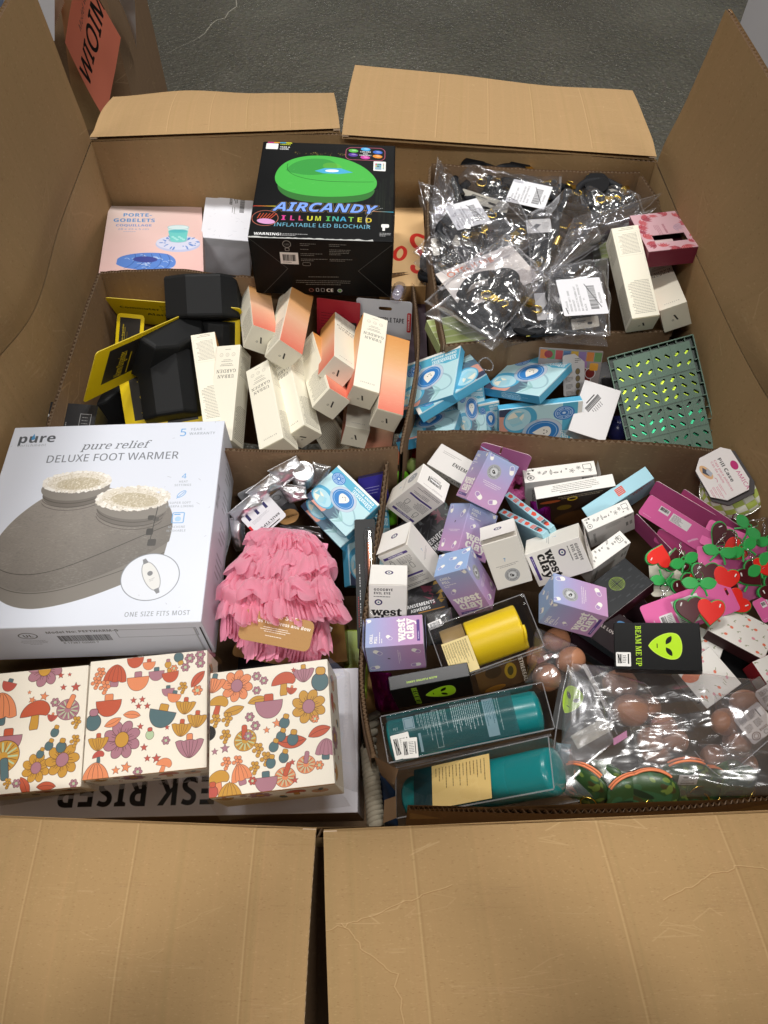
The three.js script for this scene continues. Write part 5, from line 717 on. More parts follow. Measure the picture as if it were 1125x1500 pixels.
// ---- plain white postal box and the marked peach box
{
  const S = sheet('rgb(206,206,214)', { face: [95, 172, (c, w, h) => { fill('rgb(232,233,240)')(c, w, h); c.save(); c.translate(64, 84); c.rotate(Math.PI / 2); bars(c, -32, -14, 40, 9, 4, '#333'); lines(c, -36, 0, 20, 3, 3, '#555', 4, 1.4); txt(c, 'A6080', -34, 16, 8, '#444', { b: 1 }); lines(c, -6, 4, 24, 2, 4, '#777', 4, 1.2); c.restore(); const r = rng(9); for (let i = 0; i < 30; i++) { c.strokeStyle = 'rgba(160,160,172,.5)'; c.lineWidth = .6; const x = r() * w, y = r() * h; c.beginPath(); c.moveTo(x, y); c.lineTo(x + 18 * (r() - .5), y + 9 * (r() - .5)); c.stroke(); } }], side: [95, 91, (c, w, h) => { fill('rgb(222,223,230)')(c, w, h); c.fillStyle = 'rgba(214,216,222,.8)'; c.fillRect(0, 0, w, 20); }] }, { k: 3, rough: .45, wear: 2, wearN: 40 });
  carton('whitebox', 'postal_box', 'plain scuffed white box standing left of the black chair box', 'box', null, S, { T: 'face', '*': 'side' }, { geo: { dent: .0018, bulge: .001, N: 10, r: .002 } });
  const P = sheet('rgb(232,190,132)', { face: [95, 250, (c, w, h) => { fill('rgb(236,194,138)')(c, w, h); c.strokeStyle = 'rgb(214,38,20)'; c.lineCap = c.lineJoin = 'round'; c.lineWidth = 8; c.beginPath(); c.moveTo(46, 132); c.bezierCurveTo(60, 140, 52, 172, 40, 172); c.bezierCurveTo(26, 170, 30, 138, 46, 132); c.stroke(); c.lineWidth = 10; c.beginPath(); c.moveTo(92, 100); c.bezierCurveTo(70, 80, 62, 110, 74, 130); c.bezierCurveTo(92, 150, 96, 200, 82, 208); c.bezierCurveTo(70, 212, 66, 200, 68, 192); c.stroke(); }], side: [95, 60, fill('rgb(196,152,98)')] }, { k: 2.6, rough: .6, wear: 5, wearN: 16 });
  const a = at(556, 304, .86), b = at(620, 304, .86), d = at(556, 419, .86), p = pose3(a, b, d), q = p.q.clone().multiply(new THREE.Quaternion().setFromEuler(new THREE.Euler(-Math.PI / 2, 0, 0))).multiply(new THREE.Quaternion().setFromEuler(new THREE.Euler(Math.PI, 0, 0)));
  const flat = new THREE.Quaternion().setFromEuler(new THREE.Euler(0, 0, 0)), c2 = p.c.clone().add(V(0, -.04, 0));
  carton([c2.x, c2.y, c2.z, 0, 0, 0, 1, p.w, .08, p.h], 'marked_box', 'peach coloured box with red marker writing right of the black chair box', 'box', null, P, { T: 'face', F: 'side', '*': 'side' });
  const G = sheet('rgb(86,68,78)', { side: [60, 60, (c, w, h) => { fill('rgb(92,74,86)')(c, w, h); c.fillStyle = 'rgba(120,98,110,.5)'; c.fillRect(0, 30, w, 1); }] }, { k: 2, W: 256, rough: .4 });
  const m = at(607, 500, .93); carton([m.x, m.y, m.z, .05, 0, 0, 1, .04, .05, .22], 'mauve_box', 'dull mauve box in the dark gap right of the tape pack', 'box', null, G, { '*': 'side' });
  const l = at(615, 385, .9); carton([l.x, l.y, l.z, 0, 0, .02, 1, .022, .03, .2], 'mauve_box', 'narrow pinkish lilac box edge beside the marked peach box', 'box', null, sheet('rgb(196,160,172)', { side: [40, 40, fill('rgb(196,160,172)')] }, { k: 2, W: 256 }), { '*': 'side' });
}
// ---- rose patterned box with a window
{
  const [x, y, z, qx, qy, qz, qw, w, h, d] = POSES.pinkbox, q = new THREE.Quaternion(qx, qy, qz, qw), up = V(0, 1, 0).applyQuaternion(q);
  const leaf = (c, X, Y, s, rot, col, vein) => { c.save(); c.translate(X, Y); c.rotate(rot); c.scale(s, s); for (const a of [-.9, -.4, 0, .4, .9]) { c.save(); c.rotate(a); c.beginPath(); c.moveTo(0, 0); c.quadraticCurveTo(5, -4, 13, 0); c.quadraticCurveTo(5, 4, 0, 0); c.fillStyle = col; c.fill(); c.strokeStyle = vein; c.lineWidth = .5; c.beginPath(); c.moveTo(1, 0); c.lineTo(12, 0); c.stroke(); c.restore(); } c.restore(); };
  const S = sheet('rgb(206,160,168)', {
    top: [86, 119, (c, W, H) => { fill('rgb(214,172,180)')(c, W, H); const r = rng(6); const C = ['rgb(176,58,72)', 'rgb(190,76,84)', 'rgb(150,40,62)', 'rgb(190,150,166)']; for (let i = 0; i < 22; i++) { const e = i / 22 * 6.28, X = W / 2 + Math.cos(e) * W * .47, Y = H / 2 + Math.sin(e) * H * .46; leaf(c, X, Y, .7 + r() * .6, r() * 6.28, C[i % 3], 'rgba(232,190,190,.8)'); } leaf(c, 58, 50, 1.4, .4, 'rgb(186,150,166)', 'rgba(220,190,200,.9)'); c.save(); c.translate(38, 62); c.rotate(Math.PI / 2); txt(c, 'SPICED GARDEN', -24, -4, 4.4, 'rgb(140,44,66)', { b: 1, sx: .9 }); lines(c, -22, 2, 34, 4, 2.4, 'rgba(140,60,80,.7)', 3, .7); c.restore(); }],
    side: [86, 28, fill('rgb(112,34,54)')], inside: [40, 40, fill('rgb(80,26,40)')],
  }, { k: 4, rough: .5, wear: 4, wearN: 16 });
  const t = thing('gift_box', 'rose leaf patterned box with a cut window and dark red sides', 'box', null, V(x, y, z).addScaledVector(up, -h / 2), q);
  const body = boxGeo(w, h, d, f => [S.cells.side, 0], { faces: 'FKLRB', bulge: .0004 }); body.translate(0, h / 2, 0); part('tray', body, S.mat, t);
  const sh = roundShape(w, d, .0005), ho = new THREE.Path(), X0 = -w * .30, X1 = w * .30, Y0 = -d * .30, Y1 = -d * .10; ho.moveTo(X0, Y0); ho.lineTo(X1, Y0); ho.lineTo(X1, Y1); ho.lineTo(X0, Y1); sh.holes.push(ho);
  const lid = plate(sh, w, d, .0008, S.cells.top); lid.rotateX(-Math.PI / 2); lid.translate(0, h + .0006, 0); part('printed_sleeve', lid, S.mat, t);
  part('insert', moved(boxGeo(w * .9, .004, d * .9, f => [S.cells.inside, 0]), 0, h * .25, 0), S.mat, t);
  part('bottle', moved(new THREE.CylinderGeometry(.008, .008, .03, 20), -.01, h * .6, d * .2, 0, 0, Math.PI / 2), std(rgb(.7, .5, .5), .4), t);
}
// ---- red card and white tape pack behind the soap boxes
{
  const S = sheet('rgb(150,32,44)', {
    red: [80, 90, (c, w, h) => { fill('rgb(156,34,46)')(c, w, h); lines(c, 8, 20, 50, 8, 4, 'rgba(60,10,16,.7)', 4, 1); c.fillStyle = '#e6e4e0'; c.fillRect(8, 66, 24, 20); bars(c, 11, 69, 18, 14, 2); c.fillStyle = '#1c1a1a'; c.fillRect(52, 30, 22, 36); for (let i = 0; i < 4; i++) { c.fillStyle = '#d8d6d2'; c.fillRect(55, 34 + i * 8, 14, 3); } }],
    tape: [120, 100, (c, w, h) => { fill('rgb(204,206,212)')(c, w, h); txt(c, 'NEAT INVISIBLE TAPE', 52, 44, 13, '#26262a', { b: 1, a: 'center', sx: .78 }); rr(c, 110, 22, 9, 40, 3, 'rgb(196,40,44)'); lines(c, 4, 50, 22, 3, 5, '#555', 4, 1.4); c.save(); c.translate(116, 58); c.rotate(-Math.PI / 2); txt(c, 'KIKKERLAND', 0, 0, 5.4, '#f0e8e6', { b: 1 }); c.restore(); }],
  }, { k: 3.4, rough: .4 });
  card(at(464, 436, .835), at(528, 444, .835), at(440, 520, .94), 'hang_card', 'red card with a white barcode behind the cream soap boxes', 'hang card', null, [S.mat, std(rgb(.5, .1, .12), .6)], { cell: S.cells.red, r: .002 });
  card(at(522, 436, .83), at(604, 443, .83), at(508, 505, .93), 'tape_pack', 'white hang card lettered for invisible tape', 'hang card', null, [S.mat, std(rgb(.6, .6, .62), .6)], { cell: S.cells.tape, r: .005, hole: [.02, .33, .24, .07] });
  const z = thing('zipper_roll', 'clear roll of wrapped film at the corner of the black chair box', 'roll', null, at(583, 428, .83));
  part('film_roll', moved(new THREE.CapsuleGeometry(.012, .035, 6, 16), 0, 0, 0, 1.2, 0, .15), FILM, z); part('printed_core', moved(new THREE.CylinderGeometry(.008, .008, .03, 14), 0, 0, 0, 1.2, 0, .15), std(rgb(.6, .55, .68), .4), z);
}
// ---- black dispensers on yellow cards
{
  const S = sheet('rgb(236,204,14)', { face: [120, 170, (c, w, h) => { fill('rgb(240,208,10)')(c, w, h); poly(c, [[14, 16], [104, 16], [104, 150], [60, 150], [60, 132], [14, 132]], 'rgb(40,36,32)'); c.save(); c.translate(40, 128); c.rotate(-Math.PI / 2); txt(c, 'Alarm Organizer', 0, -6, 11, 'rgb(206,178,26)', { b: 1 }); c.fillStyle = 'rgb(206,178,26)'; c.fillRect(0, -2, 74, 1.4); lines(c, 0, 8, 60, 2, 5, 'rgb(150,130,40)', 3, 1.6); c.restore(); txt(c, 'COMMUTE', 78, 162, 8, '#2a2620', { b: 1 }); }], back: [120, 60, (c, w, h) => { fill('rgb(238,206,10)')(c, w, h); lines(c, 46, 10, 50, 10, 3.4, 'rgba(90,80,20,.75)', 3, 1.1); txt(c, 'Alarm', 30, 36, 8, '#3a340e', { b: 1 }); txt(c, 'Commuter', 8, 22, 7, '#3a340e', { b: 1 }); c.fillStyle = '#ece8da'; c.fillRect(92, 30, 22, 16); bars(c, 94, 32, 18, 10, 4); }] }, { k: 3, rough: .42 });
  const EDGE = std(rgb(.72, .55, .05), .5), BLK = std(rgb(.012, .0125, .013), .55, { specularIntensity: .4 }), HOLE = std(rgb(.003, .003, .003), .6);
  // a wedge shaped shell: wide back, chamfered front, rows of vent holes
  const shell = (w, h, d) => { const prof = [[-w / 2, 0], [-w / 2 + .004, d * .55], [-w * .28, d], [w * .18, d], [w / 2 - .004, d * .6], [w / 2, 0]], s = new THREE.Shape(); prof.forEach(([x, y], i) => i ? s.lineTo(x, y) : s.moveTo(x, y)); s.closePath(); const g = new THREE.ExtrudeGeometry(s, { depth: h - .012, bevelEnabled: true, bevelSize: .007, bevelThickness: .006, bevelSegments: 3, curveSegments: 4 }); g.translate(0, 0, -h / 2 + .006); g.rotateX(Math.PI / 2); g.rotateZ(Math.PI); g.rotateY(0); g.applyMatrix4(new THREE.Matrix4().makeScale(1, 1, 1)); return g; };
  const disp = (a, b, d, label, o) => {
    const k = card(a, b, d, 'dispenser_pack', label, 'dispenser pack', 'black dispensers on yellow cards', [S.mat, EDGE], { cell: S.cells[o.cell || 'face'], rot: o.rot || 0, r: .006, t: .0012, hole: o.hole });
    if (o.shell) {
      const [cx, cy, w, h, dep, rz] = o.shell, g = new THREE.Group(), sg = shell(w * k.w, h * k.h, dep); sg.rotateZ(rz || 0); sg.translate(cx * k.w, cy * k.h, .001);
      const m = part('dispenser_shell', sg, BLK, k.t);
      const holes = []; for (let i = 0; i < 6; i++) for (let j = 0; j < 3; j++) { const q = new THREE.SphereGeometry(.0019, 8, 6); q.scale(1, 1, .4); q.rotateY(1.08); q.translate(w * k.w * .355 + (j % 2) * .004 - .001 * i * 0, (i - 2.5) * h * k.h * .13 + (j % 2) * .004, dep * .72 - j * .006); q.rotateZ(rz || 0); q.translate(cx * k.w, cy * k.h, .001); holes.push(q); }
      part('vent_holes', merge(holes), HOLE, m);
    }
    return k;
  };
  disp(at(141, 517, .765), at(305, 445, .852), at(113, 595, .85), 'yellow card with large black vented dispenser, topmost and lying diagonally', { rot: 0, shell: [.12, .05, .44, .80, .036, .06] });
  disp(at(168, 520, .875), at(288, 498, .862), at(152, 655, .95), 'yellow card with black dispenser upright beside the cream text box', { shell: [.10, .02, .60, .74, .035, -.03] });
  disp(at(153, 436, .825), at(352, 452, .825), at(162, 470, .90), 'yellow card back with small print standing at the carton back wall', { cell: 'back' });
  disp(at(172, 458, .855), at(212, 462, .855), at(150, 518, .90), 'yellow strap shaped card behind the topmost dispenser', {});
  disp(at(296, 462, .85), at(352, 466, .85), at(290, 530, .91), 'yellow card with dark window at right of the topmost dispenser', { shell: [-.1, 0, .7, .8, .012, 0] });
  const b = thing('dispenser', 'bare black dispenser shell behind the upright yellow card back', 'dispenser', 'loose black dispensers', at(298, 440, .835)); b.rotation.set(-.9, .1, .04);
  const bg = shell(.11, .07, .035); part('dispenser_shell', bg, BLK, b);
  const b2 = b.clone(); b2.name = numbered('dispenser'); b2.userData = { label: 'bare black dispenser corner in shade under the diagonal yellow card', category: 'dispenser', group: 'loose black dispensers' }; b2.position.copy(at(160, 590, .98)); b2.rotation.set(-.4, .9, .3); scene.add(b2);
  // small black printed box at the left
  const D = sheet('rgb(36,36,38)', { top: [70, 40, (c, w, h) => { fill('rgb(38,38,40)')(c, w, h); for (let i = 0; i < 4; i++) { c.save(); c.translate(13 + i * 5, 34); c.rotate(-Math.PI / 2); lines(c, 0, 0, 26 - i * 4, 1, 3, '#9a9a98', i, 1.2); c.restore(); } c.strokeStyle = '#aaa'; c.lineWidth = .8; c.strokeRect(48, 13, 16, 26); lines(c, 51, 17, 10, 5, 4, '#888', 4, 1); txt(c, 'Y', 5, 20, 8, '#ddd', { b: 1, rot: -1.57 }); }], side: [30, 30, fill('rgb(50,49,48)')] }, { k: 4, W: 512, rough: .4, wear: 4, wearN: 20 });
  const q3 = at(113, 624, .90); carton([q3.x, q3.y, q3.z, .14, -.03, -.02, .99, .072, .05, .05], 'black_box', 'small black printed box behind the foot warmer box at left', 'box', null, D, { T: 'top', '*': 'side' }, { flaps: 'T', lift: .002, hinge: { T: 'd' } });
}
// ---- mushroom boxes, shrink wrapped
{
  const C = { rust: 'rgb(190,88,60)', peach: 'rgb(222,138,94)', ochre: 'rgb(196,146,58)', mauve: 'rgb(168,118,130)', teal: 'rgb(82,108,112)', brick: 'rgb(184,84,72)', mint: 'rgb(178,198,160)', ink: 'rgb(74,46,40)' };
  const ink = (c, lw = .35) => { c.strokeStyle = C.ink; c.lineWidth = lw; c.stroke(); };
  const A = {
    flower: (c, p, m, n = 8) => { for (let i = 0; i < n; i++) { c.save(); c.rotate(i / n * 6.283 + .3); c.beginPath(); c.moveTo(3, -1); c.bezierCurveTo(6, -6.5, 14, -7, 15.5, -1.5); c.bezierCurveTo(16.5, 3, 8, 5, 3, 2); c.closePath(); c.fillStyle = p; c.fill(); ink(c); c.beginPath(); c.moveTo(5, -1); c.lineTo(9, -1.4); c.moveTo(5, .4); c.lineTo(10, .6); ink(c, .3); c.restore(); } ell(c, 0, 0, 5.6, 6.2, 0, m, C.ink, .35); },
    cap: (c, a, b) => { c.beginPath(); c.moveTo(-3, 3); c.bezierCurveTo(-2, 9, -4, 13, -2, 16); c.lineTo(4, 15); c.bezierCurveTo(5, 10, 3, 6, 3.4, 2); c.closePath(); c.fillStyle = b; c.fill(); ink(c); c.beginPath(); c.moveTo(-12, 6); c.bezierCurveTo(-12, -6, 2, -12, 9, -6); c.bezierCurveTo(14, -1, 11, 3, 9, 4); c.bezierCurveTo(0, 2, -4, 6, -12, 6); c.closePath(); c.fillStyle = a; c.fill(); ink(c); },
    dome: (c, a, b) => { rr(c, -5, 6, 10, 8, 2, b, C.ink, .35); c.beginPath(); c.moveTo(-14, 7); c.bezierCurveTo(-12, -8, -4, -13, 0, -13); c.bezierCurveTo(6, -12, 13, -6, 14, 7); c.quadraticCurveTo(9, 10, 5, 7); c.quadraticCurveTo(0, 10, -5, 7); c.quadraticCurveTo(-9, 10, -14, 7); c.closePath(); c.fillStyle = a; c.fill(); ink(c); c.beginPath(); for (const x of [-8, -3, 3, 8]) { c.moveTo(x * .2, -12); c.quadraticCurveTo(x, -6, x, 7); } ink(c, .3); },
    bowl: (c, a, b) => { rr(c, -4, -10, 8, 8, 1.4, b, C.ink, .35); c.beginPath(); c.moveTo(-12, -4); c.lineTo(12, -4); c.bezierCurveTo(12, 6, 6, 11, 0, 11); c.bezierCurveTo(-7, 11, -12, 5, -12, -4); c.closePath(); c.fillStyle = a; c.fill(); ink(c); },
    gill: (c, a, b) => { c.beginPath(); c.ellipse(0, 2, 11, 10, 0, 0, 7); c.fillStyle = a; c.fill(); ink(c); for (let i = 0; i < 22; i++) { const t = i / 22 * 6.283; c.beginPath(); c.moveTo(Math.cos(t) * 3.4, 2 + Math.sin(t) * 3); c.lineTo(Math.cos(t) * 10, 2 + Math.sin(t) * 9); c.strokeStyle = i % 2 ? C.mint : C.ink; c.lineWidth = i % 2 ? 1.1 : .3; c.stroke(); } c.save(); c.rotate(.4); rr(c, -2.6, -13, 5.2, 14, 2, b, C.ink, .35); c.restore(); },
    fan: (c, a, b) => { rr(c, -2.6, -10, 5.2, 7, 1.4, b, C.ink, .35); c.beginPath(); c.moveTo(-12, -4); c.quadraticCurveTo(-8, -6, -5, -4); c.quadraticCurveTo(0, -6, 5, -4); c.quadraticCurveTo(9, -6, 12, -4); c.bezierCurveTo(10, 5, 3, 10, 0, 10); c.bezierCurveTo(-4, 10, -10, 5, -12, -4); c.closePath(); c.fillStyle = a; c.fill(); ink(c); c.beginPath(); for (const x of [-7, -3, 0, 3, 7]) { c.moveTo(x, -4); c.quadraticCurveTo(x * .8, 4, x * .1, 10); } ink(c, .3); },
    nut: (c, a, b) => { ell(c, 0, 2, 4.2, 4.6, 0, a, C.ink, .3); rr(c, -2.4, -5.4, 4.8, 4, 1.6, b, C.ink, .3); },
    star: (c, a) => { c.beginPath(); for (let i = 0; i < 10; i++) { const t = i * .6283 - 1.57, r = i % 2 ? 1.9 : 4.3; i ? c.lineTo(Math.cos(t) * r, Math.sin(t) * r) : c.moveTo(Math.cos(t) * r, Math.sin(t) * r); } c.closePath(); c.fillStyle = a; c.fill(); ink(c, .25); },
    posy: (c, a, b) => { for (let i = 0; i < 6; i++) { c.save(); c.rotate(i * 1.047); ell(c, 2.3, 0, 1.7, 1.4, 0, a, C.ink, .25); c.restore(); } dot(c, 0, 0, 1.3, b); },
    leaf: (c, a) => { c.beginPath(); c.moveTo(0, 0); c.bezierCurveTo(6, -7, 16, -6, 21, 1); c.bezierCurveTo(14, 6, 6, 5, 0, 0); c.fillStyle = a; c.fill(); ink(c); c.beginPath(); c.moveTo(2, 0); c.quadraticCurveTo(10, -2, 19, 1); ink(c, .3); },
    cluster: (c, a) => { for (const [x, y] of [[0, 0], [3.4, 1], [-3, 1.6], [1, 3.6], [-1, -3], [2.4, -2.6], [0, 6]]) ell(c, x, y, 1.9, 1.8, 0, a, C.ink, .25); },
  };
  const P = (c, list) => { for (const [k, x, y, s, rot, a, b] of list) { c.save(); c.translate(x, y); c.rotate(rot); c.scale(s, s); A[k](c, C[a], C[b]); c.restore(); } };
  const cream = fill('rgb(236,228,212)');
  const side = (c, w, h) => { cream(c, w, h); P(c, [['fan', 14, 12, .8, 0, 'ochre', 'rust'], ['flower', 50, 14, .8, 0, 'mauve', 'ochre'], ['cap', 88, 14, .9, .2, 'rust', 'ochre'], ['star', 32, 26, .8, 0, 'brick'], ['nut', 70, 30, 1, 0, 'teal', 'ochre'], ['gill', 112, 20, .8, 0, 'peach', 'teal'], ['posy', 34, 8, 1, 0, 'mauve', 'mint']]); };
  const S = sheet('rgb(232,224,208)', {
    one: [132, 132, (c, w, h) => { cream(c, w, h); P(c, [['flower', 82, 0, 1.3, 0, 'mauve', 'ochre'], ['dome', 36, 40, 1.35, 0, 'peach', 'teal'], ['cap', 76, 46, 1.35, .1, 'rust', 'ochre'], ['bowl', 48, 76, 1.3, 0, 'mauve', 'rust'], ['gill', 46, 96, 1.7, 2.6, 'ochre', 'teal'], ['flower', 82, 108, 1.0, .2, 'ochre', 'mauve'], ['flower', 110, 102, 1.2, .5, 'ochre', 'mauve'], ['gill', 112, 46, 1.15, 0, 'mauve', 'peach'], ['star', 101, 9, .9, 0, 'brick'], ['star', 111, 9, .6, 0, 'brick'], ['star', 105, 23, .9, 0, 'brick'], ['star', 119, 24, 1.3, 0, 'brick'], ['star', 71, 34, 1.0, .4, 'peach'], ['star', 84, 31, 1.2, .2, 'peach'], ['star', 67, 25, .6, 0, 'peach'], ['posy', 97, 39, 1.3, 0, 'mauve', 'mint'], ['nut', 100, 70, 1.1, .3, 'teal', 'ochre'], ['nut', 95, 84, 1.1, .4, 'teal', 'ochre'], ['nut', 108, 86, 1.3, .2, 'teal', 'ochre'], ['nut', 86, 92, 1.0, .4, 'teal', 'ochre'], ['cluster', 122, 62, 1.1, 0, 'ochre'], ['cluster', 122, 82, 1.1, 0, 'ochre'], ['bowl', 43, 14, .7, .3, 'brick', 'teal'], ['fan', 95, 55, .5, .2, 'brick', 'peach'], ['leaf', 66, 116, 1.1, 1.1, 'rust'], ['leaf', 84, 128, 1.0, 0, 'rust'], ['posy', 62, 122, 1.2, 0, 'mauve', 'mint'], ['cluster', 52, 120, .9, 0, 'ochre'], ['dome', 10, 110, 1.2, 0, 'mauve', 'ochre'], ['flower', 10, 60, 1.1, 0, 'peach', 'mauve'], ['cap', 14, 18, 1.1, -.2, 'teal', 'peach'], ['star', 28, 66, .9, 0, 'brick'], ['posy', 124, 128, 1.2, 0, 'mauve', 'mint']]); }],
    two: [135, 131, (c, w, h) => { cream(c, w, h); P(c, [['dome', 30, 19, .95, .12, 'rust', 'mauve'], ['bowl', 52, 4, .8, 0, 'rust', 'rust'], ['bowl', 68, 10, .62, 0, 'peach', 'rust'], ['bowl', 56, 28, 1.05, 0, 'peach', 'mauve'], ['bowl', 77, 22, .75, 0, 'mauve', 'teal'], ['bowl', 93, 25, .8, -.1, 'rust', 'ochre'], ['bowl', 24, 52, 1.2, 0, 'rust', 'peach'], ['nut', 103, 8, 1.3, 2.8, 'teal', 'ochre'], ['nut', 90, 11, .9, 0, 'ochre', 'mauve'], ['posy', 115, 8, 1.5, 0, 'mauve', 'mint'], ['posy', 127, 5, 1.5, 0, 'mauve', 'mint'], ['posy', 127, 15, 1.4, 0, 'mauve', 'mint'], ['posy', 110, 18, 1.3, 0, 'mauve', 'mint'], ['posy', 97, 18, 1.1, 0, 'peach', 'mint'], ['cluster', 12, 14, 1.2, 0, 'peach'], ['cluster', 18, 30, 1.3, 0, 'peach'], ['cluster', 8, 24, 1.2, 0, 'peach'], ['flower', 41, 92, 1.35, .2, 'mauve', 'ochre'], ['leaf', 39, 68, .95, 2.7, 'peach'], ['leaf', 41, 65, .95, .1, 'peach'], ['bowl', 85, 70, 1.25, .25, 'teal', 'ochre'], ['bowl', 91, 43, .6, 0, 'mauve', 'teal'], ['bowl', 98, 50, .65, .2, 'peach', 'teal'], ['leaf', 117, 42, 1.1, -.9, 'rust'], ['cluster', 107, 40, 1.1, 0, 'ochre'], ['posy', 124, 46, 1.5, 0, 'peach', 'mint'], ['fan', 111, 62, .95, .1, 'ochre', 'rust'], ['fan', 124, 78, .95, .1, 'ochre', 'rust'], ['fan', 107, 86, .95, .1, 'ochre', 'rust'], ['fan', 116, 106, 1.3, 0, 'mauve', 'peach'], ['star', 52, 50, .9, 0, 'brick'], ['star', 62, 50, .9, 0, 'brick'], ['star', 58, 57, .9, 0, 'brick'], ['star', 68, 58, .9, 0, 'brick'], ['star', 61, 80, .9, 0, 'brick'], ['star', 91, 84, .7, 0, 'brick'], ['nut', 72, 88, 1.1, 0, 'mint', 'brick'], ['posy', 90, 98, 1.2, 0, 'mauve', 'mint'], ['star', 66, 103, 1.0, 0, 'brick'], ['star', 80, 116, 1.2, 0, 'brick'], ['star', 70, 115, .9, 0, 'brick'], ['star', 36, 124, 1.1, 0, 'peach'], ['star', 47, 122, 1.4, .2, 'peach'], ['cap', 16, 106, .55, 0, 'brick', 'teal'], ['fan', 15, 92, .95, 0, 'ochre', 'rust'], ['dome', 14, 128, 1.1, 0, 'peach', 'teal'], ['cap', 89, 122, .7, .4, 'peach', 'peach'], ['posy', 60, 128, 1.3, 0, 'mauve', 'mint'], ['nut', 8, 66, 2, 0, 'teal', 'mauve']]); }],
    three: [131, 132, (c, w, h) => { cream(c, w, h); P(c, [['flower', 30, 18, 1.15, 0, 'peach', 'mauve'], ['leaf', 38, 42, 1.1, 2.9, 'ochre'], ['leaf', 42, 39, 1.0, -.2, 'ochre'], ['cap', 82, 18, 1.1, .1, 'rust', 'ochre'], ['fan', 104, 13, 1.0, 0, 'mauve', 'ochre'], ['nut', 122, 20, 2.2, .1, 'teal', 'ochre'], ['cap', 10, 34, .9, .3, 'ochre', 'rust'], ['bowl', 65, 44, 1.25, 0, 'mauve', 'rust'], ['flower', 108, 50, 1.2, .2, 'ochre', 'mauve'], ['leaf', 104, 84, 1.5, 3.1, 'rust'], ['leaf', 106, 82, 1.2, -.35, 'rust'], ['gill', 38, 76, 1.1, -.4, 'ochre', 'rust'], ['posy', 44, 54, 1.3, 0, 'mauve', 'mint'], ['posy', 50, 64, 1.3, 0, 'mauve', 'mint'], ['posy', 42, 74, 1.2, 0, 'mauve', 'mint'], ['posy', 52, 10, 1.3, 0, 'mauve', 'mint'], ['posy', 60, 16, 1.2, 0, 'mauve', 'mint'], ['posy', 52, 26, 1.2, 0, 'mauve', 'mint'], ['cluster', 6, 52, 1.2, 0, 'ochre'], ['cluster', 19, 52, 1.2, 0, 'ochre'], ['cluster', 17, 70, 1.2, 0, 'ochre'], ['cluster', 52, 88, 1.2, 0, 'ochre'], ['cluster', 60, 98, 1.2, 0, 'ochre'], ['cluster', 48, 106, 1.1, 0, 'ochre'], ['star', 73, 64, 1.2, 0, 'peach'], ['star', 62, 70, .9, 0, 'peach'], ['star', 17, 84, 1.2, 0, 'mauve'], ['star', 6, 86, .9, 0, 'mauve'], ['nut', 82, 62, 1.3, .3, 'teal', 'ochre'], ['nut', 78, 76, 1.2, .4, 'teal', 'ochre'], ['nut', 90, 80, 1.4, .2, 'teal', 'ochre'], ['nut', 70, 86, 1.2, .4, 'teal', 'ochre'], ['nut', 80, 98, 1.2, .3, 'teal', 'ochre'], ['nut', 66, 102, 1.2, .2, 'teal', 'ochre'], ['cluster', 18, 98, 1.1, 0, 'peach'], ['cluster', 30, 98, 1.1, 0, 'peach'], ['dome', 34, 112, .8, -.2, 'peach', 'mauve'], ['cap', 10, 114, 1.0, 0, 'ochre', 'peach'], ['gill', 80, 118, 1.0, 0, 'peach', 'rust'], ['gill', 102, 108, .9, -.2, 'peach', 'mauve'], ['bowl', 60, 122, 1.0, 0, 'mauve', 'teal'], ['dome', 124, 96, .8, .1, 'mauve', 'teal'], ['star', 88, 106, .8, 0, 'brick'], ['star', 90, 124, .9, 0, 'brick'], ['star', 22, 122, 1, 0, 'brick'], ['posy', 116, 112, 1.2, 0, 'peach', 'mint'], ['fan', 90, 30, .5, .2, 'rust', 'peach'], ['star', 93, 8, .7, 0, 'brick'], ['posy', 114, 64, 1.1, 0, 'peach', 'mint'], ['dome', 22, 132, 1, 0, 'ochre', 'rust'], ['fan', 4, 12, 1.1, .2, 'peach', 'teal'], ['posy', 46, 120, 1.1, 0, 'brick', 'mint'], ['nut', 4, 124, 1.4, 0, 'brick', 'rust']]); c.fillStyle = '#1b1917'; c.beginPath(); c.arc(-1, 66, 8, 0, 7); c.fill(); }],
    side: [132, 55, side], rim: [132, 55, (c, w, h) => { side(c, w, h); c.fillStyle = 'rgb(188,132,60)'; c.fillRect(-1, -1, w + 2, 4); }], inside: [20, 20, fill('rgb(50,40,34)')],
  }, { k: 5, W: 2040, rough: .4, wear: 5, wearN: 14 });
  const WRAP = std(0xffffff, .06, { transmission: 1, thickness: 0, ior: 1.5, side: THREE.DoubleSide });
  for (const [p, label, cell, tall] of [['mb1', 'cream box with mushroom and flower print, leftmost of the three', 'one', .055], ['mb2', 'cream box with mushroom and flower print, middle of the three', 'two', .055], ['mb3', 'cream box with mushroom print and black half circle thumb cut, rightmost of the three', 'three', .069]]) {
    const pose = POSES[p].slice(), b = carton(pose, 'mushroom_box', label, 'box', 'mushroom print boxes', S, { T: cell, F: 'rim', '*': 'side' }, { geo: { bulge: .0008 } });
    // shrink film: loose over the faces, drawn tight at the corners
    const w = b.w, h = b.h, d = b.d, sd = p.charCodeAt(2), f = [folds(sd, 26, .02), folds(sd + 5, 30, .03), folds(sd + 9, 30, .03)];
    const top = gridGeo(40, 40, (u, v) => { const e = Math.pow(16 * u * (1 - u) * v * (1 - v), .4); return V((u - .5) * (w + .003), h + .0016 + .012 * Math.abs(f[0](u, v)) * w / .13 * (1.15 - e), (v - .5) * (d + .003)); });
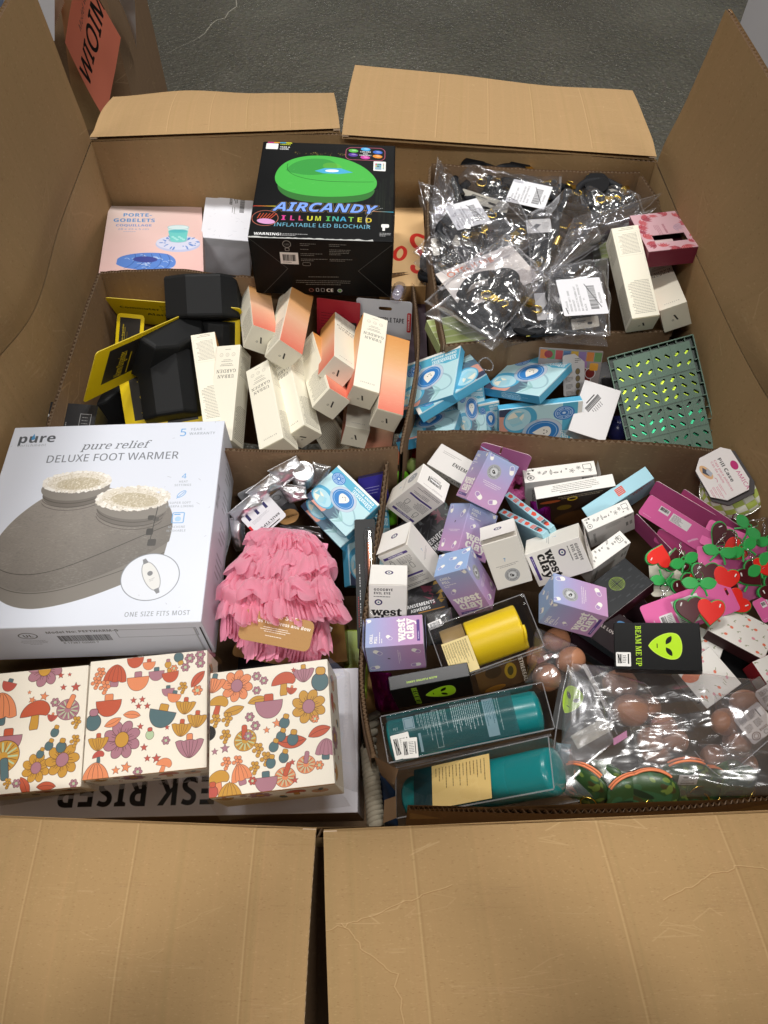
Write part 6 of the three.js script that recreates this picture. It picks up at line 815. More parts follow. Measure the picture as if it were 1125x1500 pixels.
    const front = gridGeo(40, 16, (u, v) => V((u - .5) * (w + .003 + .01 * v * p.endsWith('3')), h + .0016 - v * h * 1.0, d / 2 + .0018 + v * (p.endsWith('3') ? .012 : .004) + .04 * Math.abs(f[1](u, v))));
    const right = gridGeo(40, 16, (u, v) => V(w / 2 + .0018 + v * (p.endsWith('3') ? .014 : .003) + .04 * Math.abs(f[2](u, v)), h + .0016 - v * h, (.5 - u) * (d + .003)));
    part('shrink_wrap', merge([top, front, right]), WRAP, b.t);
  }
}
// ---- desk riser box
{
  const S = sheet('rgb(206,206,212)', { face: [510, 171, (c, w, h) => { fill('rgb(212,212,220)')(c, w, h); txt(c, 'DESK RISER', 250, 44, 44, '#17171a', { b: 1, a: 'center', sx: .95 }); }], side: [200, 82, fill('rgb(112,92,78)')], lip: [171, 82, fill('rgb(190,190,196)')] }, { k: 1.8, W: 1024, rough: .35, wear: 6, wearN: 40 });
  carton('riser', 'desk_riser_box', 'wide white box with upside down black lettering under the mushroom boxes', 'box', null, S, { T: 'face:2', F: 'side', R: 'lip', '*': 'side' }, { geo: { N: 8, r: .0015 } });
}
// ---- green slotted tray over shiny foil
{
  const [x, y, z, qx, qy, qz, qw, w, h, d] = flatPose([890, 524, .835], [1015, 490, .79], [934, 692, .935], .022), q = new THREE.Quaternion(qx, qy, qz, qw), up = V(0, 1, 0).applyQuaternion(q);
  const t = thing('slotted_tray', 'green plastic tray with rows of slanted slots over shiny foil', 'tray', null, V(x, y, z).addScaledVector(up, -h / 2), q);
  const GR = std(rgb(.08, .165, .108), .42), DK = std(rgb(.03, .075, .045), .4);
  const iw = w - .012, id = d - .012, cw = iw / 4, cd = id / 4;
  for (let r = 0; r < 4; r++) for (let c = 0; c < 4; c++) {
    const s = new THREE.Shape(), a = cw / 2 - .0006, b = cd / 2 - .0006; s.moveTo(-a, -b); s.lineTo(a, -b); s.lineTo(a, b); s.lineTo(-a, b); s.closePath();
    const rows = (r === 0 || r === 3) ? 2 : 3, tilt = ((r + c) % 2 ? 1 : -1) * .75, L = .0043, R = .0019;
    for (let j = 0; j < rows; j++) for (let i = 0; i < 2; i++) { const X = (i - .5) * cw * .5, Y = (rows === 2 ? (j - .5) * cd * .38 + (r === 0 ? -.15 : .1) * cd * .3 : (j - 1) * cd * .31), p = new THREE.Path(), cx = Math.cos(tilt), sx = Math.sin(tilt); for (let k = 0; k <= 16; k++) { const an = k / 16 * 6.2832, ex = Math.cos(an) > 0 ? L : -L, lx = ex * .62 + R * Math.cos(an), ly = R * Math.sin(an), PX = X + lx * cx - ly * sx, PY = Y + lx * sx + ly * cx; k ? p.lineTo(PX, PY) : p.moveTo(PX, PY); } s.holes.push(p); }
    const g = new THREE.ExtrudeGeometry(s, { depth: .0016, bevelEnabled: false }); g.rotateX(-Math.PI / 2); g.translate(-iw / 2 + (c + .5) * cw, h - .004 - ((r * 7 + c * 3) % 3) * .00015, -id / 2 + (r + .5) * cd);
    part('slot_panel', g, GR, t);
  }
  const ribs = []; for (let i = 1; i < 4; i++) { ribs.push(moved(new THREE.BoxGeometry(.0014, .003, id), -iw / 2 + i * cw, h - .0025, 0), moved(new THREE.BoxGeometry(iw, .003, .0014), 0, h - .0027, -id / 2 + i * cd)); }
  for (const [i, j] of [[1, 1], [3, 1], [2, 2], [1, 3], [3, 3]]) ribs.push(moved(new THREE.CylinderGeometry(.0016, .0016, .0036, 12), -iw / 2 + i * cw, h - .002, -id / 2 + j * cd));
  part('ribs', merge(ribs), GR, t);
  for (const [W, D, X, Z] of [[w, .0016, 0, -d / 2], [w, .0016, 0, d / 2], [.0016, d, -w / 2, 0], [.0016, d, w / 2, 0]]) part('rim', moved(new THREE.BoxGeometry(W, h, D), X, h / 2, Z), GR, t);
  const teeth = []; for (let i = 0; i <= 10; i++) for (const s of [-1, 1]) { teeth.push(moved(new THREE.BoxGeometry(.005, h * .6, .0014), s * (w / 2 - .003), h * .62, -d / 2 + d * i / 10)); teeth.push(moved(new THREE.BoxGeometry(.0014, h * .6, .005), -w / 2 + w * i / 10, h * .62, s * (d / 2 - .003))); }
  part('edge_teeth', merge(teeth), GR, t);
  part('channel', moved(new THREE.BoxGeometry(w - .002, .002, d - .002), 0, .001, 0), DK, t);
  const foil = (z0, z1, col, sd) => { const f = folds(sd, 40, .9); return part('foil', gridGeo(46, 30, (u, v) => V((u - .5) * iw * .98, h * .28 + .010 * f(u, v) * .16, lerp(z0, z1, v))), std(col, .24, { metalness: .8, side: THREE.DoubleSide }), t); };
  foil(-id / 2, -id * .03, rgb(.16, .22, .012), 3); foil(id * .06, id / 2, rgb(.012, .17, .08), 9);
}
// ---- round pill case with its card
{
  const S = sheet('rgb(236,228,224)', {
    card: [80, 96, (c, w, h) => { fill('rgb(236,229,226)')(c, w, h); dot(c, 36, 12, 8, 'rgb(190,30,110)'); txt(c, '\u2665', 36, 15, 8, '#f4e6ee', { a: 'center' }); txt(c, 'AMICA', 46, 17, 12, 'rgb(196,60,124)', { sx: .9 }); txt(c, 'Pill Case', 14, 38, 11, '#2c2a2c', { b: 1 }); txt(c, 'Caja para p\u00edldoras', 14, 47, 7, 'rgb(200,90,120)'); txt(c, 'Cas de pilule', 14, 55, 7, 'rgb(200,90,120)'); for (let i = 0; i < 4; i++) lines(c, 52 + (i % 2) * 2, 62 + i * 8, 22, 2, 3, 'rgb(214,110,140)', i + 2, 1); c.strokeStyle = 'rgb(190,40,100)'; c.lineWidth = .9; c.beginPath(); c.moveTo(40, 66); c.quadraticCurveTo(44, 60, 48, 66); c.stroke(); ell(c, 26, 76, 15, 9, -.5, 'rgb(222,176,128)'); poly(c, [[16, 78], [26, 70], [34, 74], [24, 84]], 'rgb(70,72,84)'); poly(c, [[20, 70], [32, 64], [36, 72], [26, 76]], 'rgb(176,180,190)'); }],
    weave: [60, 60, (c, w, h) => { fill('rgb(222,222,206)')(c, w, h); for (let i = 0; i < 10; i++) for (let j = 0; j < 10; j++) { if ((i + j) % 2) { c.fillStyle = 'rgb(176,192,88)'; c.fillRect(i * 6, j * 6, 6, 6); } c.fillStyle = 'rgba(90,90,60,.25)'; c.fillRect(i * 6, j * 6, 6, .7); } }],
  }, { k: 5, W: 1024, rough: .55 });
  const o = at(1064, 697, .86), p = pose3(at(1066, 652, .85), at(1106, 715, .845), at(1020, 692, .88));
  const t = thing('pill_case', 'round pale green checked case with a white card strapped over it', 'pill case', null, p.c, p.q);
  const dm = new THREE.SphereGeometry(.047, 40, 24); dm.scale(1, 1, .42); dm.translate(.014, .006, -.021);
  const U = dm.attributes.uv; for (let i = 0; i < U.count; i++) U.setXY(i, ...cellUV(S.cells.weave, (U.getX(i) * 2) % 1, U.getY(i)));
  part('case_shell', dm, S.mat, t); const seam = new THREE.TorusGeometry(.0475, .0016, 8, 60); seam.translate(.014, .006, -.021); part('metal_rim', seam, std(rgb(.7, .68, .62), .25, { metalness: 1 }), t);
  const hx = new THREE.Shape(), W = p.w, H = p.h; [[-.5, .32], [-.36, .5], [.32, .5], [.5, .36], [.5, -.2], [.3, -.5], [-.3, -.5], [-.5, -.26]].forEach(([a, b], i) => i ? hx.lineTo(a * W, b * H) : hx.moveTo(a * W, b * H));
  const cg = plate(hx, W, H, .0008, S.cells.card); cg.translate(0, 0, .004); part('card', cg, S.mat, t);
  const hb = new THREE.Shape(); [[-.5, .3], [-.36, .55], [.36, .55], [.55, .4], [.55, -.24], [.32, -.55], [-.3, -.55], [-.5, -.3]].forEach(([a, b], i) => i ? hb.lineTo(a * W, b * H) : hb.moveTo(a * W, b * H));
  part('backing', moved(plate(hb, W, H, .0012), .003, .001, .001), std(rgb(.04, .03, .03), .5), t);
  part('clasp', moved(new THREE.TorusGeometry(.004, .0014, 8, 16), .058, -.012, -.018, .4, .6, 0), std(rgb(.7, .7, .72), .2, { metalness: 1 }), t);
}
// ---- pink hang cards
{
  const PK = 'rgb(226,104,166)';
  const S = sheet(PK, {
    back: [120, 70, (c, w, h) => { fill(PK)(c, w, h); c.fillStyle = '#e9e4e4'; c.fillRect(22, 12, 16, 18); bars(c, 23.5, 14, 13, 10, 3); c.fillStyle = '#e9e4e4'; c.fillRect(42, 12, 30, 26); for (let i = 0; i < 8; i++) lines(c, 44, 15 + i * 2.8, 26, 1, 2, '#5c5458', i, 1); txt(c, 'punchkins', 82, 62, 5, '#f2d8e6', { b: 1, rot: -1.2 }); lines(c, 6, 60, 30, 1, 2, '#f0cfe0', 4, .8); c.strokeStyle = '#f2dce8'; c.lineWidth = .8; c.beginPath(); c.moveTo(96, 30); c.lineTo(98, 44); c.stroke(); }],
    text: [120, 70, (c, w, h) => { fill(PK)(c, w, h); c.save(); c.translate(10, 64); c.rotate(-Math.PI / 2); lines(c, 0, 0, 34, 2, 4, '#f4dcea', 2, 1); c.restore(); rr(c, 18, 30, 18, 30, 2, '#e4dfdf'); bars(c, 20, 33, 6, 24, 4); lines(c, 28, 34, 6, 8, 3, '#666', 4, 1); c.fillStyle = '#e9e4e4'; c.fillRect(40, 12, 36, 50); for (let i = 0; i < 14; i++) lines(c, 43, 15 + i * 3.3, 30, 1, 2, '#575054', i, 1.1); }],
    edge: [120, 70, (c, w, h) => { fill(PK)(c, w, h); c.save(); c.translate(112, 60); c.rotate(-Math.PI / 2); txt(c, 'funkins', 6, 0, 6, '#f6e4ee', { b: 1 }); c.fillStyle = '#f6e4ee'; c.fillRect(-6, -2, 10, .8); c.fillRect(30, -2, 16, .8); c.restore(); }],
    white: [70, 100, (c, w, h) => { fill('rgb(228,222,204)')(c, w, h); lines(c, 10, 80, 40, 3, 4, 'rgba(120,110,90,.5)', 2, 1); }],
    shade: [120, 70, fill('rgb(208,122,178)')],
  }, { k: 3.4, rough: .45, wear: 4, wearN: 20 });
  const E = std(rgb(.80, .62, .66), .6), EW = std(rgb(.75, .72, .66), .6);
  const K = (a, b, d, label, cell, o = {}) => card(at(...a), at(...b), at(...d), o.name || 'hang_card', label, 'hang card', o.group === undefined ? 'pink hang cards' : o.group, [S.mat, o.edge || E], { cell: S.cells[cell], r: o.r ?? .004, t: .0007, hole: o.hole, rot: o.rot });
  K([953, 724, .865], [1061, 791, .875], [922, 744, .89], 'pink card with two white stickers, topmost at the back, slot at its lower right', 'back', { hole: [.42, -.06, .04, .12] });
  K([962, 704, .875], [1125, 800, .885], [954, 726, .91], 'pink card seen nearly edge on along the carton back wall', 'edge');
  K([1002, 716, .87], [1145, 812, .875], [994, 740, .905], 'pink card nearly on edge behind the highest cherry tag', 'edge');
  K([932, 752, .905], [1000, 822, .92], [922, 768, .95], 'pink card on edge below the one with two stickers', 'edge');
  K([1040, 760, .872], [1150, 806, .868], [1026, 796, .885], 'pink card half under the leaves at the right edge', 'edge');
  K([1020, 800, .885], [1100, 800, .88], [1022, 846, .895], 'pink card lying flat under the middle of the cherry heap', 'edge');
  K([966, 774, .905], [1048, 812, .905], [972, 800, .93], 'pink card peeping out under the one with two stickers', 'edge');
  K([936, 889, .875], [1062, 843, .862], [958, 940, .89], 'front pink card with printed panel and cherry tag lying on it', 'text', { hole: [.44, .08, .03, .22] });
  K([1044, 894, .885], [1090, 886, .88], [1050, 938, .90], 'small pink card corner with white lettering under the front one', 'edge');
  K([1070, 850, .89], [1108, 838, .88], [1084, 884, .90], 'pink card with white lettering under the red hearts in the middle', 'edge');
  K([1101, 882, .875], [1150, 858, .87], [1114, 916, .885], 'pink card with barcode sticker cut by the right edge', 'back');
  K([949, 813, .90], [985, 812, .895], [966, 874, .92], 'cream card holding a red heart tag with silver ring', 'white', { edge: EW, r: .006, group: 'cream card backs' });
  K([980, 806, .905], [1002, 808, .90], [1000, 866, .92], 'cream card with small black print beside the green leaves', 'white', { edge: EW, r: .004, group: 'cream card backs' });
  // pink-lilac card with hair tie
  card(at(706, 647, .862), at(780, 668, .868), at(690, 676, .92), 'hang_card', 'lilac pink card with a slit top behind the lilac box with silver seal', 'hang card', null, [S.mat, E], { cell: S.cells.shade, r: .008, hole: [-.1, .36, .035, .3] });
  const sc = thing('hair_tie', 'crumpled bright pink hair tie under the lilac pink card', 'hair tie', null, at(758, 713, .95)); const r = rng(5), pts = []; for (let i = 0; i < 40; i++) { const a = i / 40 * 6.283; pts.push(V(Math.cos(a) * .016 + .004 * (r() - .5), .006 * (r() - .5), Math.sin(a) * .016 + .004 * (r() - .5))); }
  const g = tubeGeo(pts, .008, 260, 14, true), P = g.attributes.position, N = g.attributes.normal; for (let i = 0; i < P.count; i++) { const h = .004 * noise(P.getX(i) * 300, P.getY(i) * 300, P.getZ(i) * 300); P.setXYZ(i, P.getX(i) + N.getX(i) * h, P.getY(i) + N.getY(i) * h, P.getZ(i) + N.getZ(i) * h); } g.computeVertexNormals(); part('gathered_fabric', g, std(rgb(.75, .16, .42), .8, { sheen: 1, sheenRoughness: .4 }), sc);
  // magenta foil sheet beneath
  const mf = thing('foil_sheet', 'crinkled magenta foil beneath the lilac box at the carton left edge', 'foil'); part('foil', bagGeo(at(540, 982, .92), at(572, 986, .91), at(584, 1040, .97), at(552, 1044, .97), { seed: 4, amp: .09, puff: .006 }), std(rgb(.30, .01, .20), .2, { metalness: .85, side: THREE.DoubleSide }), mf);
  const mf2 = mf.clone(); mf2.name = numbered('foil_sheet'); mf2.userData = { label: 'dark magenta foil in the gap beside the pink hair tie', category: 'foil' }; mf2.position.set(.235, -.005, -.27); scene.add(mf2);
}
// ---- cherry heart tags
{
  const heart = (s) => { const h = new THREE.Shape(); h.moveTo(0, -.62 * s); h.bezierCurveTo(-.25 * s, -.35 * s, -.62 * s, -.1 * s, -.58 * s, .22 * s); h.bezierCurveTo(-.55 * s, .52 * s, -.2 * s, .56 * s, 0, .3 * s); h.bezierCurveTo(.2 * s, .56 * s, .55 * s, .52 * s, .58 * s, .22 * s); h.bezierCurveTo(.62 * s, -.1 * s, .25 * s, -.35 * s, 0, -.62 * s); return h; };
  const ex = (s, d, b = .0006) => new THREE.ExtrudeGeometry(s, { depth: d, bevelEnabled: true, bevelSize: b, bevelThickness: b, bevelSegments: 2, curveSegments: 14 });
  const RED = std(rgb(.85, .028, .02), .34), MAR = std(rgb(.075, .006, .012), .34), GRN = std(rgb(.035, .40, .085), .4), GLINT = std(rgb(.85, .82, .8), .4), STEEL = std(rgb(.75, .75, .76), .2, { metalness: 1 });
  const make = (pos, q, label) => {
    const t = thing('cherry_tag', label, 'cherry tag', 'rubber cherry tags', pos, q), T = .0026;
    part('backing', merge([moved(ex(heart(.0275), T), -.0115, -.016, 0, 0, 0, .2), moved(ex(heart(.0275), T), .0115, -.017, 0, 0, 0, -.1)]), GRN, t);
    const a = part('heart', moved(ex(heart(.025), .0016), -.0115, -.016, T, 0, 0, .2), MAR, t, 'dark maroon heart'), b = part('heart', moved(ex(heart(.025), .0022), .0115, -.017, T, 0, 0, -.1), RED, t, 'bright red heart');
    const gl = (m, x, y, z) => part('glint_mark', moved(new THREE.CapsuleGeometry(.0008, .003, 4, 8), x, y, z, 0, 0, -.35), GLINT, m); gl(a, -.0215, -.0105, T + .0022); gl(b, .0215, -.0115, T + .0028);
    const leaf = (s) => { const l = new THREE.Shape(); l.moveTo(0, 0); l.bezierCurveTo(.003 * s, .008, .016 * s, .010, .0215 * s, .001); l.bezierCurveTo(.017 * s, -.008, .006 * s, -.007, 0, 0); return ex(l, .003); };
    part('leaf', moved(leaf(.86), .001, .0115, .001, 0, 0, .12), GRN, t); part('leaf', moved(leaf(-.86), -.001, .0115, .001, 0, 0, -.12), GRN, t);
    part('stalk', merge([tubeGeo([V(-.009, 0, .0025), V(-.005, .006, .003), V(0, .0125, .003)], .0013, 16), tubeGeo([V(.009, -.001, .0025), V(.006, .006, .003), V(0, .0125, .003)], .0013, 16)]), GRN, t);
    part('eyelet', moved(new THREE.TorusGeometry(.0024, .0009, 8, 18), 0, .0155, .0025), GRN, t); const ring = part('split_ring', moved(new THREE.TorusGeometry(.0055, .0006, 8, 28), 0, .021, .003, .5, .3, 0), STEEL, t);
    const ch = []; for (let i = 0; i < 4; i++) ch.push(moved(new THREE.TorusGeometry(.0018, .0004, 6, 12), .001 * i, .027 + i * .0028, .004, i % 2 ? 1.4 : 0, .4, 0)); part('chain', merge(ch), STEEL, ring);
    return t;
  };
  const Q = (x, y, z) => new THREE.Quaternion().setFromEuler(new THREE.Euler(x, y, z, 'YXZ')), LAY = -1.25;
  const list = [
    [1023, 872, .852, -1.1, .0, -.02, 1.12, 'lying on the front pink card, both hearts in full view'], [1006, 836, .868, -1.0, .3, .12, 1.05, 'left of centre, mostly leaves with hearts tucked under a card'], [1050, 824, .857, -1.05, -.1, -.1, 1.1, 'centre of the heap with leaf pair wide open'], [1096, 818, .858, -1.2, .2, .35, 1.12, 'tilted, red heart left of the maroon one, at right'], [1082, 782, .852, -.8, -.4, -.55, 1.05, 'highest, seen from the side against the pink card'],
    [975, 838, .885, -1.2, .1, 2.85, 1.05, 'upside down on the cream card at the left'], [1082, 858, .872, -1.2, 0, -.9, 1.1, 'sideways with maroon heart uppermost, below the heap'], [1122, 840, .866, -1.15, .3, .5, 1.1, 'at right with large red heart under the tilted pair'], [1132, 804, .865, -1.2, .2, .2, 1, 'cut by the right edge, green leaves showing'],
  ];
  for (const [px, py, drop, rx, ry, rz, s, label] of list) { const t = make(at(px, py, drop), Q(rx, ry, rz), 'rubber cherry tag ' + label); t.scale.setScalar(s); if (/only a red heart|lowest, dark|sideways/.test(label)) for (const c of t.children.filter(c => c.name === 'leaf')) t.remove(c); }
}
// ---- teal bottles in clear boxes, yellow bottle in a clear box
const clearBox = (t, w, h, d, o = {}) => {
  const c = part('clear_box', moved(boxGeo(w, h, d, null, { r: .0008, N: 8, bulge: .0004, dent: o.dent ?? .0006, seed: o.seed || 3 }), 0, h / 2, 0), ACETATE, t);
  part('folded_edge', merge([moved(new THREE.BoxGeometry(w, .0012, .0014), 0, h - .0004, d / 2 + .0008), moved(new THREE.BoxGeometry(w, .001, .001), 0, h - .0004, -d / 2 - .0006), moved(new THREE.BoxGeometry(.001, .001, d), -w / 2 - .0006, h, 0), moved(new THREE.BoxGeometry(.001, .001, d), w / 2 + .0006, h, 0), moved(new THREE.BoxGeometry(w, .001, .0012), 0, .0005, d / 2 + .0008)]), SEAM, c);
  return c;
};
const lathe = (prof, seg = 48) => { const g = new THREE.LatheGeometry(prof.map(([r, y]) => new THREE.Vector2(r, y)), seg); g.rotateZ(-Math.PI / 2); return g; };
{
  const S = sheet('rgb(12,52,56)', {
    print: [160, 50, (c, w, h) => { fill('rgb(10,62,66)')(c, w, h); c.fillStyle = 'rgb(8,40,46)'; c.fillRect(30, 0, 100, h); txt(c, '\u2672', 7, 12, 8, '#dfe6e6'); txt(c, 'PET', 6, 17, 4, '#dfe6e6'); rr(c, 20, 5, 14, 14, .6, 'rgb(176,190,202)'); c.strokeStyle = 'rgb(60,76,110)'; c.lineWidth = .5; c.strokeRect(21.5, 6.5, 11, 11); for (let i = 0; i < 9; i++) { c.save(); c.translate(38 + i * 4.4, 4); c.rotate(Math.PI / 2); lines(c, 0, -2, 16 + (i * 7) % 24, 2, 1.7, 'rgba(214,228,230,.9)', i + 3, .8); c.restore(); } c.strokeStyle = 'rgba(214,228,230,.9)'; c.lineWidth = .5; c.strokeRect(58, 3, 7, 44); for (let i = 0; i < 15; i++) { c.save(); c.translate(82 + i * 2.5, 2); c.rotate(Math.PI / 2); lines(c, 0, -1, 44, 1, 2, 'rgba(222,234,236,.9)', i + 30, 1.1); c.restore(); } c.fillStyle = 'rgb(150,176,190)'; c.fillRect(122, 3, 14, 44); for (let i = 0; i < 6; i++) { c.save(); c.translate(124 + i * 2, 5); c.rotate(Math.PI / 2); lines(c, 0, -1, 40, 1, 2, 'rgba(40,60,80,.8)', i + 50, .8); c.restore(); } c.save(); c.translate(142, 4); c.rotate(Math.PI / 2); lines(c, 0, 0, 42, 2, 3, 'rgba(222,234,236,.8)', 70, .9); c.restore(); rr(c, 36, 26, 3.4, 22, .3, 'rgb(160,184,196)'); }],
    paper: [62, 50, (c, w, h) => { fill('rgb(222,192,124)')(c, w, h); for (let i = 0; i < 15; i++) { c.save(); c.translate(5 + i * 3.7, 4); c.rotate(Math.PI / 2); lines(c, 0, 0, 22 + (i * 11) % 20, 1, 2, 'rgba(60,46,20,.8)', i + 4, .8); c.restore(); } }],
    tag: [24, 30, (c, w, h) => { fill('rgb(228,226,220)')(c, w, h); bars(c, 3, 5, 6, 20, 2); c.strokeStyle = '#1a1a1a'; c.lineWidth = 1; c.beginPath(); c.moveTo(4, 8); c.lineTo(9, 24); c.stroke(); lines(c, 11, 6, 8, 8, 2.4, '#555', 3, .8); c.fillStyle = '#1a1a1a'; c.fillRect(20, 6, 1.2, 18); }],
    ypaper: [60, 50, (c, w, h) => { fill('rgb(226,206,146)')(c, w, h); for (let i = 0; i < 10; i++) { c.save(); c.translate(5 + i * 5.4, 3); c.rotate(Math.PI / 2); lines(c, 0, 0, 38 - (i * 7) % 12, 2, 1.9, 'rgba(70,54,24,.85)', i + 4, .9); c.restore(); } }],
    yedge: [110, 12, (c, w, h) => { fill('rgb(118,96,52)')(c, w, h); for (let i = 0; i < 5; i++) { rr(c, 24 + i * 16, 3, 3 + (i % 2) * 3, 7, .5, 'rgba(214,206,180,.85)'); } }],
  }, { k: 6, W: 1024, rough: .35 });
  const TEAL = std(rgb(.0, .21, .22), .3, { clearcoat: .3, clearcoatRoughness: .2 }), TEALD = std(rgb(.002, .05, .06), .4);
  const bottle = (t, L, R) => {
    part('bottle_body', moved(lathe([[0, -L * .46], [R * .86, -L * .46], [R * .97, -L * .44], [R, -L * .41], [R, L * .20], [R * .985, L * .206], [R * .985, L * .213], [R, L * .22], [R, L * .30]], 56), 0, R + .002, 0), TEAL, t);
    part('cap', moved(lathe([[R * 1.005, L * .30], [R * 1.0, L * .42], [R * .95, L * .45], [R * .6, L * .465], [0, L * .467]], 56), 0, R + .002, 0), TEAL, t);
    part('foot_ring', moved(lathe([[0, -L * .488], [R * .94, -L * .487], [R * 1.006, -L * .47], [R * 1.006, -L * .36], [R * .97, -L * .355]], 56), 0, R + .002, 0), TEAL, t);
    part('carry_loop', moved(new THREE.TorusGeometry(R * .55, .0024, 8, 30, Math.PI), L * .43, R * 1.3, 0, 0, Math.PI / 2, 0), TEAL, t);
  };
  for (const [p, label, two] of [['tb1', 'teal bottle in a clear box with white Japanese print and price stickers', 0], ['tb2', 'teal bottle in a clear box with a tan paper label, nearest the rim', 1]]) {
    const [x, y, z, qx, qy, qz, qw, w, h, d] = POSES[p], q = new THREE.Quaternion(qx, qy, qz, qw).normalize(), up = V(0, 1, 0).applyQuaternion(q);
    const t = thing('boxed_bottle', label, 'bottle', null, V(x, y, z).addScaledVector(up, -h / 2), q), R = h / 2 - .0032; bottle(t, w, R); for (const m of t.children) m.scale.z = (d / 2 - .0012) / R;
    const c = clearBox(t, w, h, d, { seed: two + 3 });
    if (!two) {
      // print on the film: a thin sheet wrapped inside the lid
      const g = gridGeo(24, 6, (u, v) => { const q2 = V(lerp(-w * .47, w * .3, u), h - .0016, (v - .5) * d * .94);[q2.u, q2.v] = cellUV(S.cells.print, u, v); return q2; });
      const map = S.map; const pm = std(0xffffff, .4, { map, transparent: true, opacity: .5, side: THREE.DoubleSide }); part('printed_film', g, pm, c);
      const st = plate(roundShape(.021, .027, .001), .021, .027, .0003, S.cells.tag); st.rotateX(-Math.PI / 2); st.rotateY(.05); st.translate(-w * .405, h + .0012, d * .22); part('price_sticker', st, S.mat, t);
      const s2 = plate(roundShape(.018, .022, .001), .018, .022, .0003, S.cells.tag); s2.rotateX(-Math.PI / 2); s2.rotateY(-.1); s2.translate(-w * .36, h + .0018, d * .3); part('price_sticker', s2, S.mat, t);
    } else {
      const g = gridGeo(12, 6, (u, v) => { const q2 = V(lerp(-w * .25, w * .135, u), h - .0014, lerp(-d * .44, d * .46, v));[q2.u, q2.v] = cellUV(S.cells.paper, u, v); return q2; }); part('paper_label', g, S.mat, c);
      part('printed_film', moved(new THREE.BoxGeometry(w * .16, .0004, d * .9), -w * .30, h - .0024, 0), std(rgb(.004, .03, .036), .35), c);
    }
  }
  const [x, y, z, qx, qy, qz, qw, w, h, d] = POSES.yb, q = new THREE.Quaternion(qx, qy, qz, qw).normalize(), up = V(0, 1, 0).applyQuaternion(q);
  const t = thing('boxed_bottle', 'bright yellow bottle in a clear box among the lilac boxes', 'bottle', null, V(x, y, z).addScaledVector(up, -h / 2), q), R = Math.min(h, d) / 2 - .0015, Y = std(rgb(.80, .56, .002), .38);
  part('bottle_body', moved(lathe([[0, -w * .17], [R * .96, -w * .17], [R, -w * .15], [R, w * .36], [R * .97, w * .38], [R * .6, w * .39], [0, w * .39]], 56), 0, R + .003, 0), Y, t);
  part('cap_notch', moved(new THREE.TorusGeometry(R * .5, .0022, 8, 30, 2.6), w * .355, R * 1.55, R * .25, 1.2, 1.3, 0), Y, t);
  part('bottle_base', moved(lathe([[R * .98, -w * .42], [R, -w * .40], [R, -w * .18], [0, -w * .18]], 56), 0, R + .003, 0), std(rgb(.30, .20, .08), .4), t);
  const c = clearBox(t, w, h, d, { seed: 8, dent: .0012 });
  const pl = gridGeo(10, 6, (u, v) => { const q2 = V(lerp(-w * .44, -w * .16, u), h + .0012, lerp(-d * .14, d * .5, v));[q2.u, q2.v] = cellUV(S.cells.ypaper, u, v); return q2; }); part('paper_label', pl, S.mat, c);
  const ye = gridGeo(12, 3, (u, v) => { const q2 = V((u - .5) * w * .9, h - .002 - v * .012, d / 2 + .0013);[q2.u, q2.v] = cellUV(S.cells.yedge, u, v); return q2; }); part('printed_edge', ye, S.mat, c);
}
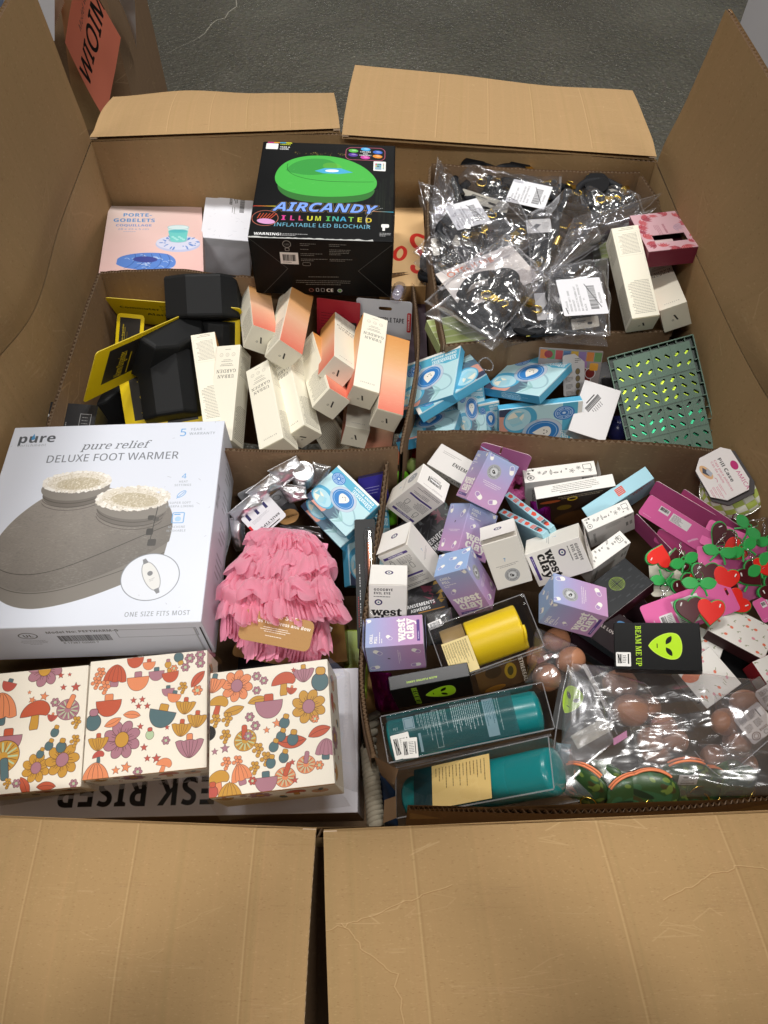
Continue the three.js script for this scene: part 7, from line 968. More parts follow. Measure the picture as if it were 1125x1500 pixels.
// ---- brown rubber eggs in clear pouches
{
  const EGG = std(rgb(.42, .19, .10), .42, { clearcoat: .25, clearcoatRoughness: .35 });
  const eggGeo = (() => { const g = new THREE.LatheGeometry([...Array(17)].map((_, i) => { const a = -Math.PI / 2 + i / 16 * Math.PI, y = Math.sin(a); return new THREE.Vector2(Math.max(0, Math.cos(a)) * (1 - .16 * y) * 0.0156, y * .020); }), 26); return g; })();
  const S = sheet('rgb(216,208,202)', {
    label: [40, 46, (c, w, h) => { fill('rgb(214,206,200)')(c, w, h); for (let i = 0; i < 2; i++) for (let j = 0; j < 2; j++) lines(c, 4 + i * 14, 5 + j * 14, 11, 6, 1.8, 'rgba(60,52,50,.85)', i * 3 + j, .8); rr(c, 30, 6, 7, 14, .5, '#e8e4e0'); c.fillStyle = '#3a3a3a'; c.fillRect(30, 6, 1.2, 14); c.save(); c.translate(10, 38); ell(c, 0, 0, 5.4, 5.4, 0, null, '#5c3c34', 1); ell(c, 0, 0, 3, 3, 0, null, '#5c3c34', .8); c.restore(); txt(c, 'EGGS', 18, 36, 5, '#5c3c34', { b: 1 }); ell(c, 24, 41, 3, 3, 0, null, '#666', .7); lines(c, 29, 40, 6, 2, 2, '#555', 2, .7); }],
    print: [44, 46, (c, w, h) => { c.clearRect(-2, -2, w + 4, h + 4); txt(c, 'EGGS', 8, 12, 10, 'rgb(98,36,30)', { b: 1, rot: -.5 }); lines(c, 6, 16, 24, 2, 3, 'rgb(98,36,30)', 3, 1); poly(c, [[8, 26], [26, 20], [30, 28], [12, 34]], 'rgb(110,40,32)'); poly(c, [[18, 22], [24, 20], [27, 27], [21, 30]], 'rgb(232,226,220)'); dot(c, 10, 24, 3, 'rgb(98,36,30)'); dot(c, 30, 22, 3, 'rgb(98,36,30)'); rr(c, 34, 24, 8, 5, 2.4, 'rgba(240,236,230,.9)', 'rgb(120,70,60)', .6); rr(c, 12, 40, 7, 4, 2, 'rgba(240,236,230,.9)', 'rgb(120,70,60)', .6); }],
  }, { k: 5, W: 512, rough: .45 });
  const PR = std(0xffffff, .4, { map: S.map, transparent: true, side: THREE.DoubleSide, alphaTest: .3 });
  const pack = (label, eggs, film, o = {}) => {
    const c0 = at(eggs[0][0], eggs[0][1], eggs[0][2]), t = thing('egg_pack', label, 'egg pack', null, c0);
    eggs.forEach(([x, y, drop, rx, rz, s = 1], i) => { const m = part('egg', eggGeo, EGG, t); m.position.copy(at(x, y, drop).sub(c0)); m.rotation.set(rx, 0, rz); m.scale.setScalar(s); });
    const f = film.map(p => at(...p).sub(c0));
    const b = part('clear_pouch', bagGeo(f[0], f[1], f[2], f[3], { seed: o.seed || 3, amp: .03, puff: .016, n: 50 }), FILM, t);
    if (o.label) { const p = pose3(...o.label.map(q => at(...q).sub(c0))), g = plate(roundShape(p.w, p.h, .003), p.w, p.h, .0004, S.cells.label); g.applyQuaternion(p.q); g.translate(p.c.x, p.c.y, p.c.z); part('paper_label', g, S.mat, t); }
    if (o.print) { const p = o.print.map(q => at(...q).sub(c0)); const g = gridGeo(6, 6, (u, v) => { const q = p[0].clone().lerp(p[1], u).add(p[2].clone().sub(p[0]).multiplyScalar(v));[q.u, q.v] = cellUV(S.cells.print, u, v); return q; }); part('printed_film', g, PR, b); }
  };
  pack('clear pack of brown eggs with dark red print, under the lilac box', [[814, 938, .885, .6, .9], [835, 967, .875, .9, 1.0], [800, 992, .885, .4, .5, 1.1], [785, 965, .91, .4, .5]], [[786, 918, .868], [846, 946, .862], [824, 1010, .868], [768, 1000, .872]], { seed: 3, print: [[779, 945, .862], [822, 938, .859], [776, 985, .866]] });
  pack('bagged pair of brown eggs below the flat alien box', [[907, 1002, .885, .3, 1.2, 1.15], [922, 1040, .875, .2, 1.0, 1.2], [948, 1036, .89, .4, .4]], [[874, 980, .87], [946, 1000, .862], [964, 1030, .872], [888, 1068, .872]], { seed: 7 });
  pack('bagged trio of brown eggs lying in the middle of the poly bag', [[973, 1066, .872, .5, .3, .95], [953, 1086, .875, .6, .2, .95], [986, 1085, .877, .2, .9, .95], [960, 1106, .885, .2, 1, .95]], [[938, 1064, .862], [1000, 1050, .858], [1006, 1100, .868], [946, 1122, .872]], { seed: 12 });
  pack('bagged brown eggs with a white printed label at the right edge', [[1061, 1058, .868, .6, .9, 1.0], [1090, 1030, .872, .3, 1.1, 1.0], [1080, 1088, .878, .5, .4, 1.0], [1110, 1062, .9, .5, .4, 1.0]], [[1044, 1018, .86], [1120, 1010, .856], [1132, 1100, .866], [1060, 1118, .874]], { seed: 15, label: [[1074, 1054, .852], [1110, 1027, .85], [1096, 1098, .858]] });
  pack('bagged brown egg deep at right above the camouflage pouches', [[1046, 1112, .895, .5, .7, 1.05], [1085, 1120, .905, .4, 1.2, 1.0]], [[1024, 1090, .88], [1100, 1086, .878], [1108, 1140, .885], [1036, 1144, .885]], { seed: 19 });
  card(at(1104, 1015, .853), at(1150, 985, .85), at(1118, 1046, .86), 'paper_label', 'white printed label with rounded corner cut by the right edge', 'label', null, [S.mat, std(rgb(.6, .58, .56), .6)], { cell: S.cells.label, r: .005, t: .0004 });
}
// ---- camouflage pouches with orange piping
{
  const CAM = canvasTex(256, 256, (c, w, h) => { c.fillStyle = 'rgb(48,80,42)'; c.fillRect(0, 0, w, h); const r = rng(4), C = ['rgb(76,112,52)', 'rgb(28,50,32)', 'rgb(108,130,58)', 'rgb(52,96,62)', 'rgb(66,62,34)']; for (let i = 0; i < 90; i++) { const x = r() * w, y = r() * h; ell(c, x, y, 6 + r() * 20, 4 + r() * 9, r() * 3, C[i % 5]); } });
  const CM = std(0xffffff, .4, { map: CAM, clearcoat: .5, clearcoatRoughness: .25 }), OR = std(rgb(.75, .22, .09), .5), GOLD = std(rgb(.85, .6, .12), .2, { metalness: 1 });
  const S2 = sheet('rgb(226,224,222)', { tag: [30, 20, (c, w, h) => { fill('rgb(226,224,222)')(c, w, h); txt(c, '30.99', 15, 7, 6, '#222', { a: 'center', b: 1 }); c.fillStyle = '#222'; c.fillRect(6, 4, 18, 1); lines(c, 5, 9, 20, 3, 2, '#666', 2, .7); c.fillStyle = '#222'; c.fillRect(4, 16, 22, 1.6); }] }, { k: 6, W: 256 });
  const proto = (() => {
    const t = thing('camouflage_pouch', 'x', 'pouch', 'camouflage pouches with orange piping');
    const g = new THREE.SphereGeometry(.03, 30, 20); g.scale(1, .85, .2); const P = g.attributes.position; for (let i = 0; i < P.count; i++) { const k = 1 + .06 * noise(P.getX(i) * 120, P.getY(i) * 120, P.getZ(i) * 90); P.setXYZ(i, P.getX(i) * k, P.getY(i) * k, P.getZ(i) * k); } g.computeVertexNormals(); part('pouch_body', g, CM, t);
    const arc = (r, z, a0, a1) => [...Array(24)].map((_, i) => { const a = lerp(a0, a1, i / 23); return V(Math.cos(a) * r, Math.sin(a) * r * .86, z); });
    part('piping', merge([tubeGeo(arc(.0302, .0022, .95, 2.35), .0013, 60, 8), tubeGeo(arc(.0302, -.0022, .95, 2.35), .0013, 60, 8)]), OR, t);
    const ring = part('gold_ring', moved(new THREE.TorusGeometry(.0085, .0008, 8, 34), .012, -.012, .009, .2, .3, 0), GOLD, t);
    part('gold_hook', tubeGeo([V(.02, -.014, .01), V(.025, -.018, .011), V(.027, -.024, .012), V(.022, -.027, .012), V(.018, -.023, .012)], .0011, 30, 8), GOLD, ring);
    return t;
  })();
  const L = [
    [854, 1150, .885, -.5, -.75, .35, 'leftmost, its orange piping curving steeply'], [886, 1146, .888, -.55, -.7, .3, 'second from left, behind a clear pack edge', 0], [912, 1160, .89, -.7, -.5, .2, 'third from left, body all green in shade', 0], [926, 1168, .874, -.9, .25, .1, 'with gold ring and orange arc left of the pale fronted one'], [955, 1162, .868, -.95, -.1, -.05, 'in front with gold hook below its orange arc'], [1003, 1138, .875, -.5, 0, 0, 'with a white price tag'], [1036, 1156, .888, -.8, .5, -.5, 'behind the tagged one, orange edge at its right'], [1082, 1152, .89, -.6, .6, -.35, 'wide green one near the right edge', 0], [1062, 1142, .895, -.6, .5, -.3, 'with small gold clasp at right', 0], [985, 1172, .89, -.9, 0, 0, 'lying flat at the rim under the tagged one', 0],
  ];
  L.forEach(([px, py, drop, rx, ry, rz, label, flag], i) => { let t = proto; if (i) { t = proto.clone(); t.name = numbered('camouflage_pouch'); t.userData = { ...proto.userData }; scene.add(t); } if (flag === 0) t.remove(t.children.find(c => c.name === 'piping')); t.userData.label = 'green camouflage pouch ' + label; t.position.copy(at(px, py, drop - .007)); t.rotation.set(rx, ry, rz, 'YXZ'); if (label.includes('price tag')) { const g = plate(roundShape(.021, .014, .0006), .021, .014, .0004, S2.cells.tag); g.translate(0, .004, .0085); part('price_tag', g, S2.mat, t); } });
  // pale leaf printed discs of two of them
  const LS = sheet('rgb(222,216,204)', { face: [40, 30, (c, w, h) => { fill('rgb(220,212,200)')(c, w, h); for (let i = 0; i < 5; i++) { c.save(); c.translate(22, 16); c.rotate(i * .5 - 1.2); ell(c, 8, 0, 8, 2, 0, 'rgb(60,84,50)'); c.restore(); } }] }, { k: 6, W: 256 });
  for (const [px, py, l] of [[930, 1166, 'pale leaf printed disc inside the left gold ringed pouch'], [962, 1158, 'pale leaf printed disc behind the gold hook']]) { const t = thing('printed_disc', l, 'disc', null, at(px, py, .866)); t.rotation.set(-.9, 0, 0); const s = new THREE.Shape(); s.absarc(0, 0, .021, 0, Math.PI * 2); part('disc', plate(s, .042, .042, .001, LS.cells.face), LS.mat, t); }
}
// ---- the big poly bag over eggs and pouches
{
  const t = thing('poly_bag', 'large crumpled clear poly bag over eggs and camouflage pouches', 'poly bag', null);
  const c = at(960, 1080, .85);
  const tent = (u, v) => .012 * Math.sin(u * 5) * Math.sin(v * 4);
  part('bag_front', bagGeo(at(838, 972, .853), at(1128, 1000, .845), at(1140, 1168, .855), at(806, 1164, .868), { seed: 21, amp: .20, folds: 130, puff: .012, n: 130, shape: tent }), FILM_MILKY, t);
  part('bag_flap', bagGeo(at(832, 974, .855), at(868, 1000, .85), at(900, 1086, .85), at(812, 1168, .872), { seed: 33, amp: .03, folds: 20, puff: .005, n: 40 }), FILM_MILKY, t);
  part('seam', tubeGeo([at(833, 974, .852), at(823, 1020, .856), at(812, 1090, .862), at(808, 1140, .866), at(806, 1166, .868)], .0008, 40, 6), SEAM, t);
  part('seam', tubeGeo([at(860, 975, .85), at(882, 1020, .848), at(898, 1062, .848), at(904, 1076, .85)], .0007, 40, 6), SEAM, t);
  part('seam', tubeGeo([at(1017, 1100, .846), at(1040, 1126, .85), at(1064, 1140, .852), at(1090, 1116, .848), at(1125, 1085, .845)], .0007, 50, 6), SEAM, t);
  // what lies under it at left
  const S = sheet('rgb(28,28,28)', { a: [70, 100, (c, w, h) => { fill('rgb(40,41,38)')(c, w, h); alien(c, 34, 42, 1.85, .35); }], strip: [14, 90, (c, w, h) => { fill('rgb(150,144,138)')(c, w, h); c.save(); c.translate(9, 6); c.rotate(Math.PI / 2); txt(c, 'ALIEN', 0, 0, 7, '#5a5450', { b: 1 }); c.restore(); }], pap: [60, 20, fill('rgb(206,200,180)')] }, { k: 3, W: 512, rough: .4 });
  card(at(822, 988, .885), at(866, 998, .88), at(818, 1068, .895), 'alien_pack', 'black pack with a green alien face seen through the poly bag', 'pack', null, [S.mat, std(rgb(.03, .03, .03), .5)], { cell: S.cells.a });
  card(at(852, 974, .868), at(858, 972, .868), at(892, 1056, .866), 'paper_strip', 'long white paper strip standing beside the bagged alien pack', 'paper strip', null, [S.mat, std(rgb(.5, .5, .5), .5)], { cell: S.cells.strip, r: .0005 });
  card(at(836, 1078, .89), at(886, 1050, .885), at(846, 1098, .895), 'paper_slip', 'creamy paper slip below the bagged alien pack', 'paper slip', null, [S.mat, std(rgb(.6, .58, .5), .6)], { cell: S.cells.pap, r: .0005 });
  const bp = thing('blue_pack', 'pale blue pack at lower left inside the poly bag', 'pack', null); part('film', bagGeo(at(814, 1088, .9), at(836, 1090, .9), at(830, 1152, .91), at(808, 1150, .91), { seed: 5, amp: .03, n: 20 }), std(rgb(.16, .30, .34), .35, { side: THREE.DoubleSide }), bp);
  const pt = thing('pink_tab', 'small pink paper tab in the middle of the poly bag', 'tab', null); part('tab', quad(at(898, 1082, .87), at(918, 1070, .87), at(899, 1092, .87), at(919, 1080, .87), 4), std(rgb(.6, .2, .4), .5, { side: THREE.DoubleSide }), pt);
}
// ---- pink tulle dress on a kraft card
{
  const S = sheet('rgb(178,136,84)', { card: [110, 60, (c, w, h) => { fill('rgb(178,136,84)')(c, w, h); const r = rng(4); for (let i = 0; i < 900; i++) { c.fillStyle = `rgba(90,60,30,${r() * .12})`; c.fillRect(r() * w, r() * h, 1.4, .5); } txt(c, 'DRESS SET', 56, 8, 11, '#f2ece2', { b: 1, a: 'center' }); txt(c, 'Includes Tulle Dress and Bow', 54, 20, 9.2, '#f2ece2', { b: 1, a: 'center', sx: .8 }); for (let i = 0; i < 3; i++) lines(c, 18, 27 + i * 4, 72, 1, 2, '#f2ece2', i + 2, 1.2, 'center'); lines(c, 28, 43, 50, 1, 2, '#f2ece2', 8, 1.2, 'center'); }], back: [110, 60, fill('rgb(172,128,74)')], slip: [50, 14, (c, w, h) => { fill('rgb(224,220,214)')(c, w, h); bars(c, 26, 3, 20, 8, 4); lines(c, 3, 4, 20, 3, 2.4, '#555', 3, .8); }] }, { k: 5, W: 1024, rough: .7 });
  const DR = .885;
  const TULLE = std(rgb(.96, .46, .60), .85, { transmission: .6, thickness: 0, side: THREE.DoubleSide, sheen: .6, sheenRoughness: .5, sheenColor: new THREE.Color(1, .6, .7) });
  const LINING = std(rgb(.88, .32, .46), .8, { side: THREE.DoubleSide, sheen: .5 });
  const t = thing('tulle_dress', 'bright pink ruffled tulle doll dress on a kraft card', 'dress', null);
  // tiers from the waist (top of the picture) to the hem
  const tier = (L, R, Lb, Rb, sag, waves, amp, seed, drop, lift, mat, name) => {
    const r = rng(seed), ph = [r() * 6, r() * 6, r() * 6], A = at(...L, drop), B = at(...R, drop), C = at(...Lb, drop), D = at(...Rb, drop), dn = C.clone().sub(A).add(D.clone().sub(B)).setY(0).normalize(), ax = B.clone().sub(A).normalize(), sg = sag / 1290;
    part(name, gridGeo(420, 16, (u, v) => {
      const w = u * waves * 1.45 * 6.283 + 5.5 * noise(u * waves * .5, seed) + 2 * noise(u * waves * 1.3, seed + 4) + ph[0], open = smooth(0, .9, v), k = .25 + 1.0 * Math.abs(noise(u * waves * .4, seed * 3.1)), e = 1 + (mat === LINING ? .08 : .30) * noise(u * waves * .7, 3, seed) + .10 * noise(u * waves * 2.1, 8, seed);
      const q = A.clone().lerp(B, u).lerp(C.clone().lerp(D, u), v * e); q.addScaledVector(dn, sg * Math.sin(Math.PI * u) * (.5 + .5 * v) + open * amp * .7 * Math.sin(w * 1.7 + ph[2]) * k);
      q.addScaledVector(ax, open * amp * 1.5 * k * Math.cos(w + ph[1] + .8 * noise(v * 3, u * waves, seed)));
      q.y += lift * Math.sin(v * 2.2) * (1 + .4 * noise(u * waves * .6, seed, 2)) + open * amp * k * 1.3 * Math.sin(w) + .006 * noise(u * 11, v * 4, seed) * open - .006 * Math.pow(Math.abs(u * 2 - 1), 4); return q;
    }), mat, t);
  };
  // under dress
  part('lining', bagGeo(at(366, 780, DR + .012), at(478, 796, DR + .012), at(462, 966, DR + .022), at(326, 918, DR + .022), { seed: 5, amp: .06, puff: .014, n: 60 }), LINING, t);
  tier([328, 872], [486, 890], [326, 930], [468, 972], 26, 18, .0045, 31, DR + .012, .012, LINING, 'ruffle');
  tier([398, 772], [450, 778], [352, 820], [484, 832], 6, 9, .009, 3, DR - .012, .016, TULLE, 'ruffle');
  tier([402, 776], [448, 780], [366, 806], [476, 822], 4, 8, .010, 5, DR - .020, .016, TULLE, 'ruffle');
  tier([368, 800], [478, 806], [338, 850], [486, 850], 10, 11, .010, 7, DR - .014, .017, TULLE, 'ruffle');
  tier([374, 800], [474, 806], [350, 842], [482, 846], 10, 10, .010, 8, DR - .022, .016, TULLE, 'ruffle');
  tier([346, 836], [480, 840], [326, 878], [502, 884], 16, 12, .010, 11, DR - .012, .018, TULLE, 'ruffle');
  tier([350, 832], [478, 838], [332, 872], [500, 892], 16, 11, .011, 12, DR - .022, .017, TULLE, 'ruffle');
  tier([336, 862], [480, 866], [328, 892], [504, 900], 26, 13, .010, 17, DR - .006, .016, TULLE, 'ruffle');
  tier([340, 866], [478, 872], [332, 894], [486, 902], 24, 16, .006, 19, DR - .016, .012, LINING, 'ruffle');
  for (const [L, R, Lb, Rb, sag, sd] of [[[380, 786], [466, 792], [344, 834], [484, 838], 8, 41], [[356, 820], [478, 824], [330, 866], [498, 876], 12, 43], [[342, 850], [478, 854], [326, 898], [506, 904], 18, 47], [[392, 770], [454, 776], [360, 800], [478, 812], 4, 51]]) tier(L, R, Lb, Rb, sag, 17, .006, sd, DR - .022, .014, TULLE, 'ruffle');
  tier([452, 900], [482, 904], [446, 944], [486, 948], 4, 4, .008, 23, DR + .002, .01, TULLE, 'ruffle');
  card(at(358, 891, .85), at(462, 911, .848), at(352, 936, .862), 'kraft_card', 'kraft card lettered for a tulle dress and bow', 'card', null, [S.mat, std(rgb(.4, .27, .14), .8)], { cell: S.cells.card, r: .008, t: .0008 });
  card(at(344, 942, .94), at(446, 962, .94), at(348, 962, .945), 'kraft_card', 'kraft card edge under the pink dress near the mushroom box', 'card', null, [S.mat, std(rgb(.35, .23, .12), .8)], { cell: S.cells.back, r: .006 });
  card(at(460, 904, .89), at(487, 920, .89), at(458, 910, .895), 'paper_slip', 'white barcode slip beside the dress at the kraft card', 'paper slip', null, [S.mat, std(rgb(.7, .7, .7), .6)], { cell: S.cells.slip, r: .0006 });
  card(at(404, 752, .91), at(434, 742, .905), at(398, 776, .925), 'kraft_card', 'rounded kraft card between silver pouches and pink dress', 'card', null, [S.mat, std(rgb(.35, .23, .12), .8)], { cell: S.cells.back, r: .012 });
}
// ---- silver pouches
{
  const SIL = std(rgb(.88, .88, .89), .34, { metalness: 1, side: THREE.DoubleSide });
  const pouch = (pts, label, seed, puff) => { const t = thing('silver_pouch', label, 'pouch', 'crinkled silver pouches'); part('foil', bagGeo(...pts.map(p => at(...p)), { seed, amp: .10, folds: 60, puff, n: 56 }), SIL, t); part('heat_seal', tubeGeo([at(...pts[0]), at(...pts[1])], .0009, 12, 6), SIL, t); };
  pouch([[392, 690, .862], [434, 668, .845], [452, 688, .855], [412, 714, .875]], 'slim silver pouch farthest back, pointing up right', 4, .016);
  pouch([[360, 722, .875], [396, 694, .862], [416, 712, .872], [382, 738, .885]], 'slim silver pouch in the middle of the chain', 8, .016);
  pouch([[334, 752, .89], [370, 722, .875], [392, 738, .885], [352, 768, .90]], 'slim silver pouch nearest the pen card', 13, .016);
  pouch([[336, 760, .90], [358, 756, .895], [362, 806, .93], [346, 808, .94]], 'silver pouch hanging straight down left of the pen card', 17, .012);
  pouch([[402, 706, .875], [448, 714, .872], [450, 730, .88], [424, 738, .89]], 'flat triangular silver pouch before the round silver can', 22, .006);
  pouch([[410, 770, .955], [470, 772, .95], [474, 790, .95], [412, 776, .96]], 'silver film scrap behind the pink dress', 26, .006);
  const c = thing('silver_can', 'round silver can lid among the silver pouches', 'can', null, at(444, 697, .868)); c.rotation.set(.25, 0, -.1);
  part('can_body', new THREE.CylinderGeometry(.0155, .0155, .03, 40, 1, true), SIL, c); part('can_lid', moved(new THREE.LatheGeometry([[0, .001], [.011, .001], [.0125, .0032], [.0145, .0036], [.0158, .002], [.0158, -.002]].map(p => new THREE.Vector2(...p)), 40), 0, .015, 0), SIL, c);
  const cb = thing('film_bag', 'clear film bag corner behind the blue coaster box', 'poly bag'); part('film', bagGeo(at(458, 676, .845), at(486, 684, .85), at(470, 716, .885), at(450, 712, .88), { seed: 3, amp: .08, n: 36 }), FILM_MILKY, cb);
}
// ---- pen card, black pen pack, bits in the front left pocket
{
  const S = sheet('rgb(214,214,216)', {
    pen: [60, 90, (c, w, h) => { fill('rgb(216,216,220)')(c, w, h); for (let i = 0; i < 3; i++) { c.fillStyle = 'rgb(52,50,92)'; c.fillRect(8 + i * 17, 4 + i, 5, 22); c.fillStyle = 'rgb(120,120,130)'; c.fillRect(2 + i * 17, 0, 17, 2); } lines(c, 10, 34, 34, 4, 3, 'rgba(80,80,90,.6)', 3, .7); c.save(); c.translate(30, 68); c.rotate(Math.PI); txt(c, 'MULTIPEN', 0, 4, 10, '#2a2a2e', { b: 1, a: 'center', sx: .95 }); txt(c, 'RAINBOW', 0, -5, 5, '#555', { a: 'center' }); c.restore(); rr(c, -2, 38, 6, 18, 2, 'rgb(204,40,48)'); }],
    black: [34, 120, (c, w, h) => { fill('rgb(20,21,22)')(c, w, h); c.fillStyle = '#b9b9b9'; for (let i = 0; i < 24; i++) if (i % 5 !== 4) c.fillRect(6, 44 + i * 2.4, 1.2, 1.7); c.fillStyle = 'rgb(150,30,34)'; for (let i = 0; i < 14; i++) c.fillRect(3, 74 + i * 2, 1.2, 1.3); txt(c, 'MULTIPEN', 17, 106, 6, '#9a9a9c', { a: 'center', sx: .85 }); txt(c, 'RAINBOW', 17, 111, 3.6, '#88888a', { a: 'center' }); }],
    grey: [40, 60, (c, w, h) => { fill('rgb(186,188,192)')(c, w, h); rr(c, 14, 6, 14, 4, 2, '#2b2b2b'); lines(c, 6, 16, 26, 6, 4, 'rgba(80,80,90,.5)', 2, .8); }],
    indigo: [60, 50, (c, w, h) => { fill('rgb(58,50,140)')(c, w, h); lines(c, 12, 18, 34, 3, 5, 'rgba(190,184,226,.85)', 3, 1); }],
    sidebar: [14, 110, (c, w, h) => { fill('rgb(168,168,172)')(c, w, h); c.save(); c.translate(8, 6); c.rotate(Math.PI / 2); bars(c, 66, -4, 24, 8, 3); lines(c, 4, -2, 50, 2, 3, '#777', 3, .8); c.restore(); }],
  }, { k: 5, W: 1024, rough: .36, spec: .35 });
  const E = std(rgb(.5, .5, .52), .5);
  card(at(352, 760, .885), at(393, 725, .875), at(358, 809, .905), 'pen_card', 'white hang card lettered MULTIPEN upside down over silver pouches', 'hang card', null, [S.mat, E], { cell: S.cells.pen, r: .004, hole: [.05, -.42, .5, .035] });
  card(at(347, 724, .90), at(388, 703, .888), at(349, 746, .93), 'hang_card', 'grey hang card behind the chain of silver pouches', 'hang card', null, [S.mat, E], { cell: S.cells.grey, r: .004 });
  card(at(338, 754, .955), at(347, 756, .955), at(341, 826, .985), 'barcode_strip', 'narrow grey pack edge with barcode beside the foot warmer box', 'pack', null, [S.mat, E], { cell: S.cells.sidebar, r: .001 });
  const k = card(at(519, 761, .868), at(549, 760, .868), at(497, 952, .89), 'pen_pack', 'black hang card holding a slim pen, leaning on the carton edge', 'pen pack', null, [S.mat, std(rgb(.02, .02, .02), .5)], { cell: S.cells.black, r: .003, hole: [0, -.44, .3, .02] });
  const bl = part('blister', moved(new THREE.CapsuleGeometry(.0085, k.h * .62, 8, 18), k.w * .22, k.h * .06, .004), ACETATE, k.t);
  for (const [x, col] of [[.16, rgb(.42, .16, .09)], [.26, rgb(.55, .58, .42)]]) { const pn = part('pen', moved(new THREE.CylinderGeometry(.0024, .0024, k.h * .5, 14), k.w * x, k.h * .04, .004), std(col, .3, { metalness: .4 }), k.t); part('pen_tip', moved(new THREE.CylinderGeometry(.0024, .0012, .012, 12), k.w * x, k.h * .04 + k.h * .26, .004), std(rgb(.7, .7, .7), .25, { metalness: 1 }), pn); }
  card(at(524, 702, .885), at(562, 694, .878), at(540, 742, .92), 'indigo_box', 'indigo card box behind the blue coaster box at the divider', 'box', null, [S.mat, std(rgb(.06, .05, .2), .5)], { cell: S.cells.indigo, r: .001, t: .012 });
  // dark small box between pouches
  const D = sheet('rgb(40,38,40)', { s: [30, 30, (c, w, h) => { fill('rgb(120,120,124)')(c, w, h); ell(c, 15, 15, 6, 4, .5, null, '#333', 1); }], r: [30, 30, fill('rgb(110,22,34)')] }, { k: 4, W: 256, rough: .4 });
  const q1 = at(412, 738, .93); carton([q1.x, q1.y, q1.z, .1, .3, .1, .94, .03, .05, .03], 'small_box', 'small grey box with dark oval mark under the triangular silver pouch', 'box', null, D, { '*': 's' });
  const q2 = at(400, 736, .935); carton([q2.x, q2.y, q2.z, .1, -.2, .1, .95, .02, .05, .02], 'small_box', 'dark red box sliver between silver pouches and pen card', 'box', null, D, { '*': 'r' });
  // gold trimmed box under the dress, lime box, black card
  const gb = at(480, 946, .945); const GOLD = sheet('rgb(96,72,30)', { a: [40, 40, fill('rgb(98,74,34)')], g: [40, 40, fill('rgb(186,140,34)')] }, { k: 2, W: 128, rough: .25 });
  carton([gb.x, gb.y, gb.z, .1, .05, .05, .99, .055, .05, .06], 'gold_box', 'brown and gold box at the lower right of the pink dress', 'box', null, GOLD, { T: 'a', L: 'g', '*': 'a' });
  const LM = std(rgb(.30, .42, .03), .4), lp = thing('lime_box', 'lime green box between the gold box and the carton divider', 'box', null, at(522, 978, .97)); part('body', boxGeo(.03, .05, .09, null, { r: .003 }), LM, lp);
  const bk = at(395, 972, .975), BB = sheet('rgb(18,18,19)', { a: [60, 40, (c, w, h) => { fill('rgb(18,18,19)')(c, w, h); txt(c, 'F', 24, 8, 7, '#ddd', { b: 1 }); txt(c, 'E', 38, 9, 7, '#ddd', { b: 1 }); }], k: [60, 40, fill('rgb(120,86,50)')] }, { k: 4, W: 512, rough: .4 });
  carton([bk.x, bk.y, bk.z, .05, 0, .1, 1, .08, .03, .05], 'black_box', 'black box with white letters low behind the right mushroom box', 'box', null, BB, { T: 'a', L: 'k', '*': 'k' });
}
// ---- bits in the gap between the cartons at front
{
  const R = std(rgb(.27, .24, .18), .95), t = thing('rope_handle', 'braided grey rope in the gap between the front cartons', 'rope', null);
  const strand = (k) => [...Array(40)].map((_, i) => { const u = i / 39, a = u * 34 + k * 2.094, c = at(lerp(540, 551, u), lerp(1096, 1212, u), .93); c.add(V(Math.cos(a) * .006, Math.sin(a) * .006, 0)); return c; });
  for (let k = 0; k < 3; k++) part('strand', tubeGeo(strand(k), .0044, 200, 8, false, [120, .12]), R, t);
  const t2 = thing('rope_handle', 'upper knotted rope end beside the white desk riser box', 'rope', null); for (let k = 0; k < 2; k++) part('strand', tubeGeo([...Array(24)].map((_, i) => { const u = i / 23, a = u * 16 + k * 3.14; return at(lerp(546, 535, u), lerp(1046, 1112, u), .97).add(V(Math.cos(a) * .006, Math.sin(a) * .006, 0)); }), .0048, 120, 8, false, [70, .12]), R, t2);
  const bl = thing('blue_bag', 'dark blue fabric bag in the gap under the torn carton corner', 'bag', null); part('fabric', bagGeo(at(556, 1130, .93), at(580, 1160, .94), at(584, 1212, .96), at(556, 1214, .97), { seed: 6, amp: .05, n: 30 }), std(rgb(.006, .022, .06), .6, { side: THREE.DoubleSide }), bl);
  const kb = at(534, 1040, .99), K = sheet('rgb(150,112,62)', { a: [40, 80, (c, w, h) => { fill('rgb(152,112,62)')(c, w, h); for (let i = 0; i < 4; i++) rr(c, 12, 16 + i * 7, 10, 3.4, 1.7, '#d8d2c4'); }] }, { k: 3, W: 256, rough: .7 });
  carton([kb.x, kb.y, kb.z, 0, 0, 0, 1, .03, .04, .09], 'kraft_box', 'kraft box with white dashes in the gap beside the desk riser box', 'box', null, K, { '*': 'a' });
}
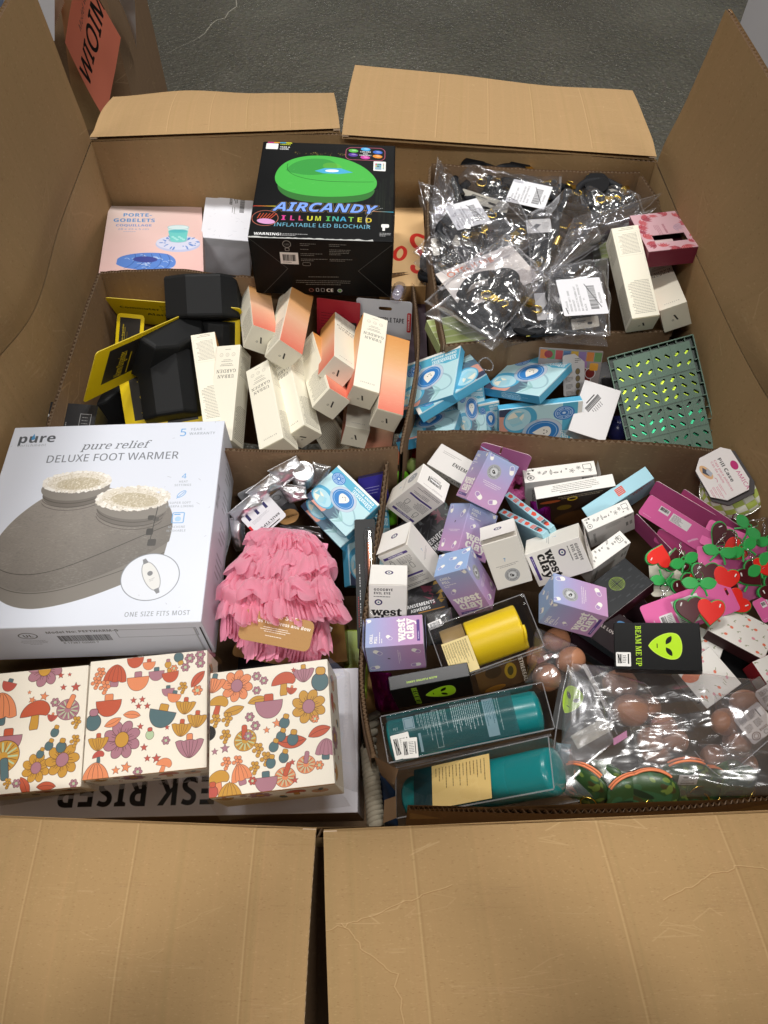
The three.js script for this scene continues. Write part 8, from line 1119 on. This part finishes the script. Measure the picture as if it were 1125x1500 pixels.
// ---- small things around the white boxes
{
  const S = sheet('rgb(40,36,38)', {
    pans: [90, 70, (c, w, h) => { fill('rgb(42,40,42)')(c, w, h); const r = rng(4); for (let i = 0; i < 26; i++) poly(c, [0, 1, 2, 3, 4].map(k => [r() * 22 + (i % 5) * 18, r() * 16 + (i / 5 | 0) * 10]), ['rgb(150,74,92)', 'rgb(84,86,88)', 'rgb(64,62,66)', 'rgb(110,50,66)', 'rgb(150,116,40)'][i % 5]); txt(c, 'PANSEMENTS', 45, 50, 9, '#eee', { b: 1, a: 'center', sx: .9 }); txt(c, 'ADH\u00c9SIFS', 45, 59, 8, '#eee', { b: 1, a: 'center', sx: .9 }); c.fillStyle = 'rgb(160,110,30)'; c.fillRect(40, 61, 44, 2); }],
    serv: [90, 70, (c, w, h) => { fill('rgb(40,38,40)')(c, w, h); const r = rng(9); for (let i = 0; i < 26; i++) poly(c, [0, 1, 2, 3, 4].map(k => [r() * 22 + (i % 5) * 18, r() * 20 + (i / 5 | 0) * 8]), ['rgb(150,74,92)', 'rgb(84,86,88)', 'rgb(64,62,66)', 'rgb(116,54,70)', 'rgb(90,108,100)'][i % 5]); txt(c, 'SERVICE DE', 45, 54, 11, '#f0eeee', { b: 1, a: 'center', sx: .9 }); txt(c, 'MESSAGES', 45, 64, 10, '#f0eeee', { b: 1, a: 'center', sx: .9 }); }],
    side: [90, 20, fill('rgb(34,32,34)')],
    eth: [90, 40, (c, w, h) => { const g = c.createLinearGradient(0, 0, w, 0); g.addColorStop(0, 'rgb(104,74,36)'); g.addColorStop(1, 'rgb(70,48,28)'); c.fillStyle = g; c.fillRect(-2, -2, w + 4, h + 4); ell(c, 26, 36, 18, 4, 0, 'rgba(226,150,40,.6)'); ell(c, 58, 18, 10, 12, .2, 'rgb(160,128,30)'); ell(c, 58, 18, 5, 7, .3, 'rgb(74,66,24)'); c.save(); c.translate(76, 4); c.rotate(Math.PI / 2); txt(c, 'ETHEREAL LIGHT', 0, 0, 9.4, '#e6dccb', { b: 1, sx: .8 }); c.restore(); ell(c, 30, 12, 14, 9, 0, 'rgba(30,22,12,.5)'); }],
    bar: [24, 12, (c, w, h) => { fill('rgb(228,226,224)')(c, w, h); bars(c, 3, 2, 18, 7, 4); lines(c, 3, 10, 18, 1, 2, '#555', 2, .7); }],
    cards: [90, 50, (c, w, h) => { fill('rgb(150,140,136)')(c, w, h); for (let i = 0; i < 8; i++) { c.fillStyle = ['rgb(206,120,40)', 'rgb(96,140,80)', 'rgb(180,60,60)', 'rgb(90,120,160)', 'rgb(206,160,40)', 'rgb(140,110,160)'][i % 6]; c.fillRect(2 + i * 11, 2, 10, 12); } ell(c, 14, 8, 6, 5, 0, 'rgb(150,36,40)'); for (let i = 0; i < 3; i++) { ell(c, 66 + i * 5, 30 + (i % 2) * 8, 7, 7, 0, 'rgb(120,40,36)', '#ddd', 1); } rr(c, 56, 14, 14, 9, 2, 'rgb(164,120,170)'); rr(c, 74, 16, 12, 10, 2, 'rgb(226,160,50)'); }],
    blist: [50, 70, (c, w, h) => { fill('rgb(196,192,190)')(c, w, h); for (let i = 0; i < 4; i++) { ell(c, 34, 30 + i * 12, 5, 5, 0, 'rgb(120,104,70)', '#444', .8); lines(c, 6, 26 + i * 12, 18, 4, 2.2, '#555', i + 2, .8); } lines(c, 28, 8, 14, 3, 3, '#444', 3, 1); }],
    white: [60, 70, (c, w, h) => { fill('rgb(226,224,224)')(c, w, h); c.save(); c.translate(24, 28); c.rotate(.5); bars(c, -5, -14, 8, 26, 3, '#222'); c.fillStyle = '#222'; c.fillRect(-9, -10, 1.6, 16); lines(c, 5, -10, 7, 6, 3, '#666', 3, .9); c.restore(); }],
    wside: [60, 20, fill('rgb(176,170,170)')],
    red: [40, 30, (c, w, h) => { fill('rgb(190,28,20)')(c, w, h); c.strokeStyle = 'rgb(230,170,120)'; c.lineWidth = 2; c.strokeRect(0, 0, w, h); }],
  }, { k: 4.4, W: 1024, rough: .34, coat: .4 });
  const flat = (px, py, drop, e, dims, name, label, f, group = null) => { const p = at(px, py, drop), q = new THREE.Quaternion().setFromEuler(new THREE.Euler(...e, 'YXZ')); return carton([p.x, p.y, p.z, q.x, q.y, q.z, q.w, ...dims], name, label, 'box', group, S, f); };
  flat(632, 776, .935, [.25, .75, .1], [.085, .018, .07], 'plaster_box', 'black and pink patterned box between white carton and lilac boxes', { T: 'serv', '*': 'side' });
  flat(612, 880, .93, [.2, .25, .1], [.075, .016, .05], 'plaster_box', 'black and pink patterned box lettered for plasters, behind the upright white box', { T: 'pans', '*': 'side' });
  card(at(694, 982, .90), at(770, 956, .893), at(698, 1022, .925), 'photo_card', 'brown and gold card lettered ETHEREAL under the yellow bottle', 'card', null, [S.mat, std(rgb(.2, .14, .08), .5)], { cell: S.cells.eth, r: .001 });
  const fp = thing('film_pouch', 'small clear pouch with a white barcode sticker beside the lying lilac box', 'pouch', null); part('film', bagGeo(at(624, 900, .90), at(660, 890, .89), at(666, 924, .905), at(630, 940, .91), { seed: 4, amp: .07, n: 36 }), FILM_MILKY, fp);
  { const p = pose3(at(626, 914, .888), at(645, 906, .886), at(629, 924, .892)), g = plate(roundShape(p.w, p.h, .0005), p.w, p.h, .0003, S.cells.bar); g.applyQuaternion(p.q); g.translate(p.c.x, p.c.y, p.c.z); part('barcode_sticker', g, S.mat, fp); }
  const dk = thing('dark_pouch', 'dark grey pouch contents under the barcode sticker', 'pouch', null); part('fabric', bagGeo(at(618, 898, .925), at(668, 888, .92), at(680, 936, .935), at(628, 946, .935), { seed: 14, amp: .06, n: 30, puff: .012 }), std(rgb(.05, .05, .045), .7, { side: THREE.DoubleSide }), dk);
  card(at(790, 509, .825), at(884, 515, .815), at(784, 562, .90), 'sticker_pack', 'bright multicoloured sticker card behind the flat blue box', 'hang card', null, [S.mat, std(rgb(.4, .38, .36), .5)], { cell: S.cells.cards, r: .002 });
  card(at(824, 521, .83), at(856, 516, .825), at(808, 584, .90), 'blister_pack', 'white blister card with brown dots right of the flat blue box', 'hang card', null, [S.mat, std(rgb(.5, .5, .5), .5)], { cell: S.cells.blist, r: .004 });
  const wb = flat(868, 606, .895, [.45, -.38, -.1], [.058, .035, .085], 'white_box', 'plain white box with barcode beside the green tray', { T: 'white', '*': 'wside' });
  flat(872, 572, .91, [.1, .3, .2], [.06, .05, .06], 'mauve_box', 'brown box edge behind the plain white barcode box', { '*': 'side' });
  flat(605, 668, 1.0, [.35, -.05, 0], [.05, .02, .04], 'red_box', 'red box with peach border below the stack of blue boxes', { T: 'red', '*': 'side' });
  const bv = thing('blue_vase', 'dark blue glossy wrapped thing between white box and green tray', 'ornament', null, at(905, 628, .985)); part('body', new THREE.SphereGeometry(.022, 24, 16), std(rgb(.03, .035, .16), .25), bv);
  // bright green rubbery toys
  const GT = std(rgb(.16, .52, .02), .4);
  for (const [px, py, s, l] of [[603, 682, .9, 'pale lime rubber toy knob beside the torn carton corner'], [588, 701, 1, 'bright green rubber toy between the divider and white carton'], [573, 760, 1, 'bright green rubber toy below the tipped white carton']]) {
    const t = thing('rubber_toy', l, 'toy', 'bright green rubber toys', at(px, py, .95)); const g = new THREE.SphereGeometry(.011 * s, 24, 18), P = g.attributes.position; for (let i = 0; i < P.count; i++) { const k = 1 + .3 * noise(P.getX(i) * 110 + px, P.getY(i) * 110, P.getZ(i) * 110); P.setXYZ(i, P.getX(i) * k, P.getY(i) * k * 1.4, P.getZ(i) * k); } g.computeVertexNormals(); part('toy_body', g, px === 603 ? std(rgb(.42, .55, .16), .5) : GT, t);
  }
  // hanging plastic hook tab
  const hk = thing('hook_tab', 'clear plastic hang tab on the carton front behind the blue boxes', 'hang tab', null); part('tab', tubeGeo([at(702, 530, .85), at(712, 524, .845), at(722, 534, .855), at(720, 542, .86), at(706, 540, .86)], .0012, 40, 6, true), SEAM, hk);
}
// ---- bagged black straps
{
  const CORD = std(rgb(.011, .012, .015), .6, { specularIntensity: .6 }), PATCH = std(rgb(.010, .010, .011), .75, { specularIntensity: .3 }), GOLD = std(rgb(.83, .58, .13), .22, { metalness: 1 });
  const S = sheet('rgb(224,222,220)', {
    label: [66, 56, (c, w, h) => { fill('rgb(222,222,226)')(c, w, h); c.save(); c.translate(6, 50); c.rotate(-Math.PI / 2); ['TL.TAGUG', 'IRDXDZ  0411  0000', 'DILONOOT', 'OS MULTI NCGBRA SOT', 'BA UNIVERSAL PHONE ST', 'BLACK      T1'].forEach((s, i) => txt(c, s, 0, 3 + i * 5.4, 4, '#3a3a3c', { sx: .9 })); c.restore(); c.save(); c.translate(42, 48); c.rotate(-Math.PI / 2); bars(c, 0, 0, 36, 12, 6, '#3a3a3a'); txt(c, 'DLLOG00', 8, 18, 4, '#444'); c.restore(); c.strokeStyle = '#111'; c.lineWidth = 1; c.beginPath(); c.moveTo(40, 9); c.lineTo(58, 46); c.stroke(); c.lineWidth = 1.2; c.beginPath(); c.moveTo(5, 44); c.lineTo(7, 53); c.stroke(); }],
    tag: [60, 90, (c, w, h) => { fill('rgb(226,218,212)')(c, w, h); c.save(); c.translate(10, 78); c.rotate(-Math.PI / 2); txt(c, 'TECH tag', 8, 2, 10, 'rgb(224,106,60)', { b: 1 }); ell(c, 2, -1, 3.6, 3.6, 0, null, 'rgb(224,106,60)', 1.4); for (let i = 0; i < 4; i++) lines(c, 26, 22 + i * 8, 44, 1, 2, 'rgba(110,96,90,.7)', i, .8); c.restore(); }],
    strip: [90, 26, (c, w, h) => { fill('rgb(222,216,202)')(c, w, h); lines(c, 20, 6, 26, 4, 2.6, '#555', 3, .9); txt(c, 'phone strap', 20, 8, 5, '#333', { b: 1 }); rr(c, 52, 12, 16, 6, 3, '#2b2a2a'); }],
    info: [50, 30, (c, w, h) => { fill('rgb(224,222,220)')(c, w, h); poly(c, [[8, 20], [20, 10], [30, 12], [18, 22]], '#55555a'); lines(c, 32, 8, 14, 5, 3, '#888', 3, .8); }],
  }, { k: 5, W: 1024, rough: .45 });
  const E = std(rgb(.6, .58, .56), .6);
  const proto = (() => {
    const t = thing('phone_strap', 'x', 'strap', 'coiled black phone straps');
    const pts = []; for (let i = 0; i < 70; i++) { const a = i / 70 * 6.283 * 2.6 + 1, q = .030 - .004 * Math.floor(a / 6.283) + .003 * Math.sin(a * 2); pts.push(V(Math.cos(a) * q * 1.1, .004 * Math.floor(a / 6.283) + .003 * Math.sin(a * 3), Math.sin(a) * q * .82)); }
    part('braided_cord', tubeGeo(pts, .0042, 520, 10, false, [420, .16]), CORD, t);
    const e = part('braided_cord', tubeGeo([V(-.03, .012, -.01), V(-.018, .015, -.03), V(.006, .014, -.038), V(.03, .012, -.024), V(.038, .01, 0)], .0042, 180, 10, false, [140, .16]), CORD, t);
    const pt = part('patch', moved(new THREE.CylinderGeometry(.017, .017, .0025, 34), .018, .015, -.026, .1, 0, .05), PATCH, t); part('gold_band', moved(new THREE.BoxGeometry(.0045, .001, .005), .02, .0168, -.041), GOLD, pt);
    const c = part('gold_clip', merge([moved(new THREE.TorusGeometry(.006, .0015, 8, 24, 4.6), -.002, .018, .0, -1.57, 0, .4), moved(new THREE.BoxGeometry(.008, .004, .009), .005, .018, .007, 0, .7, 0), tubeGeo([V(.008, .018, .011), V(.016, .018, .010), V(.018, .018, .017), V(.012, .018, .021)], .0012, 30, 8)]), GOLD, t);
    part('gold_end_cap', moved(new THREE.CylinderGeometry(.0042, .0052, .012, 20), .040, .01, .006, .3, 0, .9), GOLD, t);
    return t;
  })();
  const straps = [[716, 452, .80, 0, 0, .1, 1.25, 'nearest, spread in a wide coil with gold clip on top'], [680, 362, .805, .1, 1.0, -.1, 1.15, 'at left in the dark pack under a slanted white card'], [748, 290, .80, .2, .3, 0, 1.2, 'back left under the tilted white label'], [716, 330, .82, 0, 2.2, .1, 1.1, 'in the middle left with gold bead'], [836, 300, .79, .15, 2.6, .1, 1.15, 'back middle with two gold clips'], [878, 306, .79, .1, .7, .2, 1.1, 'back right, bundled along the long bag'], [845, 350, .805, .1, 4.0, .1, 1.1, 'centre, with large gold end cap'], [846, 452, .815, 0, 1.4, 0, 1.1, 'front right behind the barcode label'], [780, 470, .825, 0, 3.3, 0, 1.1, 'front, lowest along the carton rim'], [790, 400, .83, 0, 5.0, 0, 1.1, 'deep in the middle of the heap'], [704, 284, .80, .1, .9, .1, 1.2, 'at the back left corner, half under the standing bag'], [776, 272, .795, .1, 2.9, 0, 1.2, 'at the back wall beside the kraft box'], [906, 300, .80, .1, 1.9, -.1, 1.15, 'farthest right, under the tip of the long bag'], [760, 360, .82, 0, 4.6, 0, 1.2, 'middle, directly behind the nearest coil'], [650, 400, .84, 0, .4, 0, 1.0, 'lowest at left beside pale green packs']];
  straps.forEach(([px, py, drop, rx, ry, rz, s, label], i) => { let t = proto; if (i) { t = proto.clone(); t.name = numbered('phone_strap'); t.userData = { ...proto.userData }; scene.add(t); } t.userData.label = 'coiled black strap ' + label; t.position.copy(at(px, py, drop)); t.rotation.set(rx, ry, rz, 'YXZ'); t.scale.setScalar(s * 1.16); });
  const bag = (pts, label, seed, o = {}) => {
    const t = thing('strap_bag', label, 'poly bag', 'clear bags of black straps'), P = pts.map(p => at(...p));
    part('film', bagGeo(...P, { seed, amp: .24, folds: 130, puff: o.puff ?? .018, n: 110 }), FILM, t);
    part('film', bagGeo(...P.map(p => p.clone().add(V(0, -.022, 0))), { seed: seed + 50, amp: .04, folds: 30, puff: -.006, n: 40 }), FILM, t);
    for (let i = 0; i < 4; i++) if (!o.seams || o.seams.includes(i)) { const a = P[i], b = P[(i + 1) % 4]; part('seam', gridGeo(20, 2, (u, v) => { const q = a.clone().lerp(b, u), c = P[0].clone().add(P[2]).multiplyScalar(.5); q.lerp(c, -.01 + v * .045); q.y += .003 * noise(u * 9, seed) + .002; return q; }), SEAM, t); }
    return t;
  };
  bag([[670, 244, .775], [822, 258, .765], [818, 322, .785], [658, 302, .80]], 'clear bag at the back with white barcode label on its right', 3);
  bag([[641, 232, .745], [664, 262, .765], [690, 320, .79], [632, 306, .79]], 'clear bag standing up at the back left corner', 9, { puff: .01 });
  bag([[613, 268, .76], [650, 282, .77], [678, 340, .79], [630, 334, .79]], 'clear bag corner pointing left beside the marked peach box', 14, { puff: .01 });
  bag([[630, 310, .775], [742, 300, .77], [800, 352, .785], [690, 400, .79]], 'clear bag with slanted white paper, over the left straps', 19);
  bag([[606, 368, .78], [640, 340, .775], [716, 384, .785], [664, 412, .80]], 'clear bag reaching over the marked peach box', 25, { puff: .014 });
  bag([[742, 344, .765], [800, 410, .765], [724, 498, .785], [622, 444, .79]], 'clear bag with white tag card and wide strap coil, nearest', 31, { puff: .026 });
  bag([[806, 392, .775], [890, 380, .77], [893, 492, .785], [800, 486, .79]], 'clear bag with big barcode label at the front rim', 37);
  bag([[840, 322, .77], [968, 286, .75], [898, 350, .775], [800, 412, .785]], 'long clear bag pointing right to the carton corner', 43);
  bag([[770, 318, .775], [846, 282, .77], [884, 356, .78], [780, 414, .785]], 'clear bag in the centre with gold end cap', 49);
  bag([[850, 268, .775], [934, 284, .77], [950, 330, .78], [860, 330, .785]], 'clear bag at the back right behind the long one', 55);
  bag([[700, 396, .80], [800, 400, .79], [830, 470, .80], [740, 494, .81]], 'crumpled clear bag between the two front ones', 61);
  const C = (a, b, d, label, cell, o = {}) => card(at(...a), at(...b), at(...d), o.name || 'barcode_label', label, o.cat || 'label', null, [S.mat, E], { cell: S.cells[cell], r: o.r ?? .002, t: .0004, hole: o.hole });
  C([753, 262, .75], [810, 274, .748], [752, 297, .765], 'white barcode label on the back bag, tilted', 'label');
  C([814, 410, .745], [878, 406, .745], [814, 464, .757], 'white barcode label on the front bag, struck through in pen', 'label');
  C([650, 303, .762], [698, 290, .76], [690, 332, .77], 'white barcode label slanting on the left bag', 'label');
  C([748, 358, .785], [792, 408, .785], [664, 436, .80], 'white tag card with orange lettering under the nearest coil', 'tag', { name: 'tag_card', cat: 'tag card' });
  C([678, 276, .78], [746, 298, .775], [674, 290, .795], 'cream folded tag card in the back bag', 'strip', { name: 'tag_card', cat: 'tag card' });
  C([770, 322, .78], [806, 320, .78], [770, 342, .79], 'white instruction card with strap drawing in the middle bag', 'info', { name: 'tag_card', cat: 'tag card' });
  C([628, 350, .79], [670, 344, .79], [640, 374, .80], 'white tag card at the left under the reaching bag', 'strip', { name: 'tag_card', cat: 'tag card' });
  C([844, 296, .785], [902, 274, .78], [852, 312, .795], 'white tag card along the long bag at right', 'strip', { name: 'tag_card', cat: 'tag card' });
  C([782, 430, .80], [832, 426, .795], [778, 470, .81], 'white tag card partly hidden left of the front barcode label', 'info', { name: 'tag_card', cat: 'tag card' });
  C([836, 468, .79], [876, 462, .79], [838, 484, .80], 'white barcode slip below the front barcode label', 'strip', { name: 'tag_card', cat: 'tag card' });
  // pale green packs beneath, brown box behind
  const PG = sheet('rgb(176,190,120)', { a: [60, 40, (c, w, h) => { fill('rgb(178,192,124)')(c, w, h); c.fillStyle = 'rgb(206,214,170)'; for (let i = 0; i < 5; i++) c.fillRect(0, i * 9, w, 2); }], w: [40, 60, (c, w, h) => { fill('rgb(214,210,206)')(c, w, h); ell(c, 20, 20, 6, 9, 0, '#333'); }] }, { k: 3, W: 256, rough: .4 });
  const put = (px, py, drop, e, dims, label, cell = 'a') => { const p = at(px, py, drop), q = new THREE.Quaternion().setFromEuler(new THREE.Euler(...e, 'YXZ')); carton([p.x, p.y, p.z, q.x, q.y, q.z, q.w, ...dims], 'green_pack', label, 'pack', null, PG, { '*': cell }); };
  put(670, 488, .86, [.1, .35, -.1], [.09, .02, .06], 'pale green pack under the nearest strap bag at the rim'); put(648, 410, .87, [.1, .5, -.1], [.06, .02, .06], 'pale green pack left, under the reaching strap bag'); put(882, 372, .84, [.5, .2, 0], [.02, .03, .03], 'pale green bottle cap left of the long cream box'); put(636, 420, .86, [.3, .6, 0], [.02, .05, .05], 'small white pack with dark oval at the left carton wall', 'w');
  const kq = at(780, 262, .80), KB = sheet('rgb(186,140,84)', { a: [60, 40, (c, w, h) => { fill('rgb(188,142,86)')(c, w, h); c.fillStyle = 'rgb(206,170,116)'; c.fillRect(20, -1, 16, h + 2); }] }, { k: 3, W: 256, rough: .7 }); carton([kq.x, kq.y, kq.z, 0, 0, -.03, 1, .06, .04, .05], 'kraft_box', 'kraft box with pale tape behind the back strap bag', 'box', null, KB, { '*': 'a' });
  const pv = thing('purple_cap', 'glossy purple cap behind the clear bags at the back', 'cap', null, at(822, 290, .81)); part('cap', new THREE.SphereGeometry(.016, 24, 16), std(rgb(.16, .03, .2), .25), pv);
}
renderer.render(scene, camera);
